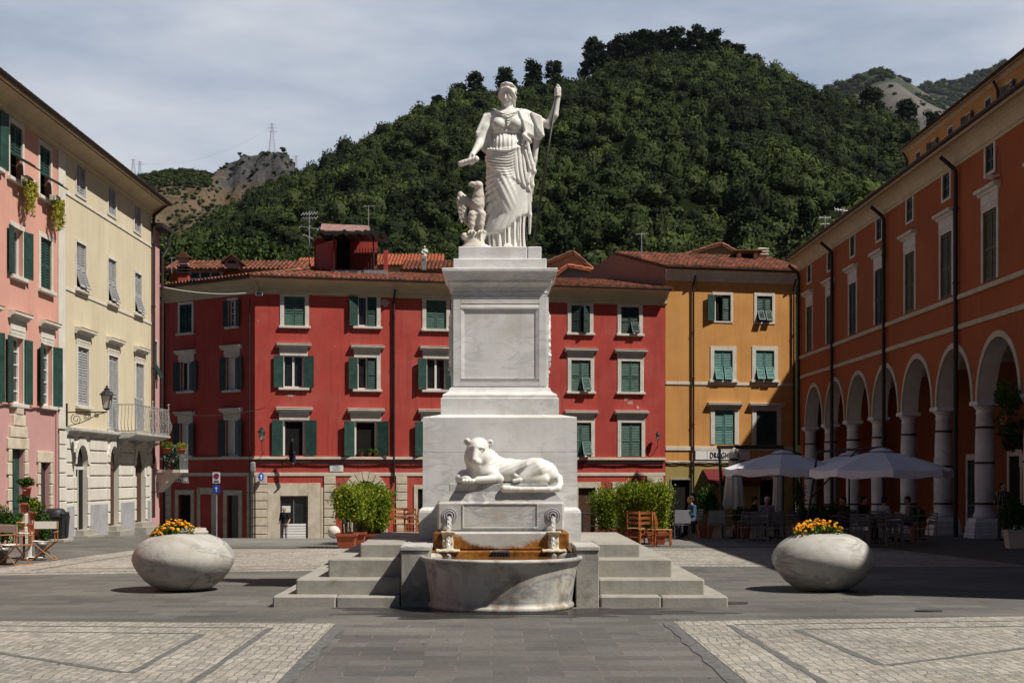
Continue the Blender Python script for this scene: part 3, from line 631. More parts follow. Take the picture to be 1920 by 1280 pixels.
def window(fc, root, px, holes, sh='closed', sm='mgreen', sur=.12, hood=0, frieze=0.0, sill=True, glass='glass', tm='trim', ang=None, name='window', reveal=.2, bars=1, surb=True, st=None):
    st = sur*.62 if (st is None and hood) else sur if st is None else st
    u0, u1, z0, z1 = fc.rect(*px); holes.append((u0, u1, z0, z1)); w = u1-u0; g = z1-z0
    mb = fc.mb(); t = .035
    if sur:
        mb.bbox(u0-sur, u0, -t, .02, z0-(sur*.6 if surb and not sill else 0), z1+st, .008); mb.bbox(u1, u1+sur, -t, .02, z0-(sur*.6 if surb and not sill else 0), z1+st, .008)
        mb.box(u0, u1, -t+.001, .02, z1, z1+st-.002)
        if surb and not sill: mb.box(u0, u1, -t+.001, .02, z0-sur*.6, z0)
    win = mb.build(name, M[tm], root) if sur else None
    if win is None:
        mb.box(u0, u1, .12, .17, z1-.05, z1); win = mb.build(name, M[tm], root)
    # casement
    if sh not in ('closed', 'tilt'):
        fr = fc.mb(); c = .05; yy = reveal-.08
        if glass != 'hole':
            cells = [(u0, (u0+u1)/2), ((u0+u1)/2, u1)] if bars else [(u0, u1)]
            for a, b in cells:
                fr.box(a, a+c, yy, yy+.05, z0, z1); fr.box(b-c, b, yy, yy+.05, z0, z1); fr.box(a+c, b-c, yy, yy+.05, z0, z0+.08); fr.box(a+c, b-c, yy, yy+.05, z1-c, z1)
                if bars > 1:
                    for q in range(1, bars): zz = z0+g*q/bars; fr.box(a+c, b-c, yy+.01, yy+.04, zz-.015, zz+.015)
            fr.build('casement', M['pvc'], win)
        else:
            for a, sgn in ((u0, 1), (u1, -1)):      # casements swung inwards, room dark
                fr.box(min(a, a+sgn*.10), max(a, a+sgn*.10), yy, yy+.05, z0, z1)
            fr.box(u0+.10, u1-.10, yy, yy+.05, z1-.07, z1); fr.build('casement', M['pvc'], win)
    pm = {'glass': 'glass', 'hole': 'dark', 'curtain': 'glass'}[glass]
    p = fc.mb(); p.box(u0+.002, u1-.002, reveal-.03, reveal-.012, z0+.002, z1-.002); p.build('pane' if glass != 'hole' else 'dark_room', M[pm], win)
    if glass == 'curtain':
        cu = fc.mb(); n = 14
        for k in range(n):
            a = u0+w*(.06+.36*k/n); b = u0+w*(.06+.36*(k+1)/n); y1 = reveal-.045+.012*(k % 2); y2 = reveal-.045+.012*((k+1) % 2)
            cu.quad((a, y1, z0+.06), (b, y2, z0+.06), (b, y2, z1-.06), (a, y1, z1-.06))
        cu.build('curtain', M['curtain'], win)
    if sill:
        s = fc.mb(); s.bbox(u0-sur-.07, u1+sur+.07, -.13, .03, z0-.11, z0+.003, .012); s.build('sill', M[tm], win)
    if frieze: s = fc.mb(); s.box(u0-sur*1.05, u1+sur*1.05, -t-.006, .01, z1+st, z1+st+frieze); s.box(u0-sur*.7, u1+sur*.7, -t-.02, -t, z1+st+frieze*.25, z1+st+frieze*.32); s.build('frieze', M[tm], win)
    if hood:
        s = fc.mb(); zz = z1+st+frieze; e = sur+.16
        s.prof([(0, zz), (-.08, zz), (-.12, zz+.07), (-.22, zz+.10), (-.22, zz+.17), (-.24, zz+.19), (0, zz+.22)], u0-e, u1+e); s.build('hood', M[tm], win)
    lv = w/2
    if sh == 'closed' or sh == 'tilt':
        shutter(fc, win, u0, z0, z1, lv, -1, sh, M[sm], ang=ang); shutter(fc, win, u1, z0, z1, lv, 1, sh, M[sm], ang=None if ang is None else ang*rnd.uniform(.85, 1.15))
    elif sh == 'open':
        shutter(fc, win, u0, z0, z1, lv, -1, 'open', M[sm]); shutter(fc, win, u1, z0, z1, lv, 1, 'open', M[sm])
    elif sh == 'leftopen':
        shutter(fc, win, u0, z0, z1, lv, -1, 'open', M[sm]); shutter(fc, win, u1, z0, z1, lv, 1, 'closed', M[sm])
    elif sh == 'ajar':
        shutter(fc, win, u0, z0, z1, lv, -1, 'ajar', M[sm], ang=18); shutter(fc, win, u1, z0, z1, lv, 1, 'ajar', M[sm], ang=34)
    elif sh == 'onetilt':
        shutter(fc, win, u0, z0, z1, lv, -1, 'closed', M[sm]); shutter(fc, win, u1, z0, z1, lv, 1, 'tilt', M[sm], ang=28)
    return win
def eave(fc, root, zt, u0, u1, out, hgt, m='soffit', gutter=True, steps=True):
    """coved cornice under the roof: bottom at zt-hgt, top at zt, projecting by out"""
    mb = fc.mb(); b = zt-hgt
    pr = [(0, b), (-.05, b), (-.06, b+.08), (-.10, b+.10)]
    for k in range(1, 6):
        a = k/5*math.pi/2; pr.append((-.10-(out-.16)*(1-math.cos(a)), b+.12+(hgt-.22)*math.sin(a)))
    pr += [(-out+.02, zt-.08), (-out, zt-.07), (-out, zt-.004), (0, zt-.004)]
    mb.prof(pr, u0, u1); o = mb.build('cornice', M[m], root)
    if gutter:
        g = fc.mb(); n = 7; r = .075; pr = [(-out-.06+r*math.cos(math.pi*k/(n-1)+math.pi), zt+.03+r*math.sin(math.pi*k/(n-1)+math.pi)) for k in range(n)]
        pr += [(-out-.06+r, zt+.05), (-out-.06-r, zt+.05)]; g.prof(pr, u0-.05, u1+.05); g.build('gutter', M['pipe'], root)
    return o
def roof(M0, root, p00, p10, p11, p01, m='tile', tw=.24, rl=.42, name='roof', thick=.12):
    """barrel-tile roof on quad: p00,p10 eave left,right; p01,p11 ridge left,right (local coords of M0)"""
    p00, p10, p11, p01 = map(Vector, (p00, p10, p11, p01)); nu = max(2, int((p10-p00).length/tw)); nv = max(2, int(((p01-p00).length+(p11-p10).length)/2/rl))
    up = (p10-p00).cross(p01-p00).normalized(); up = up if up.z > 0 else -up
    mb = MB(M0); tv = []
    P = lambda a, b: (p00*(1-a)+p10*a)*(1-b)+(p01*(1-a)+p11*a)*b
    for j in range(nv):
        for i in range(nu):
            b0, b1 = j/nv, min(1, (j+1.15)/nv); vs = []
            lift = rnd.uniform(0, .02); prof = [(0, 0), (.22, .075), (.5, .10), (.78, .075), (1, 0)]
            for b, e in ((b0, .045), (b1, 0)):
                for a, h in prof: vs.append(P((i+a)/nu, b)+up*(h+e+lift))
            for a, h in prof: vs.append(P((i+a)/nu, b0)+up*(h*.2-.02))
            mb.add(vs, [(0, 1, 6, 5), (1, 2, 7, 6), (2, 3, 8, 7), (3, 4, 9, 8), (0, 10, 11, 1), (1, 11, 12, 2), (2, 12, 13, 3), (3, 13, 14, 4)])
            q = rnd.random(); tv += [q]*8
    a, b, c, d = p00, p10, p11, p01
    lo = [v-up*thick for v in (a, b, c, d)]
    mb.add([a-up*.02, b-up*.02, c-up*.02, d-up*.02]+lo, [(0, 1, 2, 3), (7, 6, 5, 4), (0, 4, 5, 1), (1, 5, 6, 2), (2, 6, 7, 3), (3, 7, 4, 0)]); tv += [.2]*6
    if root is not None and False: pass
    mb.tv = tv; return mb.build(name, M[m], root)
def downpipe(fc, root, px, z0, z1, out=.1, r=.055, m='pipe', eave_out=None):
    u = fc.u(px); mb = fc.mb(); pth = [(u, -out, z0), (u, -out, z1)]
    if eave_out: pth += [(u, -out-.03, z1+.15), (u, -eave_out, z1+.55)]
    mb.tube(pth, r, 8)
    z = z0+1
    while z < z1: mb.cyl((u, -out, z-.03), (u, -out, z+.03), r*1.35, n=8); z += 2.4
    return mb.build('downpipe', M[m], root)
def quoins(fc, root, px0, px1, ytop, ybot=None, n=9, m='travert', z0=-1.75, name='quoin_pilaster', u0=None, u1=None, z1=None, out=.06):
    u0 = fc.u(px0) if u0 is None else u0; u1 = fc.u(px1) if u1 is None else u1; z1 = fc.z(px0, ytop) if z1 is None else z1; mb = fc.mb(); h = (z1-z0)/n
    mb.box(u0+.02, u1-.02, -out+.03, .01, z0, z1-.01)
    for k in range(n): mb.bbox(u0, u1, -out, -out+.035, z0+k*h+.025, z0+(k+1)*h-.012, .015)
    return mb.build(name, M[m], root)
def text_mesh(s, size, name, m, parent, Mx, depth=.01, ax='CENTER'):
    cu = bpy.data.curves.new(name, 'FONT'); cu.body = s; cu.size = size; cu.extrude = depth; cu.align_x = ax; cu.align_y = 'CENTER'; cu.space_character = 1.12
    tmp = bpy.data.objects.new('tmp', cu); col.objects.link(tmp)
    dg = bpy.context.evaluated_depsgraph_get(); me = bpy.data.meshes.new_from_object(tmp.evaluated_get(dg)); bpy.data.objects.remove(tmp); bpy.data.curves.remove(cu)
    me.transform(Mx); me.materials.clear(); me.materials.append(m); o = bpy.data.objects.new(name, me); col.objects.link(o)
    if parent is not None: o.parent = parent
    return o

# ===== red corner building =====
A = (-17.6, 76.6); B = (-11.706, 72.0); C2 = (8.80, 77.2)
red = thing('corner_building', 'long red three-storey corner house with green shutters and tiled roof behind the monument', 'building', (B[0], B[1], 0))
fR = Fac(B, C2, red); fS = Fac(A, B, red); hR = []; hS = []
def wR(px, **k): return window(fR, red, px, hR, **k)
def wS(px, **k): return window(fS, red, px, hS, **k)
kw = dict(hood=1, frieze=.28, sur=.2)
wR((532.6, 571.5, 556, 611), sm='mgreen', sur=.2); wR((671.5, 706, 556, 612), sh='leftopen', sm='green', sur=.2); wR((799, 836.5, 563, 617), sm='mgreen', sur=.2)
wR((925, 962, 566, 619), sur=.2); wR((1071, 1105.5, 573, 624), sh='ajar', sm='dkgreen', sur=.2); wR((1164.5, 1198, 575.5, 626), sh='onetilt', sm='dkgreen', sur=.2)
wR((532, 569, 666.5, 727), sh='open', sm='green', **kw); wR((671, 706, 670, 730), sh='leftopen', sm='green', **kw); wR((800, 835.5, 672, 731), sh='open', sm='green', **kw)
wR((925, 960, 674, 733), **kw); wR((1071, 1107, 675, 734), sh='onetilt', sm='mgreen', **kw); wR((1164.5, 1200, 677, 735), sm='mgreen', **kw)
kw['sill'] = False; kw['surb'] = False
wR((531, 572, 787, 853.5), sh='open', sm='green', glass='hole', **kw); w1b = wR((665, 707, 789, 855), sh='open', sm='green', glass='hole', **kw); wR((797, 837, 790, 855), sh='open', sm='green', **kw)
wR((925, 963, 791, 855), sm='green', **kw); wR((1071, 1108, 792, 856), sh='onetilt', sm='mgreen', **kw); wR((1164.5, 1202.5, 792, 856), sm='mgreen', **kw)
k2 = dict(hood=1, frieze=.28, sur=.16, sm='dkgreen')
wS((337.5, 360, 571, 624), sur=.14, sm='dkgreen'); wS((429, 443.5, 563, 612), sh='open', sur=.12, sm='dkgreen', bars=4)
wS((339, 360, 678, 733), sh='open', **k2); wS((425, 446, 669, 731), sh='open', glass='curtain', **k2)
wS((338, 358, 793, 854), sh='open', glass='curtain', **k2); wS((424, 447, 787, 855), sh='open', glass='curtain', **k2)
# ground-floor openings
zb = -1.75
def door(fc, px, holes, m='dark', sur=.25, tm='travert', name='doorway', rv=.35):
    u0, u1, z0, z1 = fc.rect(*px); holes.append((u0, u1, max(zb, z0), z1)); mb = fc.mb()
    mb.bbox(u0-sur, u0, -.05, .02, zb, z1+sur, .01); mb.bbox(u1, u1+sur, -.05, .02, zb, z1+sur, .01); mb.box(u0, u1, -.049, .02, z1, z1+sur-.003)
    d = mb.build(name, M[tm], fc.root); p = fc.mb(); p.box(u0+.002, u1-.002, .13, .17, max(zb, z0), z1-.002)
    p.build('door_panel', M[m], d); return d, (u0, u1, z0, z1)
d1, r = door(fR, (524.8, 577, 929, 1020), hR, 'glass', .62)
u0, u1, z0, z1 = r; um = (u0+u1)/2
q = fR.mb()
for a in (u0, um-.03, u1-.06): q.box(a, a+.06, .06, .13, zb, z1)
q.box(u0, u1, .05, .13, z1-.06, z1)
q.build('frame', M['alu'], d1)
q = fR.mb(); zt = fR.z(551, 984)
for k in range(14): q.bbox(u0+.05, u1-.08, .03, .06, zt-.05-k*.13, zt+.06-k*.13, .012)
q.build('ribbed_panel', M['pvc'], d1)
q = fR.mb(); q.box(*fR.rect(529, 545, 948, 960)[:2], .045, .058, *fR.rect(529, 545, 948, 960)[2:]); q.build('notice', M['pvc'], d1)
d, _ = door(fR, (783, 797, 916, 1020), hR, 'glass', .2)
q = fR.mb(); a = fR.rect(783, 797, 916, 1020)
for k in range(5): x = a[0]+(a[1]-a[0])*(k+.5)/5; q.cyl((x, .03, a[2]), (x, .03, a[3]), .014, n=5)
for k in range(4): z = a[2]+(a[3]-a[2])*k/4; q.box(a[0], a[1], .02, .04, z, z+.03)
q.build('grille', M['iron'], d)
door(fR, (1084, 1116, 914, 1020), hR, 'brown', .3); door(fR, (1158, 1190, 914, 1020), hR, 'brown', .3); door(fR, (880, 920, 916, 1020), hR, 'brown', .3)
door(fS, (335, 358.5, 927, 1020), hS, 'dark', .25); door(fS, (426, 448, 928, 1020), hS, 'glass', .25)
# arched carriage door
ua, za = fR.u(685), fR.z(685, 925); ppm = 2780/fR.Y(685); r_i, r_o = 24/ppm, 42/ppm
hR.append((ua-r_i, ua+r_i, zb, za))
ar = fR.mb(); n = 9
for k in range(n):
    a0, a1 = math.pi*(k+.06)/n, math.pi*(k+.94)/n; vs = []
    for yy in (-.07, .02):
        for rr_, aa in ((r_i, a0), (r_i, a1), (r_o, a1), (r_o, a0)): vs.append((ua+rr_*math.cos(aa), yy, za+rr_*math.sin(aa)))
    ar.add(vs, [(0, 1, 2, 3), (7, 6, 5, 4), (0, 4, 5, 1), (1, 5, 6, 2), (2, 6, 7, 3), (3, 7, 4, 0)])
for sx in (-1, 1): 
    a, b = ua+sx*r_i, ua+sx*r_o
    for k in range(8): ar.bbox(min(a, b), max(a, b), -.07, .02, zb+k*(za-zb)/8+.015, zb+(k+1)*(za-zb)/8-.01, .015)
ard = ar.build('arched_portal', M['travert'], red)
p = fR.mb(); vs = [(ua+(r_i+.02)*math.cos(math.pi*k/16), .0, za+(r_i+.02)*math.sin(math.pi*k/16)) for k in range(17)]
p.add([(x, -.012, z) for x, y, z in vs]+[(ua, -.012, za)], [(k, k+1, 17) for k in range(16)]); p.quad((ua-r_i, .12, zb), (ua+r_i, .12, zb), (ua+r_i, .12, za), (ua-r_i, .12, za))
p.build('dark_opening', M['dark'], ard)
zt = fR.z(478, 548.5); zt = 367/2780*72+EH-.30; ZE = 367/2780*72+EH      # eave height
mb = fR.mb(); wall(mb, 0, fR.L, -1.8, ZE-.3, hR); shell(mb, 0, fR.L, -1.8, ZE-.3, 9.0)
mb.M = fS.M; wall(mb, 0, fS.L, -1.8, ZE-.3, hS); shell(mb, 0, fS.L, -1.8, ZE-.3, 7.0)
mb.build('wall', M['red'], red)
zc = ZE-(548.5-521)/2780*72
eave(fR, red, ZE, -.24, fR.L+.1, .50, ZE-zc+.05); eave(fS, red, ZE, 0, fS.L+.24, .50, ZE-zc+.05)
def band(fc, px, yt, yb, m, out=.05, u0=None, u1=None, name='string_course'):
    mb = fc.mb(); a, b = fc.z(px, yb), fc.z(px, yt); mb.bbox(u0 if u0 is not None else -.0, u1 if u1 is not None else fc.L, -out, .01, a, b, .01); return mb.build(name, M[m], fc.root)
band(fR, 478, 855.5, 860.5, 'redcream', .12, -.12, fR.L); band(fS, 478, 855.5, 860.5, 'redcream', .12, 0, fS.L+.1)
band(fR, 478, 885.5, 892, 'redcream', .04, -.04, fR.L); band(fS, 478, 885.5, 892, 'redcream', .04, 0, fS.L)
for a, b in ((478.5, 500.6), (607, 629), (742, 763), (1212, 1243)): quoins(fR, red, a, b, 892)
quoins(fS, red, 464, 477.5, 892); quoins(fS, red, 308, 322, 900)
# plaster field round the shop door and panels on the shaded side
mb = fR.mb(); a = fR.rect(501, 524, 913.5, 1020); b = fR.rect(578, 606, 913.5, 1020)
mb.box(a[0], a[1]-.62, -.02, .01, zb, a[3]); mb.box(b[0]+.62, b[1], -.02, .01, zb, b[3]); mb.build('stone_facing', M['travert'], red)
mb = fS.mb()
for x0, x1, y0 in ((324, 334, 912), (359, 372, 912), (372, 397, 914), (397, 408, 914)):
    if x0 == 372: mb.box(fS.u(x0), fS.u(x1), -.03, .01, fS.z(385, 926), fS.z(385, y0)); continue
    if x0 in (324, 359): continue
    mb.box(fS.u(x0), fS.u(x1), -.03, .01, zb, fS.z(x0, y0))
mb.box(fS.u(370), fS.u(376), -.03, .01, zb, fS.z(373, 914.5)); mb.build('stone_facing', M['travert'], red)
downpipe(fR, red, 738, fR.z(738, 905), ZE-.9, eave_out=.5); downpipe(fS, red, 310, -1.2, ZE-.9, eave_out=.5); downpipe(fS, red, 471, -1.2, fS.z(471, 560), r=.025)
# cables sagging under the string course
mb = fR.mb()
for off in (0, .07):
    pts = []
    for k in range(60): u = fR.L*k/59; pts.append((u, -.10, fR.z(478, 863)-off-.05*abs(math.sin(k*.52))))
    mb.tube(pts, .022, 4)
mb.build('cable', M['iron'], red)
# patches of fallen plaster
M['patch'] = mat('bare_plaster_patch', (.50, .43, .40), .9, .15, 6, .2, c2=(.36, .12, .10))
def patch(fc, px, py, w, h, seed, root, m='patch'):
    r2 = random.Random(seed); u, z = fc.u(px), fc.z(px, py); n = 22; vs = [(u, -.006, z)]
    for k in range(n):
        t = 2*math.pi*k/n; q = r2.uniform(.45, 1.15); vs.append((u+w*q*math.cos(t), -.006, z+h*q*math.sin(t)))
    mb = fc.mb(); mb.add(vs, [(0, 1+k, 1+(k+1) % n) for k in range(n)]); return mb.build('bare_patch', M[m], root)
for i, (x, y, w, h) in enumerate([(721, 567, .26, .2), (545, 741, .3, .07), (1174, 748, .16, .10), (1182, 755, .2, .12), (1196, 763, .12, .08), (569, 866, .4, .07), (671, 866, .4, .05), (483, 601, .05, .04), (628, 649, .05, .03)]): patch(fR, x, y, w, h, i, red)
# roofs
e = .62; ridge = ZE+1.15; b = fR.L
roof(fR.M, red, (-.33, -e, ZE+.02), (b+.25, -e, ZE+.02), (b+.25, 5.4, ridge), (3.2, 5.4, ridge))
roof(fS.M, red, (-.3, -e, ZE+.02), (fS.L+.33, -e, ZE+.02), (fS.L-1.0, 5.4, ridge), (-.3, 3.4, ZE+.55))
mb = fR.mb(); mb.prof([(5.4, ridge), (10, ZE-.4), (5.4, ZE-.4)], 3.2, b+.25); mb.prof([(-.1, ZE-.02), (5.4, ridge-.15), (5.4, ZE-.3), (-.1, ZE-.3)], 3.2, b+.1)
mb.M = fS.M; mb.prof([(5.4, ridge-.3), (10, ZE-.4), (5.4, ZE-.4)], 2, fS.L-1.0); mb.build('roof_back', M['tile'], red)
# ===== rooftop terrace hut =====
hut = thing('rooftop_terrace', 'small red rooftop terrace hut with ragged dark canopy and railing', 'roof terrace', (0, 0, 0))
Yh = 76.5; H2 = lambda px, py: W(px, py, Yh)
a, b, c, d = H2(586, 505), H2(616, 505), H2(728, 512), H2(620, 441)
mb = MB(); zf = W(620, 512, Yh).z; zt = W(620, 437, Yh).z; x0, x1, x2, x3 = W(590, 0, Yh).x, W(621, 0, Yh).x, W(628, 0, Yh).x, W(697, 0, Yh).x; xr0, xr1 = W(720, 0, Yh).x, W(727.5, 0, Yh).x
yb = Yh+3.0
xb_ = W(590, 0, yb+.6).x
for (xa_, ya_, xe_, ye_, h0, h1) in ((x1+.1, Yh, xb_, yb+.6, zt-.35, zt-.1),): mb.add([(xa_, ya_, zf-.6), (xe_, ye_, zf-.6), (xe_, ye_, h1), (xa_, ya_, h0), (xa_+.2, ya_, zf-.6), (xe_+.2, ye_, zf-.6), (xe_+.2, ye_, h1), (xa_+.2, ya_, h0)], [(0, 1, 2, 3), (7, 6, 5, 4), (0, 3, 7, 4), (3, 2, 6, 7), (1, 5, 6, 2)])
mb.box(xb_, x3, yb+.4, yb+.65, zf-.6, zt+.3); yb += .6       # left room and back wall
mb.box(x1, x2+.03, Yh-.25, Yh, zf-.6, W(0, 466, Yh).z); mb.box(xr0, xr1, Yh-.25, Yh, zf-.6, W(0, 470, Yh).z)   # front piers
mb.build('wall', M['red'], hut)
mb = MB(); mb.box(x1+.02, xr1, Yh-.32, Yh-.26, W(0, 521, Yh).z, W(0, 508, Yh).z); mb.build('metal_flashing', M['galv'], hut)
mb = MB(); mb.add([tuple(W(600, 432, Yh-.3)), tuple(W(694, 433, Yh-.3)), tuple(W(692, 423, yb)), tuple(W(603, 419, yb))]+[tuple(W(600, 434.5, Yh-.3)), tuple(W(694, 435, Yh-.3)), tuple(W(692, 425, yb)), tuple(W(603, 421, yb))], [(0, 1, 2, 3), (7, 6, 5, 4), (0, 4, 5, 1), (1, 5, 6, 2), (3, 2, 6, 7), (0, 3, 7, 4)]); mb.build('sheet_roof', M['rusty'], hut)
mb = MB(); n = 22
for k in range(n):
    xa = W(596+(722-596)*k/n, 0, Yh-.9).x; xb = W(596+(722-596)*(k+1)/n, 0, Yh-.9).x; z0 = W(0, 432.5, Yh-.9).z+rnd.uniform(-.07, .05); zz = W(0, 441, Yh-.9).z
    mb.add([(xa, Yh-.9, z0), (xb, Yh-.9, z0+rnd.uniform(-.03, .03)), (xb, yb-.4, zz+.35), (xa, yb-.4, zz+.35), (xa, Yh-.9, z0-rnd.uniform(.10, .28)), (xb, Yh-.9, z0-rnd.uniform(.10, .28)), (xb, yb-.4, zz+.3), (xa, yb-.4, zz+.3)], [(0, 1, 2, 3), (7, 6, 5, 4), (0, 4, 5, 1)])
mb.build('ragged_canopy', M['iron'], hut)
mb = MB(); z0, z1 = W(0, 509, Yh).z, W(0, 475, Yh).z
for k in range(17): x = x2+.1+(xr0-x2-.15)*k/16; mb.cyl((x, Yh-.12, z0), (x, Yh-.12, z1+.25), .018, n=5)
for z in (z0+.1, z1): mb.box(x2, xr0, Yh-.135, Yh-.105, z-.02, z+.02)
for px in (628, 702): x = W(px, 0, Yh).x; mb.cyl((x, Yh-.6, z0), (x, Yh-.6, W(0, 436, Yh).z), .035, n=6)
mb.build('railing', M['iron'], hut)
mb = MB(); mb.box(W(632, 0, yb).x, W(657, 0, yb).x, yb-.32, yb-.25, zf, W(0, 452, yb).z); mb.build('dark_doorway', M['dark'], hut)

# ===== ochre building =====
O1, O2 = (8.83, 77.3), (15.95, 79.0)
och = thing('ochre_building', 'ochre three-storey house with teal and green shutters right of the red corner house', 'building', (O1[0], O1[1], 0))
fO = Fac(O1, O2, och); hO = []
def wO(px, **k): return window(fO, och, px, hO, tm=k.pop('tm', 'trim'), **k)
wO((1340, 1369.5, 553, 602), sh='leftopen', sm='green', sur=.14, glass='hole', sill=False); wO((1419, 1447.5, 555, 604), sh='tilt', sm='green', sur=.16, sill=False, ang=30)
wO((1339, 1373, 657, 713), sh='tilt', sm='teal', sur=.22, ang=20); wO((1417, 1451, 657, 713), sh='tilt', sm='teal', sur=.22, ang=22)
wO((1340, 1377, 769, 833), sm='teal', sur=.24, hood=1, frieze=.05, sill=False, surb=False); wO((1418, 1457, 770, 834), sm='green', sur=.24, hood=1, frieze=.05, sill=False, surb=False)
d, _ = door(fO, (1258.5, 1294, 899, 1010), hO, 'dark', .06, 'galv'); door(fO, (1425, 1450, 899, 1010), hO, 'dark', .08, 'galv')
ZO = (888-503)/2780*77.3+EH
mb = fO.mb(); zlow = fO.z(1250, 866); wall(mb, 0, fO.L, zlow, ZO-.3, hO); shell(mb, 0, fO.L, -1.8, ZO-.3, 9); mb.build('wall', M['ochre'], och)
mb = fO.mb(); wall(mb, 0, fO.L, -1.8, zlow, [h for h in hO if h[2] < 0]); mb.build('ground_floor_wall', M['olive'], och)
eave(fO, och, ZO, 0, fO.L, .42, .62, 'trim'); band(fO, 1250, 715, 720.5, 'trim', .04); band(fO, 1250, 836.5, 844, 'trim', .05); band(fO, 1250, 864, 868, 'trim', .04)
downpipe(fO, och, 1299, -1.2, ZO-.9, eave_out=.42); downpipe(fO, och, 1487, -1.2, ZO-.9, eave_out=.42)
mb = fO.mb(); mb.tube([(fO.L*k/39, -.08, fO.z(1250, 865)-.06*abs(math.sin(k*.6))) for k in range(40)], .022, 4); mb.build('cable', M['iron'], och)
b = fO.L
roof(fO.M, och, (-.1, -.52, ZO+.02), (b+.6, -.52, ZO+.02), (b+.6, 5, ZO+1.5), (-1.2, 5, ZO+1.5))
mb = fO.mb(); mb.prof([(.1, ZO-.3), (5, ZO+1.35), (9, ZO-.3)], 0, b); mb.build('roof_back', M['tile'], och)
mb = fO.mb(); mb.add([(-.03, .02, ZO-3), (-.03, .02, ZO), (-1.25, 5, ZO+1.42), (-2.1, 8.2, ZO+.5), (-2.1, 8.2, ZO-3)], [(0, 1, 2, 3, 4)]); mb.build('side_wall', M['sidewall'], och)
sgn = thing('shop_sign', 'long white shop sign reading DROGHERIA on the ochre house', 'sign', (0, 0, 0)); a = fO.rect(1303, 1405, 845.5, 861.5)
sM = Matrix.Translation((O1[0], O1[1], 0)) @ fO.M.to_3x3().to_4x4()
mb = MB(sM); mb.bbox(a[0], a[1], -.07, -.02, a[2], a[3], .01)
for x in (1326, 1388): u = fO.u(x); mb.box(u-.02, u+.02, -.085, -.07, a[2], a[3])
mb.build('board', M['pvc'], sgn)
text_mesh('DROGHERIA', .44, 'lettering', M['iron'], sgn, sM @ Matrix.Translation((fO.u(1358), -.085, (a[2]+a[3])/2)) @ Matrix.Rotation(R(90), 4, 'X') @ Matrix.Scale(.62, 4, (1, 0, 0)))
M['redcloth'] = mat('dark_red_awning', (.11, .008, .010), .8, .1, 4)
mb = MB(sM); a = fO.rect(1317, 1415, 879, 905); mb.add([(a[0], -.03, a[3]), (a[1], -.03, a[3]), (a[1], -.95, a[2]+.15), (a[0], -.95, a[2]+.15), (a[1], -.95, a[2]-.15), (a[0], -.95, a[2]-.15)], [(0, 1, 2, 3), (3, 2, 4, 5)])
mb.add([(a[0], -.03, a[3]-.03), (a[1], -.03, a[3]-.03), (a[1], -.92, a[2]+.12), (a[0], -.92, a[2]+.12)], [(3, 2, 1, 0)])
aw = thing('awning', 'dark red cloth awning on the shaded ground floor of the ochre house', 'awning'); mb.build('cloth', M['redcloth'], aw); mb = MB(sM); mb.tube([(a[0], -.93, a[2]-.1), (a[1], -.93, a[2]-.1)], .03); mb.build('bar', M['iron'], aw)

# ===== orange arcaded palace on the right =====
XR = 15.0; YF = 73.2; YN = 20.5
pal = thing('arcaded_palace', 'long dark orange palace with marble-columned arcade along the right side', 'building', (XR, YF, 0))
fP = Fac((XR, YF), (XR, YN), pal); hP = []; LP = fP.L; bay = 4.27
cols = [YF-(46.4+bay*k) for k in range(6, -7, -1)]; cols = [c for c in cols if 0 < c < LP]     # u positions of columns
zs_, ra_ = 4.27, (bay-.62)/2
for i, Yw in enumerate([70.9, 66.6, 62.3, 58.0, 53.7, 49.35, 45.0, 40.7, 36.4]):
    u = YF-Yw; hw = .62; pc = lambda uu: CX+XR*F/(YF-uu)
    def pr(z0, z1, hw): 
        c = (pc(u-hw)+pc(u+hw))/2; Yc = XR*F/(c-CX); return (pc(u-hw), pc(u+hw), CY-(z1-EH)*F/Yc, CY-(z0-EH)*F/Yc)
    dk = i in (2, 3)
    window(fP, pal, pr(7.86, 10.0, hw), hP, sm='dkgreen' if dk else 'olgreen', sur=.15, hood=1, frieze=.42, sill=False, surb=False)
    window(fP, pal, pr(11.15, 11.97, .38), hP, sm='dkgreen', sur=.13, sill=False)
mb = fP.mb(); zsp = zs_; ztop = 6.6
# upper wall above arches
wall(mb, 0, LP, ztop, 12.15, hP); 
ends = [0]+cols+[LP]
def archstrip(mb, c0, c1, y0=0, y1=.55):
    m = (c0+c1)/2; rr_ = (c1-c0-.62)/2; n = 20; P = [(m-rr_*math.cos(math.pi*k/n), zsp+rr_*math.sin(math.pi*k/n)) for k in range(n+1)]
    for yy in (y0, y1):
        for (a, b), (c, d) in zip(P[:-1], P[1:]): mb.quad((a, yy, b), (c, yy, d), (c, yy, ztop), (a, yy, ztop))
        mb.quad((c0, yy, zsp), (P[0][0], yy, zsp), (P[0][0], yy, ztop), (c0, yy, ztop)); mb.quad((P[-1][0], yy, zsp), (c1, yy, zsp), (c1, yy, ztop), (P[-1][0], yy, ztop))
    return P
arches = []
for c0, c1 in zip(cols[:-1], cols[1:]): arches.append(archstrip(mb, c0, c1))
mb.quad((0, 0, -1.8), (cols[0]-.4, 0, -1.8), (cols[0]-.4, 0, ztop), (0, 0, ztop)); mb.quad((cols[0]-.4, 0, zsp), (cols[0], 0, zsp), (cols[0], 0, ztop), (cols[0]-.4, 0, ztop))
mb.quad((cols[0]-.4, 0, -1.8), (cols[0]-.4, 4.3, -1.8), (cols[0]-.4, 4.3, ztop), (cols[0]-.4, 0, ztop))
mb.quad((cols[-1], 0, -1.8), (LP, 0, -1.8), (LP, 0, ztop), (cols[-1], 0, ztop))
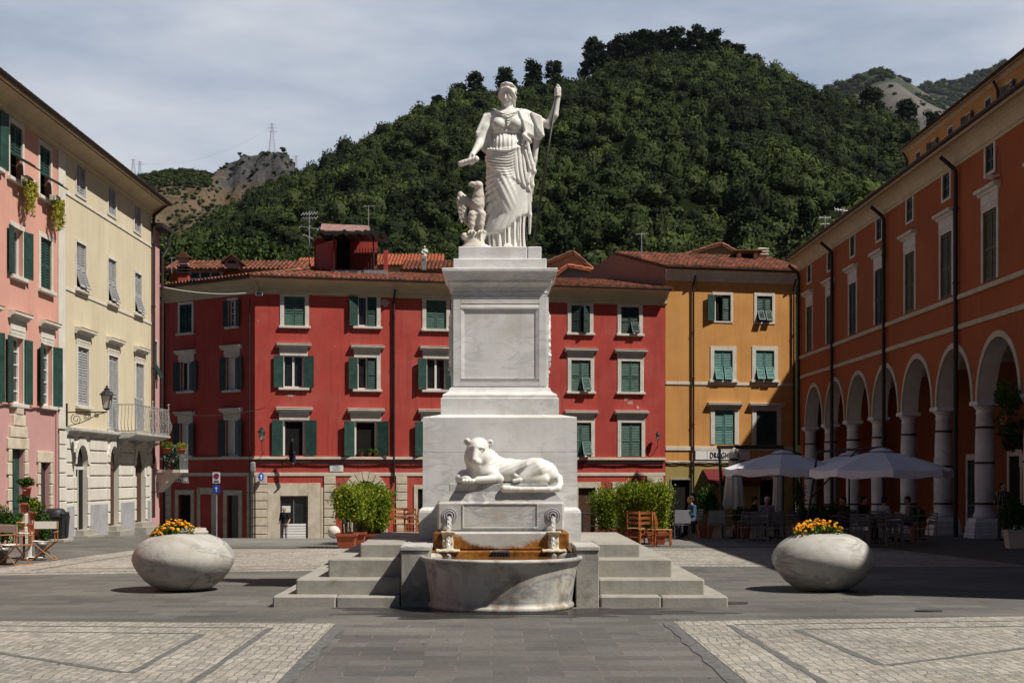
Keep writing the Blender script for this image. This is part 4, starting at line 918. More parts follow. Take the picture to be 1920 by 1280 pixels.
mb.quad((0, 0, 12.15), (LP, 0, 12.15), (LP, 12, 12.15), (0, 12, 12.15)); mb.quad((0, 0, -1.8), (0, 4.2, -1.8), (0, 4.2, 12.15), (0, 0, 12.15)) if False else None
mb.quad((0, 0, zsp), (0, 12, zsp), (0, 12, 12.15), (0, 0, 12.15)); mb.quad((0, 4.3, -1.8), (0, 12, -1.8), (0, 12, zsp), (0, 4.3, zsp)); mb.quad((LP, 0, -1.8), (LP, 12, -1.8), (LP, 12, 12.15), (LP, 0, 12.15)); mb.quad((0, 12, -1.8), (LP, 12, -1.8), (LP, 12, 12.15), (0, 12, 12.15))
mb.build('wall', M['orange'], pal)
# arch intrados + white archivolts
M['arcstone'] = mat('pale_arch_trim', (.50, .42, .31), .85, .1, 3, .1)
for P, c0, c1 in zip(arches, cols[:-1], cols[1:]):
    mb = fP.mb()
    m = (c0+c1)/2; ri, ro = (c1-c0-.62)/2-.002, (c1-c0-.62)/2+.19; n = 24
    for k in range(n):
        t0, t1 = math.pi*k/n, math.pi*(k+1)/n; q = [(m-r_*math.cos(t), zsp+r_*math.sin(t)) for r_, t in ((ri, t0), (ri, t1), (ro, t1), (ro, t0))]
        mb.add([(x, -.05, z) for x, z in q]+[(x, .01, z) for x, z in q], [(0, 1, 2, 3), (0, 4, 5, 1), (2, 6, 7, 3)])
    av = mb.build('archivolt', M['arcstone'], pal); mb = fP.mb()
    for (a, b), (c, d) in zip(P[:-1], P[1:]): mb.quad((a, 0, b), (c, 0, d), (c, .55, d), (a, .55, b))
    mb.build('arch_soffit', M['white'], av)
# portico inside
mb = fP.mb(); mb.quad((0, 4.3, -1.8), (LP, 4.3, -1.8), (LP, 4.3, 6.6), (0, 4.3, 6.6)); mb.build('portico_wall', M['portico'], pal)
mb = fP.mb()
for c0, c1 in zip(cols[:-1], cols[1:]):        # groin-like ceiling: shallow vault per bay
    n = 8
    for k in range(n):
        t0, t1 = math.pi*k/n, math.pi*(k+1)/n; m = (c0+c1)/2; h = (c1-c0)/2
        mb.quad((m-h*math.cos(t0), .55, 6.15+.35*math.sin(t0)), (m-h*math.cos(t1), .55, 6.15+.35*math.sin(t1)), (m-h*math.cos(t1), 4.3, 6.15+.35*math.sin(t1)), (m-h*math.cos(t0), 4.3, 6.15+.35*math.sin(t0)))
mb.build('portico_ceiling', M['white'], pal)
for c in cols:
    yc = .29; g = gz(XR, YF-c); cm = MB(fP.M @ Matrix.Translation((c, yc, 0)))
    zc_ = zs_; z0 = g
    cm.lathe([(.33, g+.62), (.36, g+.68), (.33, g+.76), (.30, g+.82)]+[(.285, g+1.0), (.30, g+1.8), (.285, 3.0), (.25, zc_-.42)]+[(.27, zc_-.40), (.27, zc_-.36), (.25, zc_-.34), (.25, zc_-.28), (.33, zc_-.18), (.36, zc_-.14)], n=24)
    sh_ = cm.build('column', M['marble'], pal, smooth=True)
    pd = MB(fP.M @ Matrix.Translation((c, yc, 0))); pd.ring([(.50, g-.1), (.50, g+.12), (.47, g+.14), (.47, g+.34), (.44, g+.36), (.44, g+.5), (.40, g+.56), (.38, g+.62)]); pd.build('pedestal', M['marble'], sh_)
    pd = MB(fP.M @ Matrix.Translation((c, yc, 0))); pd.bbox(-.42, .42, -.36, .34, zc_-.14, zc_-.002, .02); pd.build('capital', M['marble'], sh_)
    for z in (g+1.08, g+2.35, 3.45):
        rg_ = MB(fP.M @ Matrix.Translation((c, yc, 0))); rg_.lathe([(.29, z-.035), (.315, z-.03), (.315, z+.03), (.29, z+.035)], n=24, cap=False)
        rg_.build('iron_ring', M['iron'], sh_)
mb = fP.mb(); mb.bbox(0, LP, -.07, .0, 6.66, 6.82, .015); mb.build('string_course', M['arcstone'], pal)
mb = fP.mb(); mb.bbox(0, LP, -.10, .0, 7.62, 7.78, .02); mb.build('string_course', M['arcstone'], pal)
eave(fP, pal, 12.60, 0, LP, .62, .62)
for Yp in (72.9, 65.7, 56.9, 48.0, 39.0):
    px = CX+XR*F/Yp; downpipe(fP, pal, px, gz(XR, Yp) if Yp < 50 else 3.4 if Yp > 70 else gz(XR, Yp), 11.7, out=.12, r=.075, eave_out=.62)
roof(fP.M, pal, (-.3, -.60, 12.60), (LP+.2, -.60, 12.60), (LP-4, 6, 14.7), (4, 6, 14.7), tw=.3, rl=.6)
mb = fP.mb(); mb.add([(-.3, -.55, 12.55), (4, 6, 14.65), (-.3, 12.5, 12.6), (LP, -.55, 12.55), (LP-4, 6, 14.65), (LP, 12.5, 12.6)], [(0, 2, 1), (3, 4, 5), (1, 2, 5, 4), (0, 3, 5, 2)]); mb.build('roof_back', M['tile'], pal)
# shop fronts inside the portico
for Yd, w, kind in ((60, 1.0, 'glass'), (55, 1.2, 'dark'), (50.5, 1.1, 'glass'), (64.5, 1.0, 'dark'), (46.3, 1.2, 'dark'), (42, 1.1, 'glass')):
    u = YF-Yd; mb = fP.mb(); g = gz(19, Yd); t = .18
    mb.bbox(u-w/2-t, u-w/2, 4.22, 4.3, g, g+3.1, .01); mb.bbox(u+w/2, u+w/2+t, 4.22, 4.3, g, g+3.1, .01); mb.box(u-w/2, u+w/2, 4.222, 4.3, g+2.85, g+3.1)
    d = mb.build('shop_doorway', M['trim'], pal); p = fP.mb(); p.box(u-w/2, u+w/2, 4.26, 4.295, g, g+2.85); p.build('door_panel', M[kind], d)
    if kind == 'glass': p = fP.mb(); p.box(u-.03, u+.03, 4.23, 4.26, g, g+2.85); p.box(u-w/2, u+w/2, 4.235, 4.255, g+1.0, g+1.06); p.build('frame', M['teal'], d)
# ===== tall ochre house behind the palace =====
tall = thing('tall_house', 'tall ochre house rising behind the orange palace roof at the right edge', 'building', (26.5, 95.8, 0))
fT = Fac((26.5, 95.8), (26.5, 30), tall); hT = []
for i in range(17):
    Yw = 93-i*3.3; pc = lambda Y: CX+26.5*F/Y; a, b = pc(Yw+.45), pc(Yw-.45); c = (a+b)/2; Yc = 26.5*F/(c-CX)
    window(fT, tall, (a, b, CY-(22.15-EH)*F/Yc, CY-(20.8-EH)*F/Yc), hT, sh='open' if i % 2 else 'closed', sm='dkgreen', sur=.1, glass='glass')
mb = fT.mb(); wall(mb, 0, fT.L, -2, 22.65, hT); shell(mb, 0, fT.L, -2, 22.65, 10); mb.build('wall', M['ochre'], tall)
eave(fT, tall, 22.9, -.2, fT.L, .34, .30)
for Yp in (95.3, 78, 60): downpipe(fT, tall, CX+26.5*F/Yp, 10, 22.1, eave_out=.34, r=.08)
roof(fT.M, tall, (-.5, -.34, 22.9), (fT.L, -.34, 22.9), (fT.L-3, 5, 24.6), (3, 5, 24.6), tw=.4, rl=.8)
mb = fT.mb(); mb.prof([(-.6, 22.9), (5, 24.5), (10.5, 22.9)], 3, fT.L-3); mb.build('roof_back', M['tile'], tall)
mb = fT.mb(); Yc = 62.5; u = 95.8-Yc; mb.box(u-.7, u+.7, .5, 1.9, 22.9, 24.5); mb.build('dormer', M['ochre'], tall)
mb = fT.mb(); mb.add([(u-.95, .1, 24.3), (u, .1, 25.1), (u+.95, .1, 24.3), (u-.95, 2.4, 24.3), (u, 2.4, 25.1), (u+.95, 2.4, 24.3)], [(0, 1, 4, 3), (1, 2, 5, 4), (0, 2, 1), (3, 4, 5), (0, 3, 5, 2)]); mb.build('dormer_roof', M['tile'], tall)

# ===== left row: pink house, pale yellow house, sliver =====
LA = Vector((-13.835, 20.0)); LBd = (Vector((-13.4, 58.2))-LA).normalized()
tmp = type('T', (), {'location': Vector((0, 0, 0))})()
f0 = Fac(LA, LA+LBd*40, tmp)
uP, uY, uE = f0.u(108), f0.u(283.5), f0.u(299)
def fac_between(ua, ub, root_name, label):
    o = LA+LBd*ua; r = thing(root_name, label, 'building', (o.x, o.y, 0)); return r, Fac(o, LA+LBd*ub, r)
pink, fK = fac_between(0, uP, 'pink_house', 'pink house with dark green shutters and trailing window plants at the left edge')
yel, fY = fac_between(uP, uY, 'yellow_house', 'pale yellow house with grey shutters and white arched ground floor')
hK = []; hY = []
def wK(px, **k): return window(fK, pink, px, hK, **k)
kt = dict(sm='green', sur=.14, ang=62)
w_a = wK((17, 41, 236, 338), sh='tilt', glass='hole', **kt); w_b = wK((73.5, 94, 277, 372), sh='tilt', glass='hole', **kt); wK((-28, -4, 198, 308), sh='open', sm='green', sur=.14)
wK((22.5, 42, 429, 519), sh='open', sm='green', sur=.14, glass='curtain'); wK((75, 95.5, 448, 544), sm='green', sur=.14); wK((-45, -24, 370, 476), sh='tilt', sm='green', sur=.14)
wK((21, 42.6, 633, 757), sh='open', sm='green', sur=.14, hood=1, frieze=.42, glass='glass', bars=5); wK((78, 97, 647, 761), sh='open', sm='green', sur=.14, hood=1, frieze=.42, bars=5); wK((-36, -14, 618, 752), sh='open', sm='green', sur=.14, hood=1, frieze=.42)
ZL = 12.50
def rusticated(fc, root, px, holes, dm, zt_, name='stone_doorway', tooth=.32, key=True, z0=-.6):
    u0, u1, zz, z1 = fc.rect(*px); zz = z0; holes.append((u0, u1, zz, z1)); mb = fc.mb(); n = 9; h = (z1-zz)/n
    for k in range(n):
        w = tooth*(1.0 if k % 2 else .72)
        mb.bbox(u0-w, u0, -.07, .02, zz+k*h+.01, zz+(k+1)*h-.01, .02); mb.bbox(u1, u1+w, -.07, .02, zz+k*h+.01, zz+(k+1)*h-.01, .02)
    if key:
        for k, (w, a) in enumerate([(1.0, 0), (.8, .33), (.55, .66), (.32, .98)]):
            m = (u0+u1)/2; W2 = (u1-u0)/2+tooth; mb.bbox(m-W2*w, m+W2*w, -.07-.015*k, .02, z1+a*1.0, z1+(a+.32)*1.0, .02)
    else: mb.bbox(u0-tooth, u1+tooth, -.07, .02, z1, z1+.34, .02)
    d = mb.build(name, M['travert'], root); p = fc.mb(); p.box(u0+.002, u1-.002, .12, .17, zz, z1-.002)
    o = p.build('door_panel', M[dm], d); return d, (u0, u1, zz, z1)
d, r = rusticated(fK, pink, (19, 44, 842, 1008), hK, 'green', 0); d2, r2 = rusticated(fK, pink, (73, 92, 867, 1006), hK, 'glass', 0, key=False, tooth=.25)
p = fK.mb(); u0, u1, z0, z1 = r
for a, b in ((u0+.08, (u0+u1)/2-.04), ((u0+u1)/2+.04, u1-.08)):
    for c, e_ in ((z0+.8, z0+1.5), (z0+1.62, z0+2.5)): p.bbox(a, b, .095, .12, c, e_, .02)
p.build('door_moulding', M['green'], d)
zl = f0.z(108, 772)
mb = fK.mb(); wall(mb, 0, fK.L, zl, ZL-.3, hK); shell(mb, 0, fK.L, -.8, ZL-.3, 9); mb.build('wall', M['pink'], pink)
mb = fK.mb(); wall(mb, 0, fK.L, -.8, zl-.0, [h for h in hK if h[3] < zl+.3]); mb.build('ground_floor_wall', M['pinklow'], pink)
eave(fK, pink, ZL, 0, fK.L, .62, .52)
mb = fK.mb(); mb.tube([(fK.L*k/59, -.05-.02*(k % 2), zl+.02*math.sin(k*1.3)+.04) for k in range(60)], .028, 5); mb.tube([(fK.L-.25, -.06, zl), (fK.L-.25, -.06, -.5)], .03, 5); mb.build('cable', M['pinklow'], pink)
ks = dict(sm='grey', tm='trim')
for px in ((142, 160, 310, 368), (202, 216.5, 353, 404), (251, 263.5, 387, 436)): window(fY, yel, px, hY, sur=.09, sill=False, **ks)
for px in ((142, 160.5, 457, 543), (202, 216.8, 487, 568), (252, 264.5, 513.5, 588)): window(fY, yel, px, hY, sh='tilt', ang=17, sur=.10, glass='hole', **ks)
window(fY, yel, (145, 165.5, 652, 761), hY, hood=1, frieze=.30, sur=.17, **ks); window(fY, yel, (203, 220.5, 668, 806), hY, hood=1, frieze=.30, sur=.17, sill=False, surb=False, **ks); window(fY, yel, (254, 269, 682, 806), hY, hood=1, frieze=.30, sur=.15, sill=False, surb=False, **ks)
mb = fY.mb(); wall(mb, 0, fY.L, 3.35, ZL-.3, hY); shell(mb, 0, fY.L, -.8, ZL-.3, 9); mb.build('wall', M['yellow'], yel)
eave(fY, yel, ZL, 0, fY.L+.3, .62, .52)
for z in (10.83, 7.83): mb = fY.mb(); mb.bbox(0, fY.L, -.03, .0, z-.05, z+.05, .01); mb.build('string_course', M['trim'], yel)
# white pilaster strip at the party wall
mb = fY.mb(); ua_ = fY.u(120.5); mb.bbox(0, ua_, -.05, .0, 3.4, ZL-.5, .01)
for k in range(9): mb.bbox(0, ua_+.02, -.08, -.04, -.6+k*.44, -.6+(k+1)*.44-.03, .015)
mb.build('corner_pilaster', M['white'], yel)
# white rusticated ground floor with arches
mb = fY.mb(); zc_ = 3.25; holes = []; AR = []
for px in ((141, 162, 834, 1003), (203.5, 220, 836, 1000), (253, 270.5, 838, 998)):
    u0, u1, z0, z1 = fY.rect(*px); AR.append((u0, u1, z1))
us = 0
for (u0, u1, z1) in AR+[(fY.L, fY.L, 0)]:
    mb.quad((us, -.02, -.8), (u0, -.02, -.8), (u0, -.02, zc_), (us, -.02, zc_)); us = u1
for (u0, u1, z1) in AR:
    r_ = (u1-u0)/2; m = (u0+u1)/2; zs2 = z1-r_; n = 14; P = [(m-r_*math.cos(math.pi*k/n), zs2+r_*math.sin(math.pi*k/n)) for k in range(n+1)]
    for (a, b), (c, d) in zip(P[:-1], P[1:]): mb.quad((a, -.02, b), (c, -.02, d), (c, -.02, zc_), (a, -.02, zc_)); mb.quad((a, -.02, b), (a, .12, b), (c, .12, d), (c, -.02, d))
    for u in (u0, u1): mb.quad((u, -.02, -.8), (u, .12, -.8), (u, .12, zs2), (u, -.02, zs2))
mb.build('ground_floor_wall', M['white'], yel)
segs = []; us = ua_+.1
for (u0, u1, z1) in AR+[(fY.L-.05, 0, 0)]:
    if u0-.32-us > .15: segs.append((us, u0-.32)); 
    us = u1+.32
mb = fY.mb()
for a, b in segs:
    for k in range(7): mb.bbox(a, b, -.06, -.015, .25+k*.42+.02, .25+(k+1)*.42-.02, .018)
for (u0, u1, z1) in AR:
    r_ = (u1-u0)/2; m = (u0+u1)/2; zs2 = z1-r_
    for k in range(11):
        t0, t1 = math.pi*(k+.06)/11, math.pi*(k+.94)/11; q = [(m-r2*math.cos(t), zs2+r2*math.sin(t)) for r2, t in ((r_, t0), (r_, t1), (r_+.26, t1), (r_+.26, t0))]
        mb.add([(x, -.07, z) for x, z in q]+[(x, -.015, z) for x, z in q], [(0, 1, 2, 3), (0, 4, 5, 1), (1, 5, 6, 2), (2, 6, 7, 3), (3, 7, 4, 0)])
    for sx, u in ((-1, u0), (1, u1)):
        k = 0
        while .25+(k+1)*.42 < zs2: mb.bbox(min(u, u+sx*.26), max(u, u+sx*.26), -.07, -.015, .25+k*.42+.02, .25+(k+1)*.42-.02, .015); k += 1
mb.build('rusticated_block', M['white'], yel)
for a, b in segs: mb = fY.mb(); mb.bbox(a, b, -.075, -.015, -.8, .98, .012); mb.build('marble_dado', M['dado'], yel)
for i, (u0, u1, z1) in enumerate(AR):
    p = fY.mb(); p.box(u0-.05, u1+.05, .12, .16, -.8, z1); dr = p.build('arched_door', M[['dark', 'brown', 'brown'][i]], yel)
    p = fY.mb(); zz = z1-.75; p.box(u0, u1, .09, .12, zz-.05, zz+.05); p.box((u0+u1)/2-.03, (u0+u1)/2+.03, .09, .12, -.8, zz-.05)
    p.build('door_frame', M[['trim', 'brown', 'brown'][i]], dr)
    p = fY.mb(); p.box(u0-.35, u1+.35, -.5, -.02, -.8, .02+.0*i); p.box(u0-.1, u1+.1, -.3, .3, .02, .18); p.build('doorstep', M['step'], yel)
mb = fY.mb(); mb.prof([(0, 3.20), (-.10, 3.22), (-.14, 3.34), (-.24, 3.38), (-.24, 3.46), (0, 3.5)], ua_, fY.L+.05); mb.build('cornice', M['marble2'], yel)
for r_, fc in ((pink, fK), (yel, fY)):
    roof(fc.M, r_, (0, -.6, ZL+.0), (fc.L, -.6, ZL+.0), (fc.L, 5, ZL+1.7), (0, 5, ZL+1.7), tw=.3, rl=.6)
    mb = fc.mb(); mb.prof([(5, ZL+1.7), (10.5, ZL-.3), (5, ZL-.3)], 0, fc.L); mb.build('roof_back', M['tile'], r_)
# balcony with bellied railing
bal = fY.mb(); b0, b1 = fY.u(214), fY.u(281); bal.prof([(0, 3.22), (-.5, 3.28), (-.80, 3.39), (-.80, 3.47), (0, 3.47)], b0, b1)
for u in (b0+.3, (b0+b1)/2, b1-.3): bal.prof([(0, 2.9), (-.10, 2.9), (-.2, 3.04), (-.42, 3.12), (-.42, 3.2), (0, 3.2)], u-.07, u+.07)
balc = bal.build('balcony', M['marble2'], yel)
rl = fY.mb(); belly = [(0, .0), (-.10, .18), (-.13, .35), (-.04, .6), (.0, .95)]
def bal_run(pts):
    for (x, y, nx_, ny_) in pts:
        pth = [(x-nx_*o*-1*-1, y+ny_*o, 3.49+z) for o, z in belly]; rl.tube([(x+nx_*(-o), y+ny_*(-o), 3.49+z) for o, z in belly], .014, 4)
run = [(b0+.06+(b1-b0-.12)*k/22, -.74, 0, -1) for k in range(23)]+[(b0+.06, -.74+.72*k/6, -1, 0) for k in range(1, 7)]+[(b1-.06, -.74+.72*k/6, 1, 0) for k in range(1, 7)]
bal_run(run)
for z in (3.52, 4.45): rl.tube([(b0+.06, 0, z), (b0+.06, -.74, z), (b1-.06, -.74, z), (b1-.06, 0, z)], .022, 5)
for x in (b0+.06, (b0+b1)/2, b1-.06): rl.cyl((x, -.74, 3.47), (x, -.74, 4.6), .022, n=6); rl.ico((x, -.74, 4.65), .05)
rl.build('railing', M['galv'], balc)
# ---- sliver house with its alley balcony
slv, fV = fac_between(uY+.05, uE, 'alley_house', 'narrow pale pink house end just beyond the yellow house'); hV = []
for (a, b, y0, y1) in ((288, 294, 560, 640), (288, 294, 640, 700)): pass
window(fV, slv, (287.5, 294, 640, 712), hV, sm='green', sh='tilt', ang=25, sur=.05, sill=False)
mb = fV.mb(); wall(mb, 0, fV.L, -1, 11.6, hV); shell(mb, 0, fV.L, -1, 11.6, 9); mb.build('wall', M['pinklow'], slv)
mb = fV.mb(); mb.box(-.05, fV.L+.35, -.45, 9, 11.6, 11.75); mb.tube([(fV.L+.2, -.35, 11.6), (fV.L+.2, -.30, 11.0), (fV.L+.02, -.12, 10.6), (fV.L+.02, -.08, 3.2)], .06, 7); mb.build('eave', M['pipe'], slv)
downpipe(fY, yel, 283.3, .3, 11.9, out=.1, r=.06, eave_out=.62)
mb = fV.mb(); zb2 = fV.z(297, 880); x0_, x1_ = fV.L-.5, fV.L+.9
mb.box(x0_, x1_, -.95, 0, zb2-.12, zb2); mb.prof([(0, zb2-.9), (-.5, zb2-.4), (-.8, zb2-.12), (0, zb2-.12)], x0_+.1, x1_-.2); bb = mb.build('balcony', M['trim'], slv)
mb = fV.mb()
for k in range(9): x = x0_+(x1_-x0_)*k/8; mb.cyl((x, -.93, zb2), (x, -.93, zb2+.98), .014, n=4)
for k in range(1, 6): mb.cyl((x1_, -.93+.93*k/6, zb2), (x1_, -.93+.93*k/6, zb2+.98), .014, n=4)
mb.tube([(x0_, -.93, zb2+.98), (x1_, -.93, zb2+.98), (x1_, 0, zb2+.98)], .022, 5); mb.build('railing', M['galv'], bb)
ivy = []; 
C = np.stack([nprng.uniform(x0_, x1_, 900), nprng.uniform(-.90, -.80, 900), zb2+nprng.uniform(.02, .95, 900)], 1); C2_ = np.stack([np.full(500, x1_-.05)+nprng.uniform(-.05, .05, 500), nprng.uniform(-.9, 0, 500), zb2+nprng.uniform(.02, .95, 500)], 1)
Cc = np.concatenate([C, C2_]); V, Q = leafquads(Cc, .055); MM = np.array(fV.M); V = V@MM[:3, :3].T+MM[:3, 3]
M['ivy'] = foliage('variegated_ivy', [(0, (.02, .05, .03)), (.7, (.04, .09, .05)), (1, (.35, .38, .30))])
mesh_np('ivy_screen', V, Q, M['ivy'], bb, tv=nprng.uniform(0, 1, len(Q)))

# ===== roofs beyond the red house =====
def gable(name, lab, px0, px1, ye, yr, Y, depth, wm, rm, ridge_px=None, eave_y2=None, axis='x', H=14):
    """small house showing above the roofs: eave line ye, ridge line yr. axis 'x': ridge parallel to the picture; 'y': gable towards us"""
    a, b = W(px0, ye, Y), W(px1, eave_y2 or ye, Y); r = thing(name, lab, 'building', (a.x, Y, 0)); w = b.x-a.x; ze, z2 = a.z, b.z; zr = W(0, yr, Y+(depth/2 if axis == 'x' else 0)).z
    mb = MB()
    if axis == 'x':
        mb.box(0, w, 0, depth, -2, ze-.05); mb.add([(0, 0, ze-.05), (0, depth/2, zr-.1), (0, depth, ze-.05), (w, 0, ze-.05), (w, depth/2, zr-.1), (w, depth, ze-.05)], [(0, 1, 2), (3, 5, 4)]); mb.build('wall', M[wm], r)
        I = Matrix.Identity(4); roof(I, r, (-.3, -.5, ze), (w+.3, -.5, ze), (w+.3, depth/2, zr), (-.3, depth/2, zr), rm, .26, .45)
        mb = MB(); mb.quad((-.3, depth/2, zr), (w+.3, depth/2, zr), (w+.3, depth+.4, ze-.1), (-.3, depth+.4, ze-.1)); mb.build('roof_back', M[rm], r)
    else:
        xr = (W(ridge_px, 0, Y).x-a.x) if ridge_px else w/2
        mb.add([(0, 0, -2), (w, 0, -2), (w, 0, z2), (xr, 0, zr), (0, 0, ze), (0, depth, -2), (w, depth, -2), (w, depth, z2), (xr, depth, zr), (0, depth, ze)], [(0, 1, 2, 3, 4), (9, 8, 7, 6, 5), (0, 4, 9, 5), (1, 6, 7, 2)]); mb.build('wall', M[wm], r)
        I = Matrix.Identity(4); s = .35
        for (xe, z_) in ((0, ze), (w, z2)):
            dx = (xe-xr); k = 1+s/max(.1, abs(dx)); xo = xr+dx*k; zo = zr+(z_-zr)*k
            p = [(xo, -.35, zo+.05), (xo, depth, zo+.05), (xr, depth, zr+.05), (xr, -.35, zr+.05)]
            roof(I, r, p[0], p[1], p[2], p[3], rm, .26, .45)
    return r
g1 = gable('long_low_building', 'long low tiled-roof house with glazed strip behind the red house left end', 318, 560, 508, 491, 88, 6, 'orange', 'tile', eave_y2=508)
mb = MB(Matrix.Translation(-g1.location)); a, b = W(356, 512, 88), W(415, 522, 88); mb.box(a.x-.1, b.x+.1, 87.9, 88.02, b.z-.1, a.z+.15); gw = mb.build('glazed_strip', M['pvc'], g1)
mb = MB(Matrix.Translation(-g1.location))
for k in range(3): x = a.x+(b.x-a.x)*k/3; mb.box(x+.06, x+(b.x-a.x)/3-.06, 87.86, 87.9, b.z, a.z)
mb.build('pane', M['glass'], gw)
# dormer with fan window
dm = W(434, 0, 87); mb = MB(Matrix.Translation(-g1.location)); x0, x1 = W(421, 0, 87).x, W(448, 0, 87).x; z0, z1, z2 = W(0, 503, 87).z, W(0, 490, 87).z, W(0, 481, 87).z; xm = (x0+x1)/2
mb.add([(x0, 87, z0), (x1, 87, z0), (x1, 87, z1), (xm, 87, z2), (x0, 87, z1), (x0, 90, z0), (x1, 90, z0), (x1, 90, z1), (xm, 90, z2), (x0, 90, z1)], [(0, 1, 2, 3, 4), (0, 4, 9, 5), (1, 6, 7, 2)]); do = mb.build('dormer', M['pinklow'], g1)
mb = MB(Matrix.Translation(-g1.location)); o = .18; th = .1
for xa, za, xb, zb_ in ((x0-.2, z1-.1, xm, z2+.06), (xm, z2+.06, x1+.2, z1-.1)): mb.add([(xa, 86.8, za), (xb, 86.8, zb_), (xb, 90, zb_), (xa, 90, za), (xa, 86.8, za+th), (xb, 86.8, zb_+th), (xb, 90, zb_+th), (xa, 90, za+th)], [(0, 1, 2, 3), (7, 6, 5, 4), (0, 4, 5, 1), (1, 5, 6, 2), (2, 6, 7, 3), (3, 7, 4, 0)])
mb.build('dormer_roof', M['tile'], do)
mb = MB(Matrix.Translation(-g1.location)); zf2 = W(0, 494.5, 87).z
for k in range(4): 
    t0, t1 = math.pi*(k+.12)/4, math.pi*(k+.88)/4; mb.add([(xm, 86.98, zf2+.03), (xm-.26*math.cos(t0), 86.98, zf2+.26*math.sin(t0)), (xm-.26*math.cos((t0+t1)/2), 86.98, zf2+.26*math.sin((t0+t1)/2)), (xm-.26*math.cos(t1), 86.98, zf2+.26*math.sin(t1))], [(0, 1, 2, 3)])
mb.build('fan_window', M['dark'], do)
gable('tiled_house', 'bright orange tiled roof showing left of the rooftop terrace hut', 556, 640, 503, 485, 120, 8, 'pinklow', 'tile2')
gable('tiled_house', 'wide bright orange tiled roof behind the little rooftop statue', 700, 822, 500, 478, 112, 9, 'yellow', 'tile2')
gable('tiled_house', 'dull brown tiled roof right of the terrace hut, below the orange roof', 760, 858, 508, 490, 100, 8, 'grey', 'tile')
gable('gabled_house', 'grey-beige gabled house right of the column cornice', 1000, 1112, 505, 474, 96, 9, 'soffit', 'tile', 1074, 508, 'y')
gable('gabled_house', 'low grey gable with orange roof between the column and the ochre house', 1040, 1165, 519, 500, 90, 7, 'grey', 'tile2', 1064, 519, 'y')
gable('gabled_house', 'grey weathered gable house behind the ochre house roof', 1255, 1396, 489, 459, 94, 9, 'soffit', 'tile', 1352, 484, 'y')
dh = thing('roof_dormer', 'small open dormer on the ochre house roof', 'dormer', tuple(W(1402, 489, 82))); mb = MB(); mb.box(-.55, -.35, 0, .9, -.6, .42); mb.box(.35, .55, 0, .9, -.6, .42); mb.box(-.55, .55, .7, .9, -.6, .42); mb.build('wall', M['trim'], dh)
mb = MB(); mb.box(-.75, .75, -.2, 1.1, .42, .5); mb.bbox(-.8, .8, -.25, 1.1, .5, .6, .03); mb.build('roof', M['tile'], dh); mb = MB(); mb.box(-.34, .34, .3, .35, -.5, .4); mb.build('dark_opening', M['dark'], dh)
def chimney(px, py, Y, lab, m='white', s=1.0, pot=True):
    p = W(px, py, Y); c = thing('chimney', lab, 'chimney', tuple(p)); mb = MB(); mb.box(-.28*s, .28*s, -.28*s, .28*s, -1.0*s, .4*s); mb.build('stack', M[m], c)
    mb = MB()
    for k in range(3): mb.bbox(-.36*s, .36*s, -.36*s, .36*s, (.42+.17*k)*s, (.50+.17*k)*s, .02)
    mb.box(-.2*s, .2*s, -.2*s, .2*s, .4*s, .9*s); mb.build('vent_slats', M['trim' if pot else 'iron'], c); return c
chimney(1429, 492, 83, 'grey slatted chimney at the right end of the ochre house roof', 'soffit', .9)
ch = chimney(345, 528, 79.5, 'red chimney with little gabled top on the left roof edge', 'red', .95, False)
mb = MB(); mb.box(-.25, .25, -.25, .25, .9, 1.3); mb.build('vent_house', M['pinklow'], ch); mb = MB(); mb.add([(-.42, -.35, 1.25), (0, -.35, 1.62), (.42, -.35, 1.25), (-.42, .35, 1.25), (0, .35, 1.62), (.42, .35, 1.25)], [(0, 1, 4, 3), (1, 2, 5, 4), (0, 2, 1), (3, 4, 5)]); mb.build('cap', M['tile'], ch)
chimney(795, 492, 98, 'small pale pedestal base carrying the rooftop statue', 'galv', .5)
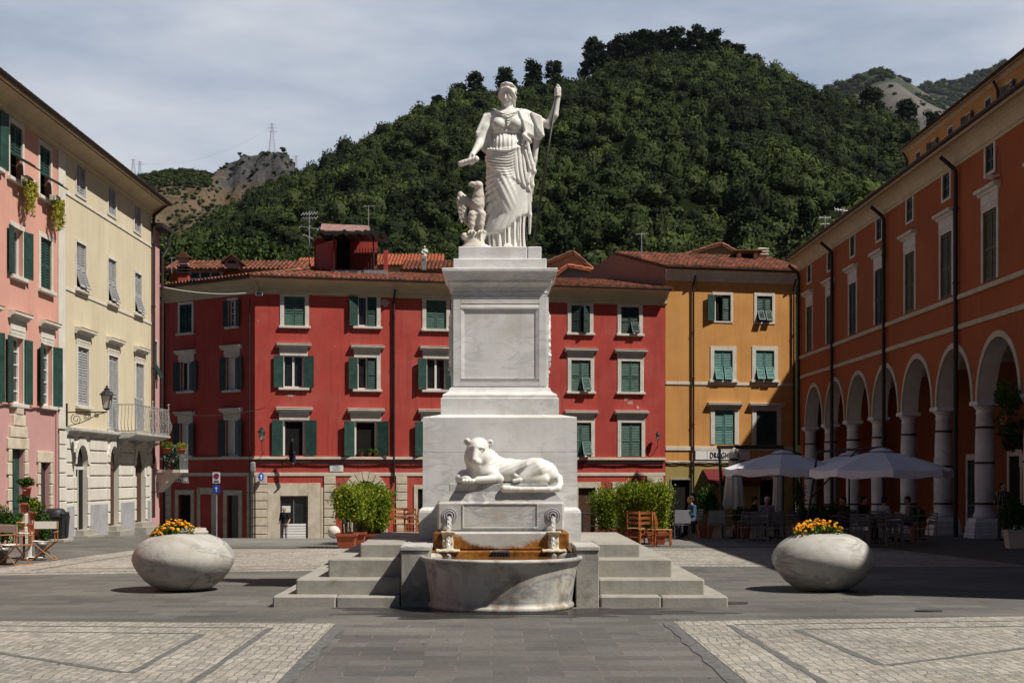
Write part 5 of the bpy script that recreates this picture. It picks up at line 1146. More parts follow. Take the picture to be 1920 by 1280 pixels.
# ---------------- solid modelling by distance fields ----------------
class SD:
    def __init__(s, lo, hi, h):
        s.h = h; s.lo = np.array(lo, np.float32); ax = [np.arange(lo[i], hi[i]+h, h, dtype=np.float32) for i in range(3)]; s.ax = ax
        s.D = np.full([len(a) for a in ax], 9.0, np.float32); s.fr = None; s.sc = 1.0
    def frame(s, M=None, sc=1.0): s.fr = M; s.sc = sc; s.inv = np.array((M @ Matrix.Scale(sc, 4)).inverted(), np.float32) if M is not None else None
    def _w(s, p): return np.array((s.fr @ (Vector(p)*s.sc)), np.float32) if s.fr is not None else np.array(p, np.float32)
    def _box(s, pts, r):
        P = np.array(pts); lo = P.min(0)-r; hi = P.max(0)+r; sl = []
        for i in range(3):
            a = int(max(0, (lo[i]-s.lo[i])/s.h)); b = int(min(len(s.ax[i]), (hi[i]-s.lo[i])/s.h+2)); sl.append(slice(a, max(a+1, b)))
        g = np.meshgrid(*[s.ax[i][sl[i]] for i in range(3)], indexing='ij'); return tuple(sl), g
    @staticmethod
    def smin(a, b, k):
        if k <= 0: return np.minimum(a, b)
        h = np.clip(.5+.5*(b-a)/k, 0, 1); return b*(1-h)+a*h-k*h*(1-h)
    def cap(s, a, b, ra, rb=None, k=.02, neg=False, fy=1.0):
        rb = ra if rb is None else rb; A, B = s._w(a), s._w(b); ra *= s.sc; rb *= s.sc; k *= s.sc; m = max(ra, rb)+k*1.5+s.h*2.5
        sl, (X, Y, Z) = s._box([A, B], m); d = B-A; L = float(d@d)+1e-9
        t = np.clip(((X-A[0])*d[0]+(Y-A[1])*d[1]+(Z-A[2])*d[2])/L, 0, 1)
        q = np.sqrt((X-A[0]-t*d[0])**2+((Y-A[1]-t*d[1])/fy)**2+(Z-A[2]-t*d[2])**2)-(ra+(rb-ra)*t)
        s.D[sl] = np.maximum(s.D[sl], -q) if neg else s.smin(s.D[sl], q, k)
    def path(s, pts, rs, k=.02, **kw):
        for i in range(len(pts)-1): s.cap(pts[i], pts[i+1], rs[i] if hasattr(rs, '__len__') else rs, rs[i+1] if hasattr(rs, '__len__') else rs, k, **kw)
    def ell(s, c, r, k=.02, neg=False, fn=None, rot=None):
        """ellipsoid in the current frame (optionally turned by rot, a 3x3)"""
        C = s._w(c); m = max(r)*s.sc+k*s.sc*1.5+s.h*2.5; sl, (X, Y, Z) = s._box([C], m)
        if s.fr is not None:
            I = s.inv; x, y, z = (I[i, 0]*X+I[i, 1]*Y+I[i, 2]*Z+I[i, 3]-c[i] for i in range(3))
        else: x, y, z = X-c[0], Y-c[1], Z-c[2]
        if rot is not None: Rm = np.array(rot.transposed()); x, y, z = (Rm[i, 0]*x+Rm[i, 1]*y+Rm[i, 2]*z for i in range(3))
        k0 = np.sqrt((x/r[0])**2+(y/r[1])**2+(z/r[2])**2); k1 = np.sqrt((x/r[0]**2)**2+(y/r[1]**2)**2+(z/r[2]**2)**2)+1e-9
        q = k0*(k0-1)/k1*s.sc
        if fn is not None: q = q+fn(x, y, z)
        s.D[sl] = np.maximum(s.D[sl], -q) if neg else s.smin(s.D[sl], q, k*s.sc)
    def box(s, c, b, r=.02, k=.02):
        C = s._w(c); m = (sum(v*v for v in b)**.5+r)*s.sc+k*1.5+s.h*2.5; sl, (X, Y, Z) = s._box([C], m)
        if s.fr is not None: I = s.inv; x, y, z = (I[i, 0]*X+I[i, 1]*Y+I[i, 2]*Z+I[i, 3]-c[i] for i in range(3))
        else: x, y, z = X-c[0], Y-c[1], Z-c[2]
        qx, qy, qz = np.abs(x)-b[0]+r, np.abs(y)-b[1]+r, np.abs(z)-b[2]+r
        q = (np.sqrt(np.maximum(qx, 0)**2+np.maximum(qy, 0)**2+np.maximum(qz, 0)**2)+np.minimum(np.maximum(qx, np.maximum(qy, qz)), 0)-r)*s.sc
        s.D[sl] = s.smin(s.D[sl], q, k*s.sc)
    def full(s, fn, k=.02):
        g = np.meshgrid(*s.ax, indexing='ij'); s.D = s.smin(s.D, fn(*g).astype(np.float32), k)
    def disp(s, fn):
        g = np.meshgrid(*s.ax, indexing='ij'); s.D = s.D+fn(*g).astype(np.float32)
    def mesh(s):
        D = s.D; n = np.array(D.shape); S = D < 0; c = n-1
        off = [(i, j, k) for i in (0, 1) for j in (0, 1) for k in (0, 1)]
        sub = lambda A, o: A[o[0]:c[0]+o[0], o[1]:c[1]+o[1], o[2]:c[2]+o[2]]
        cnt = sum(sub(S, o).astype(np.int8) for o in off); mask = (cnt > 0) & (cnt < 8); I = np.argwhere(mask)
        idx = np.full(c, -1, np.int64); idx[mask] = np.arange(len(I)); acc = np.zeros((len(I), 3)); w = np.zeros(len(I))
        g = lambda o: D[I[:, 0]+o[0], I[:, 1]+o[1], I[:, 2]+o[2]]
        for a in off:
            for ax in range(3):
                if a[ax]: continue
                b = list(a); b[ax] = 1; da, db = g(a), g(b); m = (da < 0) != (db < 0); t = np.where(m, da/np.where(m, da-db, 1), 0)
                p = np.array(a, float)[None, :]+np.zeros((len(I), 3)); p[:, ax] += t; acc += p*m[:, None]; w += m
        V = (acc/np.maximum(w, 1)[:, None]+I)*s.h+s.lo; Q = []
        for ax in range(3):
            u, v = (ax+1) % 3, (ax+2) % 3; s1 = [slice(None)]*3; s2 = [slice(None)]*3; s1[ax] = slice(0, n[ax]-1); s2[ax] = slice(1, n[ax])
            e = S[tuple(s1)] != S[tuple(s2)]; P = np.argwhere(e); P = P[(P[:, u] > 0) & (P[:, v] > 0) & (P[:, u] < c[u]) & (P[:, v] < c[v])]
            sg = S[tuple(s1)][P[:, 0], P[:, 1], P[:, 2]]; q = []
            for du, dv in ((1, 1), (0, 1), (0, 0), (1, 0)):
                X = P.copy(); X[:, u] -= du; X[:, v] -= dv; q.append(idx[X[:, 0], X[:, 1], X[:, 2]])
            q = np.stack(q, 1); q[~sg] = q[~sg][:, ::-1]; Q.append(q)
        return V, np.concatenate(Q)
    def build(s, name, m, parent=None, loc=None, cls=None):
        V, Q = s.mesh(); mi = None
        if cls is not None: cc = V[Q].mean(1); mi = cls(cc)
        o = mesh_np(name, V, Q, m, parent, smooth=True, mi=mi)
        if loc is not None: o.location = loc
        return o
def frm(c, yaw=0, pitch=0, roll=0): return Matrix.Translation(Vector(c)) @ Matrix.Rotation(R(yaw), 4, 'Z') @ Matrix.Rotation(R(pitch), 4, 'X') @ Matrix.Rotation(R(roll), 4, 'Y')
def head(S, c, H, yaw=0, pitch=0, roll=0, ears=True):
    """a head H tall, face towards -y of its frame"""
    S.frame(frm(c, yaw, pitch, roll), H)
    S.ell((0, .06, .12), (.345, .42, .36), .05); S.ell((0, -.07, -.1), (.265, .30, .37), .10); S.ell((0, -.20, -.36), (.13, .14, .11), .08)
    for x in (-1, 1): S.ell((x*.16, -.23, -.12), (.10, .10, .10), .06); S.ell((x*.125, -.445, .0), (.075, .085, .05), neg=True); S.ell((x*.12, -.345, -.005), (.06, .055, .04), .0); S.cap((x*.05, -.37, .075), (x*.19, -.315, .07), .03, .025, .03)
    S.cap((0, -.37, .05), (0, -.455, -.13), .032, .05, .025); S.cap((-.045, -.40, -.15), (.045, -.40, -.15), .035, None, .02)
    S.cap((-.075, -.355, -.245), (.075, -.355, -.245), .028, None, .015); S.cap((-.05, -.35, -.29), (.05, -.35, -.29), .032, None, .01)
    if ears:
        for x in (-1, 1): S.ell((x*.325, .03, -.03), (.045, .08, .11), .01)
    S.frame(None)
def hand(S, w, d, up, s=1.0, curl=.5, thumb=1, spread=.0):
    """palm and five fingers. w wrist, d pointing direction, up = back-of-hand normal"""
    d = Vector(d).normalized(); up = Vector(up); up = (up-d*up.dot(d)).normalized(); sd = d.cross(up)*thumb; w = Vector(w)
    P = lambda a, b, c: tuple(w+(d*a+sd*b+up*c)*s)
    S.cap(P(0, 0, 0), P(.035, .0, 0), .028*s, .032*s, .02*s); S.cap(P(.03, .022, 0), P(.085, .028, 0), .019*s, .017*s, .02*s); S.cap(P(.03, -.02, 0), P(.08, -.03, 0), .018*s, .015*s, .02*s); S.cap(P(.03, 0, 0), P(.09, 0, 0), .02*s, .017*s, .02*s)
    for b, L, c in ((.032, .072, .9), (.011, .08, 1.0), (-.012, .074, 1.05), (-.033, .058, 1.15)):
        p = Vector(P(.088, b, 0)); a = 0; r = .0095*s
        for k, f in enumerate((.45, .32, .23)):
            a += curl*c*(1.0 if k else .55)*1.25; q = p+(d*math.cos(a)-up*math.sin(a)+sd*(b*spread*4))*L*f*s; S.cap(tuple(p), tuple(q), r, r*.88, .004*s); p = q; r *= .9
    p = Vector(P(.02, .03, -.005)); q = Vector(P(.055, .06, -.02)); t = Vector(P(.085, .062-.03*curl, -.03-.02*curl)); S.cap(tuple(p), tuple(q), .014*s, .0115*s, .012*s); S.cap(tuple(q), tuple(t), .0115*s, .009*s, .004*s)

# ---------------- the monument ----------------
HAZE = 0.000014
MX, MY = .065, 25.70
mon = thing('monument_pedestal', 'tall white marble monument pedestal on four worn steps in the middle of the square', 'monument', (MX, MY, 0))
def L(x, y, z): return (x-MX, y-MY, z)
lv = [(22.24, 0, .168, 3.42), (22.55, .168, .405, 3.11), (22.99, .405, .68, 2.67), (23.45, .68, .905, 2.22)]
for i, (yf, z0, z1, hw) in enumerate(lv):
    mb = MB(); yb = 2*MY-yf; yn = lv[i+1][0]+.25 if i < 3 else MY
    hn = lv[i+1][3]-.25 if i < 3 else 0
    def run(x0, x1, y0, y1, axis):
        L_ = (x1-x0) if axis == 'x' else (y1-y0); n = max(1, round(L_/1.15)); c = [0]+sorted(rnd.uniform(.94, 1.06)*(k+1)/n for k in range(n-1))+[1]
        for a, b in zip(c[:-1], c[1:]):
            j = rnd.uniform(-.006, .004); g = .004
            if axis == 'x': mb.bbox(x0+L_*a+g, x0+L_*b-g, y0+rnd.uniform(-.008, .006), y1, z0-.03, z1+j, .022)
            else: mb.bbox(x0+rnd.uniform(-.006, .006), x1, y0+L_*a+g, y0+L_*b-g, z0-.03, z1+j, .022)
    x0, x1, y0, y1 = -hw, hw, yf-MY, yb-MY; pl, prr = -1.44-MX, 1.56-MX
    if i < 3:
        run(x0, pl, y0, yn-MY, 'x'); run(prr, x1, y0, yn-MY, 'x'); run(x0, x1, -(yn-MY), y1, 'x'); run(x0, -hn, yn-MY, -(yn-MY), 'y'); run(hn, x1, yn-MY, -(yn-MY), 'y')
    else:
        run(x0, pl, y0, -1.3, 'x'); run(prr, x1, y0, -1.3, 'x'); run(x0, x1, 1.3, y1, 'x'); run(x0, -1.31, -1.3, 1.3, 'y'); run(1.31, x1, -1.3, 1.3, 'y'); mb.box(pl+.01, prr-.01, 23.6-MY, -1.25, z0-.7, z1-.003)
        mb.box(-1.32, 1.32, -1.3, 1.3, z0-.4, z1-.05)
    mb.build('step', M['step'], mon)
def ring(name, levels, m='marble', par=mon, b=0):
    mb = MB(); mb.ring(levels); return mb.build(name, M[m], par)
ring('plinth', [(1.335, .90), (1.335, 1.36), (1.325, 1.40), (1.30, 1.43), (1.272, 1.45), (1.272, 2.36)])
ring('plinth_upper_block', [(1.268, 2.365), (1.268, 2.925), (1.262, 2.935), (1.0, 2.985)])
ring('base_block', [(.98, 2.98), (.985, 2.99), (.985, 3.255), (.98, 3.265), (.955, 3.27)])
ring('base_moulding', [(.96, 3.265), (.96, 3.31), (.94, 3.335), (.90, 3.35), (.865, 3.38), (.845, 3.42), (.84, 3.44), (.82, 3.445), (.80, 3.46)])
ring('shaft', [(.795, 3.455), (.795, 4.98), (.80, 4.985), (.80, 5.02), (.775, 5.03)])
for k in range(4):              # framed panel on each face of the shaft
    Mx = Matrix.Rotation(k*math.pi/2, 4, 'Z'); y0 = -.795; mb = MB(Mx); w = .60; z0, z1 = 3.60, 4.80; t = .055
    mb.prof([(y0+.002, -.03), (y0-.028, -.03), (y0-.028, .0), (y0-.012, t), (y0+.002, t)], -w-t, w+t, Matrix.Translation((0, 0, z1)))
    mb.prof([(y0+.002, 0), (y0-.012, 0), (y0-.028, t), (y0+.002, t)], -w-t, w+t, Matrix.Translation((0, 0, z0-t)))
    mb.add([(-w-t, y0+.002, z0), (-w-t, y0-.026, z0), (-w, y0-.012, z0), (-w, y0+.002, z0), (-w-t, y0+.002, z1), (-w-t, y0-.026, z1), (-w, y0-.012, z1), (-w, y0+.002, z1)], [(0, 1, 5, 4), (1, 2, 6, 5), (2, 3, 7, 6)])
    mb.add([(w+t, y0+.002, z0), (w+t, y0-.026, z0), (w, y0-.012, z0), (w, y0+.002, z0), (w+t, y0+.002, z1), (w+t, y0-.026, z1), (w, y0-.012, z1), (w, y0+.002, z1)], [(0, 4, 5, 1), (1, 5, 6, 2), (2, 6, 7, 3)])
    mb.box(-.78, -w-t-.004, y0-.024, y0, 3.47, 4.97); mb.box(w+t+.004, .78, y0-.024, y0, 3.47, 4.97); mb.box(-w-t, w+t, y0-.024, y0, z1+t, 4.97); mb.box(-w-t, w+t, y0-.024, y0, 3.47, z0-t-.003)
    mb.build('panel_frame', M['marble'], mon)
ring('cornice', [(.79, 5.02), (.805, 5.03), (.805, 5.05), (.79, 5.06), (.80, 5.14), (.83, 5.18), (.85, 5.20), (.85, 5.235), (.88, 5.25), (.90, 5.30), (.935, 5.36), (.955, 5.38), (.965, 5.385), (.965, 5.425), (.955, 5.435), (.8, 5.45)])
mb = MB()
for k in range(4):
    Mx = Matrix.Rotation(k*math.pi/2, 4, 'Z')
    for j in range(33): x = -.80+1.6*j/32; mb.ico((x, -.862, 5.222), .021, Mx, 1, 0, (.8, 1, 1.25))
mb.build('egg_and_dart', M['marble'], mon)
mb = MB(); mb.bbox(-.785, .785, -.785, .785, 5.44, 5.615, .012); mb.build('cap_block', M['marble'], mon)
mb = MB(); mb.bbox(-.70, .46, -.70, .70, 5.61, 5.83, .012); mb.bbox(.468, .70, -.70, .70, 5.61, 5.828, .012); mb.build('statue_plinth', M['marble'], mon)
S = SD((-.12, -.62, 3.5), (.16, .62, 5.0), .02)      # carved relief on the shaft's sides (wreath and ribbons)
for k in range(26):
    t = 2*math.pi*k/26; S.ell((0, .34*math.cos(t), 4.3+.42*math.sin(t)), (.075, .085, .085), .02)
for k in range(14): S.ell((.0, .42*math.sin(k*.9), 3.62+.08*k), (.045+.02*(k % 3), .06, .05), .02)
S.cap((0, -.4, 4.72), (0, .4, 4.72), .05, None, .03)
S.disp(lambda x, y, z: .010*np.sin(41*z+7*y)*np.sin(37*y+3))
for sx in (-1, 1): o = S.build('side_relief', M['marble'], mon); o.location = (sx*.80, 0, 0); o.rotation_euler = (0, 0, 0 if sx > 0 else math.pi)
M['pier'] = mat('algae_stained_marble', (.36, .34, .30), .8, .15, 2.5, .3, 14, stain=(.09, .085, .05), stf=.85, sts=2.4, streak=.8)
# piers beside the basin
for x0, x1 in ((-1.425, -1.0), (1.2, 1.545)):
    mb = MB(); mb.bbox(x0-MX, x1-MX, 22.24-MY, 23.5-MY, -.02, .845, .012); p = mb.build('side_pier', M['pier'], mon)
    mb = MB(); mb.bbox(x0-MX-.012, x1-MX+.012+(.0), 22.22-MY, 23.5-MY, .848, .915, .01); mb.build('pier_cap', M['marble2'], p)

# ---------------- fountain ----------------
def rustmat():
    m = mat('rust_stained_marble', (.52, .505, .47), .45, .08, 2, .1, 25, vein=((.20, .20, .21), 2.2, .9, .08)); t = m.node_tree; LK = t.links.new; b = t.nodes['Principled BSDF']
    src = b.inputs['Base Color'].links[0].from_socket; g = N(t, 'ShaderNodeTexCoord'); sx = N(t, 'ShaderNodeSeparateXYZ'); LK(g.outputs['Object'], sx.inputs[0])
    def op(o, a, c): 
        n = N(t, 'ShaderNodeMath', operation=o)
        for i, v in enumerate((a, c)):
            if isinstance(v, (int, float)): n.inputs[i].default_value = v
            else: LK(v, n.inputs[i])
        return n.outputs[0]
    x2 = op('MULTIPLY', sx.outputs[0], sx.outputs[0]); curve = op('ADD', op('MULTIPLY', x2, .40), .845)
    n = N(t, 'ShaderNodeTexNoise', Scale=6.0, Detail=8.0, Roughness=.7); LK(g.outputs['Object'], n.inputs['Vector'])
    dz = op('SUBTRACT', op('ADD', curve, op('MULTIPLY', op('SUBTRACT', n.outputs[0], .5), .28)), sx.outputs[2])
    q = N(t, 'ShaderNodeMapRange'); q.inputs[1].default_value = -.02; q.inputs[2].default_value = .05; LK(dz, q.inputs[0])
    n2 = N(t, 'ShaderNodeTexNoise', Scale=4.0, Detail=9.0, Roughness=.7); LK(g.outputs['Object'], n2.inputs['Vector'])
    r = N(t, 'ShaderNodeValToRGB'); e = r.color_ramp.elements; e.new(.5); e[0].position = .32; e[1].position = .52; e[2].position = .7
    e[0].color = (.045, .018, .006, 1); e[1].color = (.27, .105, .018, 1); e[2].color = (.44, .23, .055, 1); LK(n2.outputs[0], r.inputs[0])
    x = N(t, 'ShaderNodeMix', data_type='RGBA'); LK(q.outputs[0], x.inputs[0]); LK(src, x.inputs[6]); LK(r.outputs[0], x.inputs[7]); LK(x.outputs[2], b.inputs['Base Color'])
    return m
M['rustm'] = rustmat()
M['basinm'] = mat('stained_basin_marble', (.50, .475, .42), .55, .12, 2.0, .2, 20, stain=(.20, .125, .065), stf=1.0, sts=2.4, streak=.75, vein=((.16, .18, .22), .8, .85, .05))
M['lime'] = mat('limescale', (.60, .54, .40), .8, .15, 9, .6, 22, stain=(.38, .26, .12), stf=.5, sts=5)
fx, fy = .075, 22.7
fnt = thing('lion_fountain', 'marble wall fountain with stained slab, two round spouts and oval basin below the lion', 'fountain', (fx, fy, 0))
mb = MB(); Y0, Y1 = 23.5-fy, 24.45-fy; mb.bbox(-1.01, 1.01, Y0, Y1, 1.085, 1.56, .035); blk = mb.build('spout_block', M['marble2'], fnt)
mb = MB(); mb.ring([((.985, .44), 1.555), ((.965, .43), 1.59), ((.90, .41), 1.66), ((.86, .40), 1.705), ((.83, .39), 1.71)], 0, 23.98-fy); mb.build('sloped_slab', M['marble2'], fnt)
mb = MB(); xa, xb, z0, z1 = -.60, .58, 1.145, 1.525; yy = Y0
for (a, b, c, d) in ((xa, xb, z1-.012, z1+.012), (xa, xb, z0-.012, z0+.012), (xa-.012, xa+.012, z0, z1), (xb-.012, xb+.012, z0, z1)): mb.bbox(a, b, yy-.012, yy+.02, c, d, .005)
mb.build('panel_fillet', M['marble2'], blk)
for sx in (-.815, .825):
    mb = MB(Matrix.Translation((sx, yy, 1.335)) @ Matrix.Rotation(R(90), 4, 'X'))
    mb.lathe([(.125, -.02), (.125, .008), (.112, .014), (.106, .006), (.098, .006), (.094, .022), (.075, .028), (.070, .014), (.060, .014), (.056, .03), (.036, .034), (.030, .02), (.026, -.01)], n=32, cap=False)
    sp = mb.build('spout_disc', M['dado'], fnt, smooth=True)
    mb = MB(); mb.cyl((sx, yy+.005, 1.335), (sx, yy-.05, 1.33), .022, .024, 12); mb.build('spout_hole', M['dark'], sp)
mb = MB(); mb.bbox(-1.07, 1.07, 23.28-fy, 23.9-fy, .80, 1.09, .03); mb.bbox(-1.10, 1.10, 23.15-fy, 23.9-fy, .62, .80, .02); mb.build('stained_slab', M['rustm'], fnt)
for sx in (-.83, .83):
    S = SD((sx-.2, 22.95-fy, .66), (sx+.2, 23.45-fy, 1.12), .014); S.box((sx, 23.275-fy, .95), (.085, .03, .14), .015, .02); S.box((sx, 23.14-fy, .80), (.19, .10, .022), .02, .03); S.box((sx, 23.27-fy, 1.085), (.11, .06, .02), .02, .02)
    S.disp(lambda x, y, z: .004*np.sin(50*x+13*z)+.004*np.sin(47*z+20*y)); S.build('limescale_ledge', M['lime'], fnt)
# basin: oval shell with rolled lip
prof = [(.86, 0), (.905, .0), (.91, .05), (.90, .08), (.885, .09), (.888, .14), (.905, .30), (.925, .47), (.94, .58), (.955, .66), (.99, .705), (1.012, .735), (1.005, .765), (.985, .775), (.955, .765), (.93, .73), (.90, .62), (.86, .5)]
mb = MB(Matrix.Translation((0, 22.66-fy, 0))); n = 72; vs = []; fs = []
for (r_, z) in prof:
    for k in range(n):
        t = 2*math.pi*k/n; c, s_ = math.cos(t), math.sin(t); e = 2.3
        x = math.copysign(abs(c)**(2/e), c); y = math.copysign(abs(s_)**(2/e), s_)
        if y > 0: y *= .40
        vs.append((x*r_*1.235, y*r_*1.60, z))
for j in range(len(prof)-1):
    for k in range(n): fs.append((j*n+k, j*n+(k+1) % n, (j+1)*n+(k+1) % n, (j+1)*n+k))
mb.add(vs, fs); mb.build('basin', M['basinm'], fnt, smooth=True)
wm = bpy.data.materials.new('fountain_water'); wm.use_nodes = True; b = wm.node_tree.nodes['Principled BSDF']; b.inputs['Base Color'].default_value = (.16, .07, .018, 1); b.inputs['Roughness'].default_value = .08
nn = N(wm.node_tree, 'ShaderNodeTexNoise', Scale=22.0, Detail=3.0); bp = N(wm.node_tree, 'ShaderNodeBump', Strength=.5, Distance=.02); wm.node_tree.links.new(nn.outputs[0], bp.inputs['Height']); wm.node_tree.links.new(bp.outputs[0], b.inputs['Normal'])
mb = MB(Matrix.Translation((0, 22.66-fy, 0))); vs = []
for k in range(n):
    t = 2*math.pi*k/n; c, s_ = math.cos(t), math.sin(t); x = math.copysign(abs(c)**(2/2.3), c); y = math.copysign(abs(s_)**(2/2.3), s_); y *= .40 if y > 0 else 1; vs.append((x*.925*1.235, y*.925*1.6, .715))
mb.add(vs, [tuple(range(n))]); tag(mb.build('water', wm, None, loc=(fx, fy, 0)), kind='structure')
mb = MB(); mb.bbox(-.15, .15, 23.06-fy, 23.16-fy, .70, .80, .02)
for k in range(6): mb.bbox(-.13+.045*k, -.11+.045*k, 23.045-fy, 23.06-fy, .71, .79, .004)
mb.build('drain_grille', M['iron'], fnt)
mb = MB(); mb.bbox(-.95, .95, 21.12-fy, 21.26-fy, -.01, .012, .004)
for k in range(44): x = -.94+1.88*k/43; mb.box(x-.012, x+.012, 21.04-fy+.25*(x/.95)**2, 21.13-fy+.25*(x/.95)**2, .002, .016)
mb.build('floor_grating', M['iron'], fnt)
jm = bpy.data.materials.new('falling_water'); jm.use_nodes = True; b = jm.node_tree.nodes['Principled BSDF']; b.inputs['Base Color'].default_value = (.8, .8, .78, 1); b.inputs['Roughness'].default_value = .1; b.inputs['Transmission Weight'].default_value = .6; b.inputs['IOR'].default_value = 1.33
for sx in (-.815, .825):
    S = SD((sx-.12, 22.95-fy, .68), (sx+.12, 23.6-fy, 1.42), .01); P_ = [(sx, 23.49-fy, 1.33), (sx, 23.42-fy, 1.31), (sx+.004, 23.34-fy, 1.22), (sx, 23.29-fy, 1.10), (sx-.005, 23.24-fy, .98), (sx, 23.16-fy, .82), (sx+.004, 23.08-fy, .72)]
    S.path(P_, [.022, .024, .026, .03, .026, .03, .045], .01); S.path([(p[0]+.025, p[1], p[2]) for p in P_[1:]], .012, .01); S.path([(p[0]-.022, p[1]-.01, p[2]) for p in P_[1:]], .011, .01); S.disp(lambda x, y, z: .004*np.sin(90*z+60*x))
    S.build('water_jet', jm, fnt)

# ---------------- lion ----------------
lion = thing('lion_statue', 'white marble lion lying on a low plinth with its tail curled along the front', 'lion statue', (.05, 23.97, 1.85))
mb = MB(); mb.bbox(-.80, .78, -.36, .38, -.145, 0.0, .01); mb.build('plinth', M['marble2'], lion)
S = SD((-.90, -.62, -.22), (1.12, .42, .86), .0145)
S.cap((-.24, .04, .25), (.20, .10, .19), .235, .185, .05); S.cap((.20, .10, .19), (.60, .06, .18), .185, .21, .08)          # trunk
S.ell((.60, -.02, .20), (.29, .26, .20), .08); S.ell((.80, .0, .14), (.16, .22, .17), .08)                                  # rump
S.cap((-.22, .04, .38), (-.32, -.06, .42), .19, .19, .10); S.ell((-.28, -.08, .22), (.24, .22, .24), .08)                    # neck and chest
H0 = frm((-.34, -.17, .52), -10, 9, 4); S.frame(H0, 1.0)
S.ell((0, .03, .03), (.18, .19, .185), .05); S.ell((0, -.07, .10), (.135, .12, .09), .05); S.ell((0, -.11, -.07), (.12, .13, .15), .06)                # skull, brow, long face
S.cap((0, -.17, .10), (0, -.275, -.10), .046, .052, .03); S.ell((0, -.205, -.15), (.098, .11, .07), .035); S.ell((0, -.17, -.225), (.07, .085, .045), .03)
S.ell((0, -.30, -.105), (.046, .03, .030), .01); S.cap((-.08, -.25, -.185), (.08, -.25, -.185), .011, None, neg=True); S.cap((0, -.315, -.125), (0, -.295, -.18), .008, None, neg=True)
for x in (-1, 1):
    S.ell((x*.092, -.215, .038), (.048, .062, .024), neg=True, rot=Matrix.Rotation(x*.45, 3, 'Y')); S.ell((x*.086, -.158, .030), (.034, .03, .018), .0); S.cap((x*.035, -.195, .095), (x*.135, -.14, .065), .024, .018, .02)
    S.ell((x*.055, -.245, -.14), (.048, .055, .042), .02); S.ell((x*.125, -.04, -.10), (.085, .12, .13), .05); S.cap((x*.06, -.19, .0), (x*.10, -.17, -.10), .014, .010, .02)
    S.ell((x*.185, .02, .135), (.056, .045, .058), .02); S.ell((x*.197, -.03, .135), (.028, .03, .032), neg=True)
for k in range(7):
    a = -1.5+k*.5; S.cap((.155*math.sin(a)*1.1, -.03, -.07-.15*math.cos(a)), (.215*math.sin(a), .05, -.09-.235*math.cos(a)), .030, .022, .025)
S.cap((0, .06, -.05), (.04, .14, -.20), .18, .22, .08); S.ell((-.02, -.02, -.17), (.15, .13, .14), .08)
S.frame(None)
S.cap((-.58, -.05, .12), (-.62, -.28, .07), .10, .075, .05); S.cap((-.62, -.28, .07), (-.50, -.42, .055), .075, .06, .03)      # right foreleg
for k in range(4): S.cap((-.565+.048*k, -.43, .045), (-.570+.050*k, -.50, .035), .032, .03, .006)
S.cap((-.10, -.22, .12), (.0, -.30, .07), .11, .075, .05); S.cap((.0, -.30, .07), (-.34, -.40, .055), .07, .055, .02)          # left foreleg folded across
for k in range(3): S.cap((-.36, -.37-.03*k, .05), (-.44, -.38-.03*k, .04), .03, .026, .006)
S.cap((.62, -.20, .22), (.40, -.26, .09), .14, .09, .05); S.cap((.72, -.22, .07), (.34, -.28, .06), .085, .06, .03)            # hind leg
for k in range(4): S.cap((.33, -.25-.035*k, .055), (.235, -.26-.035*k, .045-.004*k), .032, .028, .006); 
S.cap((.30, -.24, .10), (.25, -.27, .13), .03, .03, .01)
S.cap((.45, -.19, .30), (.66, -.24, .10), .02, .015, .03, neg=False)
S.path([(.88, -.02, .16), (.965, -.12, .08), (.975, -.26, -.01), (.93, -.38, -.085), (.80, -.425, -.10), (.55, -.43, -.10), (.32, -.43, -.098), (.16, -.42, -.09), (.08, -.42, -.085)], [.06, .056, .052, .05, .045, .043, .043, .055, .062], .02)
S.disp(lambda x, y, z: .0035*np.sin(38*x+9*np.sin(11*z))*np.clip((z-.12)*8, 0, 1)*(x > -.15)+.009*(1-np.abs(np.sin(9*np.arctan2(z-.50, x+.33)+6*np.hypot(x+.33, z-.50))))**2*np.clip((y+.10)*8, 0, 1)*np.clip((.48-np.hypot(x+.33, z-.5))*8, 0, 1)*np.clip((z-.05)*8, 0, 1))
S.build('body', M['statue'], lion)

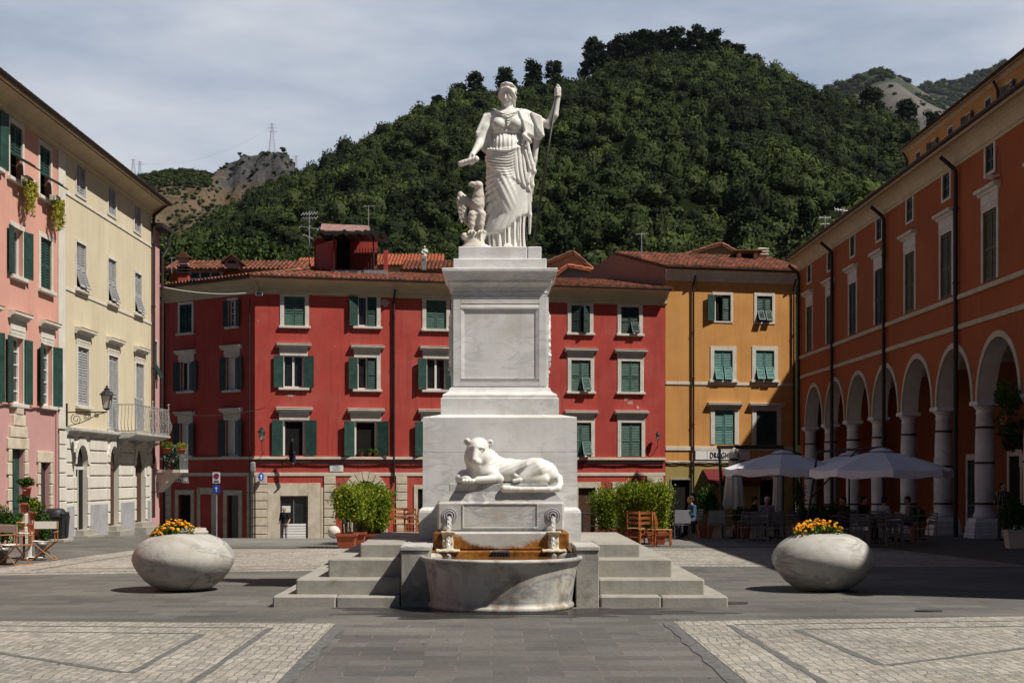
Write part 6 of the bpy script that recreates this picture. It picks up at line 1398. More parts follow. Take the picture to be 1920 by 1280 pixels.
# ---------------- goddess ----------------
god = thing('goddess_statue', 'white marble statue of a draped standing woman holding a scroll and raising one hand', 'statue', (.20, 25.6, 5.83))
TZ = [0, .3, .56, .82, 1.08, 1.33, 1.5, 1.7, 1.88, 2.03, 2.15, 2.3, 2.38, 2.44, 2.50]
TL = [-.43, -.435, -.42, -.40, -.375, -.37, -.365, -.345, -.31, -.275, -.29, -.325, -.31, -.22, -.08]
TR = [.385, .375, .385, .395, .41, .40, .375, .325, .275, .26, .285, .32, .32, .24, .10]
TY = [.30, .29, .28, .275, .27, .265, .265, .26, .22, .195, .205, .20, .17, .13, .09]
S = SD((-1.0, -.62, -.03), (1.08, .42, 3.05), .0112)
def sharp(v, p=.6): return 2.1*((1+v)/2)**3-.62
def bodyfn(x, y, z):
    xl, xr, hy = np.interp(z, TZ, TL), np.interp(z, TZ, TR), np.interp(z, TZ, TY); cx, hx = (xl+xr)/2, (xr-xl)/2; cy = .02+0*z
    nx, ny = (x-cx)/hx, (y-cy)/hy; rr_ = (np.abs(nx)**2.3+np.abs(ny)**2.3)**(1/2.3); d = (rr_-1)*np.minimum(hx, hy)*.85
    d = np.maximum(d, z-2.46); d = np.maximum(d, -z)
    # layers of cloth
    hem = np.interp(x, [-.46, -.30, -.1, .05, .15, .30, .42], [.27, .28, .31, .42, .53, .61, .66]); over = np.interp(x, [-.40, -.33, -.2, 0, .15, .27, .42], [1.60, 1.46, 1.33, 1.23, 1.19, 1.10, .98])
    bk = y > .12
    A = 1/(1+np.exp(-(z-hem)/.008)); B = 1/(1+np.exp(-(z-over)/.008)); C_ = 1/(1+np.exp(-(z-(1.72+.25*np.clip(x, -.1, .4)))/.02))
    ang = np.arctan2(y-cy, x-cx)
    chit = .017*sharp(np.cos(x*74+1.5*np.sin(z*5)+.6*np.sin(x*23)), .7)+.008*np.cos(x*121+2)
    ph = np.arctan2(z-1.45, x-.52); mant = (.0095+.006*np.sin(ph*7+1))*sharp(np.cos(ph*62+1.6*np.sin(ph*9)+4*z+.8*np.sin(z*11)), .8)*np.clip((.22-x)*2.4, .22, 1)*np.clip((z-.25)*4+.5, .4, 1)
    sag = z-(1.0*np.clip(x+.08, -.5, .25)**2)-.16*np.clip(x-.02, 0, .5); ovr = (.0105+.004*np.sin(z*31+x*9))*sharp(np.cos(sag*2*math.pi/.05+2.2*np.sin(5*x)), .8)*np.clip((.16-x)*6, 0, 1)+.009*sharp(np.cos(x*84+z*15+1.5*np.sin(z*6)), .8)*np.clip((x-.05)*6, 0, 1)
    tun = .008*sharp(np.cos(x*118+.8*np.sin(z*9)), .8)*np.clip((2.02-z)*20, 0, 1)
    f = (1-A)*(chit+.030)+A*(1-B)*mant+B*(1-C_)*(ovr-.022)+B*C_*(tun+.016*0)
    roll = -.030*np.exp(-((z-(1.70+.35*np.clip(x, -.4, .1)**2+.30*np.clip(x, 0, .4)))/.035)**2)*(z > 1.5)     # rolled edge of the mantle round the hips
    belt = -.014*np.exp(-((z-2.045)/.018)**2)+.012*np.exp(-((z-2.005)/.014)**2)
    ch = .010*np.cos(2*math.pi*(z-.85*np.abs(x-.0))/.055)*np.exp(-(x/.10)**2)*np.clip((z-2.10)*12, 0, 1)*np.clip((2.40-z)*9, 0, 1)
    k = np.clip(1.2-1.2*np.clip((y-.05)*4, 0, 1), .45, 1)
    return d+(f*k+roll+belt+ch)
S.full(bodyfn, .0)
S.ell((-.15, -.15, 2.165), (.11, .095, .10), .06); S.ell((.145, -.15, 2.165), (.11, .095, .10), .06)              # bust
S.ell((-.05, -.20, 1.02), (.15, .14, .34), .10, fn=lambda x, y, z: .006*np.cos(x*60+z*30)); S.ell((-.02, -.17, 1.80), (.19, .09, .14), .08, fn=lambda x, y, z: .007*np.cos(x*88))  # forward knee, belly
S.cap((-.02, .02, 2.36), (.02, -.02, 2.56), .10, .082, .05); S.cap((-.26, .02, 2.34), (.29, .02, 2.36), .10, .105, .06)
# folds hanging between the breasts and from the shoulders
for k in range(5):
    w = .05+.028*k; zz = 2.13+.045*k; P_ = [(-w*1.5, -.13+.004*k, zz+.13), (-w*.7, -.19, zz+.045), (0, -.215, zz), (w*.7, -.19, zz+.045), (w*1.5, -.13+.004*k, zz+.13)]; S.path(P_, .012, .014)
hair = None
head(S, (.0, -.06, 2.675), .365, -14, 9, 4)
S.frame(frm((.0, -.06, 2.675), -14, 9, 4), .365)
def wav(x, y, z): return .010*np.sin(34*z+16*np.abs(x)+8*y)
S.ell((0, .13, .20), (.41, .44, .36), .04, fn=wav)
for x in (-1, 1):
    S.path([(x*.03, -.33, .36), (x*.20, -.32, .27), (x*.31, -.20, .10), (x*.35, -.02, -.08), (x*.29, .22, -.22)], [.07, .08, .085, .085, .08], .03)
    for k in range(5): S.cap((x*(.06+.07*k), -.38+.045*k, .34-.055*k), (x*(.12+.07*k), -.22+.05*k, .44-.03*k), .03, None, .02)
    S.cap((x*.26, .26, -.2), (x*.33, .22, -.50), .06, .03, .03)
S.ell((0, .50, -.02), (.20, .20, .18), .05)
S.path([(-.36, -.02, .40), (-.24, -.20, .50), (0, -.28, .56), (.24, -.20, .50), (.36, -.02, .40)], [.03, .05, .065, .05, .03], .02); S.ell((0, -.20, .50), (.30, .06, .12), .02)      # diadem
S.frame(None)
# right arm (viewer's left): sleeve, bare forearm, hand with scroll
sl = lambda x, y, z: .010*np.sin(70*x+22*z)
S.path([(-.33, .0, 2.31), (-.40, -.03, 2.12), (-.45, -.07, 1.94)], [.105, .105, .10], .04)
for k in range(7): S.path([(-.40+.030*k, -.09+.012*k, 2.33+.005*k), (-.53+.038*k, -.14+.012*k, 2.02), (-.50+.026*k, -.10+.02*k, 1.86-.018*k), (-.43+.012*k, -.04+.02*k, 1.74-.006*k)], [.024, .024, .022, .014], .008)
S.path([(-.44, -.06, 1.96), (-.50, -.18, 1.80), (-.585, -.33, 1.63)], [.078, .07, .045], .015)
hand(S, (-.60, -.36, 1.605), (-.28, -.40, -.72), (-.55, .25, .80), 1.55, .75, -1)
S.cap((-.80, -.44, 1.425), (-.535, -.50, 1.495), .05, None, .004); S.cap((-.86+.05, -.44, 1.42), (-.795, -.44, 1.427), .03, None, 0, neg=True)
for t in (.1, .3, .55, .8, 1): q = (-.80+.265*t, -.44-.06*t, 1.425+.07*t); S.ell(q, (.018, .058, .058), .003)
# left arm raised: upper arm, forearm, fist round the staff
S.path([(.36, .02, 2.33), (.52, -.02, 2.25), (.70, -.06, 2.185)], [.105, .085, .070], .03)
S.path([(.70, -.06, 2.185), (.80, -.09, 2.34), (.855, -.11, 2.60)], [.074, .072, .048], .02)
S.cap((.855, -.11, 2.60), (.862, -.12, 2.70), .042, .05, .02)
for k in range(4):
    z = 2.655+.037*k; S.path([(.895, -.10, z), (.890, -.155, z+.004), (.845, -.175, z+.004), (.812, -.150, z)], [.021, .021, .020, .017], .003)
S.path([(.875, -.13, 2.66), (.85, -.175, 2.70), (.835, -.17, 2.80)], [.024, .021, .016], .006); S.cap((.885, -.09, 2.66), (.895, -.085, 2.80), .03, .026, .02); S.cap((.89, -.10, 2.80), (.86, -.11, 2.845), .024, .02, .01)
# mantle thrown over the left shoulder
for k in range(7):
    a = k/6; P_ = [(.20+.05*k, -.11+.01*k, 2.40-.012*k), (.26+.045*k, -.19+.02*k, 2.22-.02*k), (.31+.035*k, -.19+.025*k, 2.02-.01*k), (.38+.03*k, -.12+.02*k, 1.93+.02*k)]
    S.path(P_, [.030, .032, .036, .022], .012)
for k in range(5): S.path([(.42+.035*k, -.10, 2.36-.015*k), (.52+.02*k, -.13, 2.10-.03*k), (.56+.006*k, -.03, 1.93+.01*k)], [.03, .034, .02], .012)
S.cap((.40, .08, 2.32), (.50, .10, 1.90), .10, .06, .04)
for k in range(4): S.path([(.30+.01*k, -.22, 2.00-.03*k), (.27+.035*k, -.25, 1.96-.03*k), (.30+.03*k, -.22, 1.90-.02*k)], .026, .01)       # knot
P_ = [(.34, -.12, 1.86), (.37, -.13, 1.66), (.42, -.12, 1.48), (.455, -.12, 1.36), (.415, -.11, 1.26), (.43, -.12, 1.12), (.40, -.11, 1.00), (.405, -.1, .86)]
S.path(P_, [.03, .04, .045, .04, .035, .03, .022, .018], .02); S.path([(p[0]-.07, p[1]-.07, p[2]+.03) for p in P_[:6]], .022, .02); S.path([(.50, .06, 1.95), (.47, .06, 1.6), (.44, .05, 1.3)], [.06, .04, .02], .03)
S.path([(.36, -.1, 1.0), (.385, -.1, .62), (.38, -.1, .3)], [.04, .03, .02], .03)
# feet and trailing hem
S.ell((.0, -.30, .045), (.085, .12, .055), .02)
for k in range(5): S.cap((-.05+.026*k, -.38+.004*k, .045), (-.055+.028*k, -.43+.010*k, .03), .019-.0012*k, .016, .003)
S.ell((-.44, -.20, .045), (.13, .12, .06), .04); S.path([(-.40, -.12, .30), (-.48, -.16, .12), (-.56, -.18, .03)], [.06, .05, .03], .04)
S.disp(lambda x, y, z: np.where(z > 2.999, 0, 0)+0*x)
S.build('figure', M['statue'], god)
mb = MB(); mb.cyl((.838, -.155, 2.86), (.845, -.155, 2.70), .012, .020, 10); mb.cyl((.852, -.160, 2.74), (.425, -.12, 0.0), .019, .026, 12)
staff = mb.build('staff', M['bronze'], None, smooth=True, loc=(.20, 25.6, 5.83)); tag(staff, 'long dark bronze staff held upright in the raised hand of the goddess', 'staff')
# ---------------- eagle ----------------
eag = thing('eagle_statue', 'weathered marble eagle perched on a round rock beside the goddess', 'eagle statue', (-.42, 25.45, 5.83))
# local x = (zx-175)/386 , z = (1215-zy)/386
S = SD((-.36, -.30, -.02), (.36, .32, 1.24), .0125)
E = lambda zx, zy, y=0: ((zx-175)/386, y, (1215-zy)/386)
S.path([E(195, 1190, .02), E(190, 1130, .02)], [.20, .15], .05); S.ell(E(130, 1128, -.10), (.065, .065, .065), .02); S.ell(E(180, 1200, -.02), (.20, .18, .07), .04)
S.path([E(208, 1080, .04), E(212, 1000, .03), E(212, 910, .0), E(220, 855, -.02), E(226, 815, -.04)], [.08, .112, .125, .092, .070], .04)
S.ell(E(220, 788, -.06), (.082, .085, .072), .02); S.cap(E(200, 776, -.10), E(214, 768, -.11), .018, None, .01)
S.path([E(198, 785, -.10), E(176, 780, -.12), E(163, 788, -.13), E(162, 800, -.13)], [.046, .034, .021, .007], .008); S.cap(E(192, 800, -.10), E(174, 801, -.115), .020, .012, .008); S.ell(E(203, 782, -.135), (.014, .014, .011), neg=True)
S.ell(E(112, 905, .05), (.088, .075, .225), .01, rot=Matrix.Rotation(-.16, 3, 'Y')); S.path([E(108, 950, .05), E(130, 1005, .06), E(155, 1048, .07)], [.062, .045, .018], .02); S.path([E(128, 868, .04), E(170, 905, .03), E(190, 930, .02)], [.06, .06, .06], .03)
S.path([E(235, 870, .02), E(262, 880, .06), E(276, 930, .10), E(270, 990, .12), E(258, 1060, .12)], [.05, .05, .045, .035, .02], .03)
for sx in (180, 243): S.path([E(sx, 980, -.06), E(sx-5, 1050, -.08), E(sx-4, 1090, -.09)], [.075, .055, .028], .02)
for sx in (176, 240):
    for k in range(3): S.path([E(sx-10+10*k, 1088, -.09), E(sx-20+20*k, 1103, -.15), E(sx-22+22*k, 1116, -.155)], [.018, .018, .010], .004)
for k in range(7): q = 872+22*k; S.cap(E(86+1.5*k, q, -.02), E(104+2*k, q+34, -.025), .016, .010, .005); S.cap(E(104+1.5*k, q-14, -.025), E(124+2*k, q+22, -.03), .016, .010, .005); S.cap(E(122+k, q-20, -.02), E(138+2*k, q+12, -.02), .015, .010, .005)
S.disp(lambda x, y, z: np.clip((z-.30)*8, 0, 1)*np.clip((1.04-z)*9, 0, 1)*(.005*np.sin(78*z+3*np.sin(60*x))*np.cos(52*x+9*y)))
S.build('figure', M['eaglem'], eag)
# ---------------- egg planters ----------------
M['egg'] = mat('egg_marble', (.44, .42, .38), .65, .10, 1.8, .18, 25, stain=(.29, .25, .195), stf=.75, sts=2.0, vein=((.14, .145, .15), 1.1, .9, .045), streak=.12)
M['flower'] = mat('orange_petals', (.85, .30, .012), .7, .2, 25); M['flower2'] = mat('yellow_petals', (.88, .48, .02), .7, .15, 25)
M['leaf'] = foliage('plant_leaves', [(0, (.020, .055, .012)), (.5, (.045, .10, .018)), (1, (.09, .16, .03))], trans=.2)
M['bamboo'] = foliage('bamboo_leaves', [(0, (.045, .085, .010)), (.45, (.13, .20, .015)), (.8, (.24, .32, .025)), (1, (.36, .36, .05))], trans=.3)
M['vine'] = foliage('trailing_leaves', [(0, (.12, .14, .02)), (.5, (.30, .30, .04)), (1, (.48, .42, .07))], trans=.25)
M['earth'] = mat('potting_soil', (.04, .028, .02), .95, .3, 20)
def cloud(c, r, n, rg, shell=.35):
    D = rg.normal(size=(n, 3)); D /= np.linalg.norm(D, axis=1)[:, None]; return np.array(c)+D*np.array(r)*(rg.uniform(shell**3, 1, (n, 1))**(1/3))
def marigolds(name, label, loc, rx, ry, h, n, seed, lean=0, rz=0):
    rg = np.random.default_rng(seed); t = thing(name, label, 'flowers', loc, rz)
    C = [cloud((rg.uniform(-rx, rx)*.8, rg.uniform(-ry, ry)*.7, rg.uniform(.0, h*.6)), (.12, .12, .10), 55, rg) for _ in range(34)]
    C = np.concatenate(C); C[:, 2] -= lean*np.clip(-C[:, 0]-.1, 0, 1); V, Q = leafquads(C, .024); mesh_np('foliage', V, Q, M['leaf'], t, tv=rg.uniform(0, 1, len(Q)))
    for m, k in (('flower', n), ('flower2', n//2)):
        mb = MB()
        for _ in range(k):
            a = rg.uniform(0, 6.28); q = math.sqrt(rg.uniform(0, 1)); x, y = rx*q*math.cos(a)*1.05, ry*q*math.sin(a)*1.1; z = h*(.95-.55*q*q)+rg.uniform(-.05, .05)-lean*max(0, -x-.1)
            s_ = rg.uniform(.018, .032); mb.ico((x, y, z), s_, None, 1, .25, (1, 1, .7))
        mb.build('blossoms', M[m], t)
    return t
for (px, lab, flab, collar, fdx, lean, rzz) in ((344, 'big veined marble egg-shaped planter left of the monument, with a round collar on top', 'orange and yellow marigolds spilling over the left side of the left egg planter', True, -.14, .35, .3),
                                               (1543, 'big marble egg-shaped planter right of the monument, half in the palace shadow', 'orange marigolds standing in the top of the right egg planter', False, -.12, .10, 1.9)):
    x = (px-CX)/F*25.5; e = thing('egg_planter', lab, 'planter', (x, 25.5, 0), rzz)
    pr = [(.30, 0), (.40, .012), (.52, .07), (.66, .18), (.775, .32), (.845, .44), (.872, .53), (.862, .60), (.815, .71), (.73, .81), (.60, .90), (.46, .955), (.30, .985), (.27, .96), (.25, .85)]
    mb = MB(); mb.lathe(pr, n=64); mb.build('body', M['egg'], e, smooth=True)
    mb = MB(); mb.lathe([(.24, .86), (.001, .87)], n=24, cap=False); mb.build('soil', M['earth'], e)
    if collar: mb = MB(); mb.lathe([(.27, .965), (.285, 1.0), (.27, 1.02), (.245, 1.035), (.25, 1.06), (.235, 1.07), (.20, 1.05), (.20, .95)], (.14, 0, 0), n=36); mb.build('collar', M['egg'], e, smooth=True)
    marigolds('marigold_plant', flab, (x+fdx, 25.42, .93 if collar else .94), .42, .26, .26, 80, 3 if collar else 8, lean)

C = np.stack([nprng.uniform(-11, 11, 420), nprng.uniform(12, 40, 420), np.full(420, .012)], 1); C = C[(np.abs(C[:, 0]) > 3.6) | (np.abs(C[:, 1]-25.7) > 3.7)]; V, Q = leafquads(C, .028, np.array([[0, 0, 4.]]), .5); V[:, 2] = np.clip(V[:, 2], .010, .03)
tag(mesh_np('fallen_leaves', V, Q, mat('dry_leaf', (.16, .11, .05), .9, .3, 3), tv=nprng.uniform(0, 1, len(Q))), 'a few dry fallen leaves and crumbs scattered over the paving', 'leaf litter', kind='stuff')
# ---------------- potted plants ----------------
def pot(name, label, loc, r=.2, h=.3, m='terra', square=False, group=None, cat='flower pot'):
    t = thing(name, label, cat, loc, group=group); mb = MB()
    if square: mb.ring([((r*.78, r*.7), 0), ((r, r*.9), h-.07), ((r*1.1, r), h-.07), ((r*1.12, r*1.02), h), ((r*1.0, r*.9), h), ((r*.95, r*.85), h-.05)])
    else: mb.lathe([(r*.68, 0), (r*.92, h*.8), (r*1.03, h*.8), (r*1.05, h), (r*.93, h), (r*.9, h*.88)], n=20)
    mb.build('body', M[m], t, smooth=not square)
    mb = MB(); mb.lathe([(r*.86, h*.86), (.001, h*.87)], n=12, cap=False); mb.build('soil', M['earth'], t); return t
def bamboo(name, label, loc, w, d, h, nst, nl, seed, m='bamboo', leaf=.055, low=.25, group=None, tvo=0):
    rg = np.random.default_rng(seed); t = thing(name, label, 'plant', loc, group=group); mb = MB(); C = []
    for k in range(nst):
        x, y = rg.uniform(-.3, .3)*w, rg.uniform(-.3, .3)*d; tx, ty = x*2.0+rg.uniform(-.12, .12), y*2+rg.uniform(-.1, .1); hh = h*rg.uniform(.72, 1.0)*(1-.22*(abs(tx)/w)**2)
        P_ = [(x+(tx-x)*f**1.6, y+(ty-y)*f**1.6, hh*f) for f in (0, .35, .7, 1)]; mb.tube(P_, .008, 4)
        n = nl//nst; f = rg.uniform(low, 1.0, n)**.8; f = np.clip(f, low, 1)
        C.append(np.stack([x+(tx-x)*f**1.6, y+(ty-y)*f**1.6, hh*f], 1)+rg.normal(size=(n, 3))*np.array([.10, .10, .07]))
    mb.build('stems', M['wood'] if False else M['bark'], t); C = np.concatenate(C); V, Q = leafquads(C, leaf)
    mesh_np('leaves', V, Q, M[m], t, tv=np.clip(rg.uniform(0, 1, len(Q))+tvo, 0, 1)); return t
def G(px, Y, dz=0): x = (px-CX)/F*Y; return (x, Y, gz(x, Y)+dz)
gb = 'potted bamboos left of the monument'
pot('planter_pot', 'square terracotta pot under the leftmost bamboo by the arched portal', G(650, 40), .26, .40, square=True); pot('planter_pot', 'terracotta pot half hidden behind the leftmost square pot', G(669, 41.5), .24, .38, square=True)
pot('planter_pot', 'low wide terracotta trough beside the monument platform on its left', G(700, 42.5), .50, .30, square=True)
bamboo('bamboo_plant', 'sparse yellow-green bamboo with bare stems, leftmost by the arched portal', G(655, 40, .3), .55, .4, 1.42, 30, 6500, 1, leaf=.034, tvo=.15, low=.38, group=gb)
bamboo('bamboo_plant', 'dense darker green bamboo bush in front of the arched portal', G(700, 42.4, .2), .85, .6, 1.55, 40, 16000, 2, leaf=.034, tvo=-.02, low=.10, group=gb)
bamboo('bamboo_plant', 'mid-green bamboo between the sparse one and the dense bush', G(678, 41.6, .3), .5, .4, 1.42, 24, 5500, 4, leaf=.034, tvo=.08, low=.25, group=gb)
gb = 'potted bamboos right of the monument'
bamboo('bamboo_plant', 'large bright yellow-green bamboo bush, rightmost, behind the wooden chairs', G(1228, 42.5, .2), .62, .5, 1.62, 36, 14000, 5, leaf=.034, tvo=.12, low=.1, group=gb)
bamboo('bamboo_plant', 'bright bamboo bush in the middle of the right bamboo row', G(1185, 43, .2), .66, .5, 1.58, 34, 13000, 6, leaf=.034, tvo=.06, low=.05, group=gb)
bamboo('bamboo_plant', 'reddish-tipped loose bamboo right next to the marble plinth', G(1135, 44, .2), .6, .5, 1.45, 24, 6000, 7, leaf=.034, tvo=.0, low=.15, group=gb)
pot('planter_pot', 'terracotta pot under the rightmost bamboo, behind the side-on wooden chair', G(1231, 42), .26, .36, square=True); pot('planter_pot', 'terracotta pot under the middle bamboo of the right row', G(1187, 43), .26, .36, square=True); pot('planter_pot', 'terracotta pot under the loose bamboo beside the marble plinth', G(1137, 44), .26, .36, square=True)
mb = MB(); mb.ico((0, 0, .20), .20, None, 3); tag(mb.build('stone_ball', M['white'], smooth=True, loc=G(626, 46.5)), 'white stone ball on the paving left of the leftmost bamboo pot', 'bollard')

# ---------------- wooden cafe chairs ----------------
def wood_chair(label, loc, rz, group):
    t = thing('wooden_chair', label, 'chair', loc, rz, group); m = M['wood']
    for x in (-.19, .19):
        mb = MB(); mb.path = None; mb.tube([(x*1.0, .22, 0), (x, .19, .45), (x, .21, .70), (x*.95, .27, .95)], .020, 7); mb.build('back_leg', m, t)
        mb = MB(); mb.cyl((x*1.05, -.20, 0), (x*1.05, -.19, .46), .020, .022, 7); mb.build('front_leg', m, t)
    mb = MB()
    for x0 in range(12):
        a = -.21+.035*x0; mb.bbox(a, a+.033, -.22, .21, .445, .468+.004*(x0 % 2), .004)
    mb.build('seat', mat_straw, t)
    for z, w in ((.62, .18), (.76, .18), (.90, .175)):
        mb = MB(); pts = [(-w+2*w*k/6, .21+.05*(z-.6)/.3+.02*math.sin(math.pi*k/6)) for k in range(7)]
        for (a, b), (c, d) in zip(pts[:-1], pts[1:]):
            k0 = math.sin(math.pi*(a+w)/(2*w))*.018; k1 = math.sin(math.pi*(c+w)/(2*w))*.018
            mb.add([(a, b, z-.03), (c, d, z-.03), (c, d, z+.03+k1), (a, b, z+.03+k0), (a, b+.014, z-.03), (c, d+.014, z-.03), (c, d+.014, z+.03+k1), (a, b+.014, z+.03+k0)], [(0, 1, 2, 3), (7, 6, 5, 4), (3, 2, 6, 7), (0, 4, 5, 1)])
        mb.build('back_slat', m, t)
    mb = MB()
    for z in (.16, .30): mb.cyl((-.19, -.195, z), (.19, -.195, z), .011, n=6); mb.cyl((-.20, -.195, z), (-.19, .20, z), .011, n=6); mb.cyl((.20, -.195, z), (.19, .20, z), .011, n=6)
    mb.cyl((-.19, .205, .22), (.19, .205, .22), .011, n=6); mb.build('stretcher', m, t); return t
mat_straw = mat('woven_straw', (.42, .22, .08), .85, .2, 20, .3)
g = 'wooden chairs by the bamboos'
ch1 = wood_chair('orange wooden chair seen from behind, third from the right edge of the steps', G(1212, 41.2), 0, g)
for px, Y, rz, lab in ((1244, 41.0, R(78), 'orange wooden chair seen from the side, rightmost beside the right bamboo pot'), (1192, 42.0, R(160), 'orange wooden chair half hidden behind the right end of the monument steps'), (1176, 43.2, R(-60), 'wooden chair lowest behind the steps, left of the other right-hand chairs')):
    o = copy_tree(ch1); o.location = G(px, Y); o.rotation_euler = (0, 0, rz); o['label'] = lab
for px, Y, rz, lab in ((752, 47.0, 0.3, 'wooden chair behind the platform, left one near the dense bamboo'), (772, 46.2, R(170), 'wooden chair at the small table left of the marble plinth'), (790, 47.2, R(200), 'wooden chair nearest the marble plinth on its left')):
    o = copy_tree(ch1); o.location = G(px, Y); o.rotation_euler = (0, 0, rz); o['label'] = lab; o['group'] = 'wooden chairs behind the platform'
def table(label, loc, rz=0, w=.7, m='alu', group=None, round_=False, h=.74):
    t = thing('cafe_table', label, 'table', loc, rz, group); mb = MB()
    if round_: mb.lathe([(.001, h), (w/2, h), (w/2, h-.025), (.001, h-.025)], n=28, cap=False)
    else: mb.bbox(-w/2, w/2, -w/2, w/2, h-.03, h, .008)
    mb.build('tabletop', M[m], t); mb = MB(); mb.cyl((0, 0, .03), (0, 0, h-.03), .028, n=10); mb.build('column', M['iron'], t)
    mb = MB(); mb.bbox(-.26, .26, -.035, .035, 0, .03, .01); mb.bbox(-.035, .035, -.26, .26, 0, .028, .01); mb.build('base', M['iron'], t); return t
table('small table with pale top beside the red-brown chairs left of the plinth', G(768, 47.6), 0, .75, 'galv')
mb = MB(); zq = .78
for y in (0, .5): mb.cyl((0, y, 0), (0, y, zq), .02, n=6); mb.cyl((1.6, y, 0), (1.6, y, zq), .02, n=6)
mb.tube([(0, 0, zq), (1.6, 0, zq)], .022); mb.tube([(0, .5, zq), (1.6, .5, zq)], .022); mb.tube([(0, 0, .4), (1.6, 0, .4)], .016)
t = thing('metal_rail', 'dark metal handrail behind the platform right of the marble plinth', 'railing', G(1092, 45.5)); mb.build('bars', M['iron'], t)

# ---------------- left: plant stand, pots, director chairs, bin ----------------
def bushy(name, label, loc, r, n, seed, m='leaf', leaf=.035, tvo=0.0, cat='plant', group=None, red=0, stems=5):
    rg = np.random.default_rng(seed); t = thing(name, label, cat, loc, group=group); C = []
    for k in range(14): c = rg.normal(size=3); c = c/np.linalg.norm(c)*np.array(r)*rg.uniform(.3, .75); c[2] += r[2]; C.append(cloud(c, np.array(r)*.45, n//14, rg, .1))
    C = np.concatenate(C); V, Q = leafquads(C, leaf); mesh_np('leaves', V, Q, M[m], t, tv=np.clip(rg.uniform(0, 1, len(Q))+tvo, 0, 1))
    mb = MB()
    for k in range(stems): a = k*2.4; mb.tube([(0, 0, 0), (r[0]*.3*math.cos(a), r[1]*.3*math.sin(a), r[2]*.6), (r[0]*.6*math.cos(a), r[1]*.6*math.sin(a), r[2]*1.3)], .007, 4)
    mb.build('stems', M['bark'], t)
    if red:
        mb = MB()
        for _ in range(red): q = C[rg.integers(len(C))]; mb.ico(tuple(q+np.array([0.02, -.05, 0])), .035, None, 1, .3)
        mb.build('blossoms', M['redcloth'], t)
    return t
Ys = 35.2
def PL(px, py, Y): return tuple(W(px, py, Y))
st = thing('plant_stand', 'white metal plant stand post with rings of pots by the pink house', 'plant stand', G(56, Ys)); mb = MB(); z0 = 0
hz = EH-(905-CY)/F*Ys
mb.bbox(-.035, .035, -.035, .035, .02, 1.28, .006); mb.build('post', M['pvc'], st); mb = MB(); mb.bbox(-.30, .30, -.04, .04, 0, .03, .008); mb.bbox(-.04, .04, -.3, .3, 0, .028, .008); mb.build('foot', M['pvc'], st)
for (dx, dz) in ((0, 1.28), (.05, 1.27)):
    pass
mb = MB()
for dx, z in ((-.05, 1.62), (-.09, 1.28), (.14, 1.12), (.16, .80)): mb.tube([(0, 0, min(z, 1.27)), (dx, -.12, z), ], .012, 5); mb.lathe([(.10, z-.01), (.112, z-.01), (.112, z+.01), (.10, z+.01)], (dx, -.18, 0), n=16, cap=False)
mb.tube([(0, 0, 1.2), (-.02, 0, 1.9)], .014, 6); mb.build('pot_ring', M['pvc'], st)
sx_, sy_, _ = G(56, Ys); gp = 'terracotta pots on the white plant stand'
for i, (dx, z, r_, lab, plab, seed, tvo) in enumerate([(-.02, 1.66, .115, 'topmost terracotta pot of the white plant stand', 'leafy green shrub in the topmost pot of the plant stand', 11, .1), (-.07, 1.22, .115, 'terracotta pot in the second tier, left side of the stand', 'small white-flecked plant in the second tier pot', 12, -.1),
                                     (.16, 1.04, .13, 'terracotta pot on the right side below the yellow-green plant', 'yellow-green feathery plant on the right of the stand', 13, .35), (.14, .62, .15, 'larger terracotta pot lower right on the plant stand', 'dark climbing plant lowest on the right of the stand', 14, -.15)]):
    Yp = Ys-.18; zb_ = [1.62, 1.28, 1.06, .62][i]
    h = [.22, .22, .20, .28][i]; zz = [EH-(930-CY)/F*Yp-.0, EH-(960-CY)/F*Yp, EH-(975-CY)/F*Yp, EH-(1003-CY)/F*Yp][i]
    pot('flower_pot', lab, (sx_+dx, Ys-.18, zz), r_, h, group=gp)
    bushy('potted_plant', plab, (sx_+dx+(.10 if i == 3 else 0), Ys-.18, zz+h*.8), [(.24, .2, .16), (.17, .15, .14), (.17, .16, .19), (.2, .2, .34)][i], [900, 500, 900, 900][i], seed, 'bamboo' if i == 2 else 'leaf', .026, tvo if i != 2 else .1, group='plants on the white plant stand')
M['metalpot'] = mat('zinc_bucket', (.30, .31, .32), .5, .1, 6, metal=.4)
pot('flower_pot', 'grey zinc pot standing on the ground behind the right director chair', G(76, 35.5), .15, .36, 'metalpot'); bushy('potted_plant', 'climbing dark green plant rising from the zinc pot', G(80, 35.5, .3), (.22, .2, .42), 1200, 21, leaf=.03, tvo=-.1)
pot('flower_pot', 'grey zinc pot at the very left edge of the picture', G(2, 33.0), .17, .36, 'metalpot'); bushy('potted_plant', 'big dark green shrub with a few red flowers at the left edge', G(8, 33.2, .25), (.36, .3, .62), 2600, 22, leaf=.032, tvo=-.12, red=4)
pot('flower_pot', 'small wooden-sided pot on the table left of the stand post', PL(38, 993, 36.2), .12, .2, 'ochre2'); bushy('potted_plant', 'small white and green plant in the wooden-sided pot', PL(35, 978, 36.2), (.14, .12, .13), 400, 23, leaf=.022)
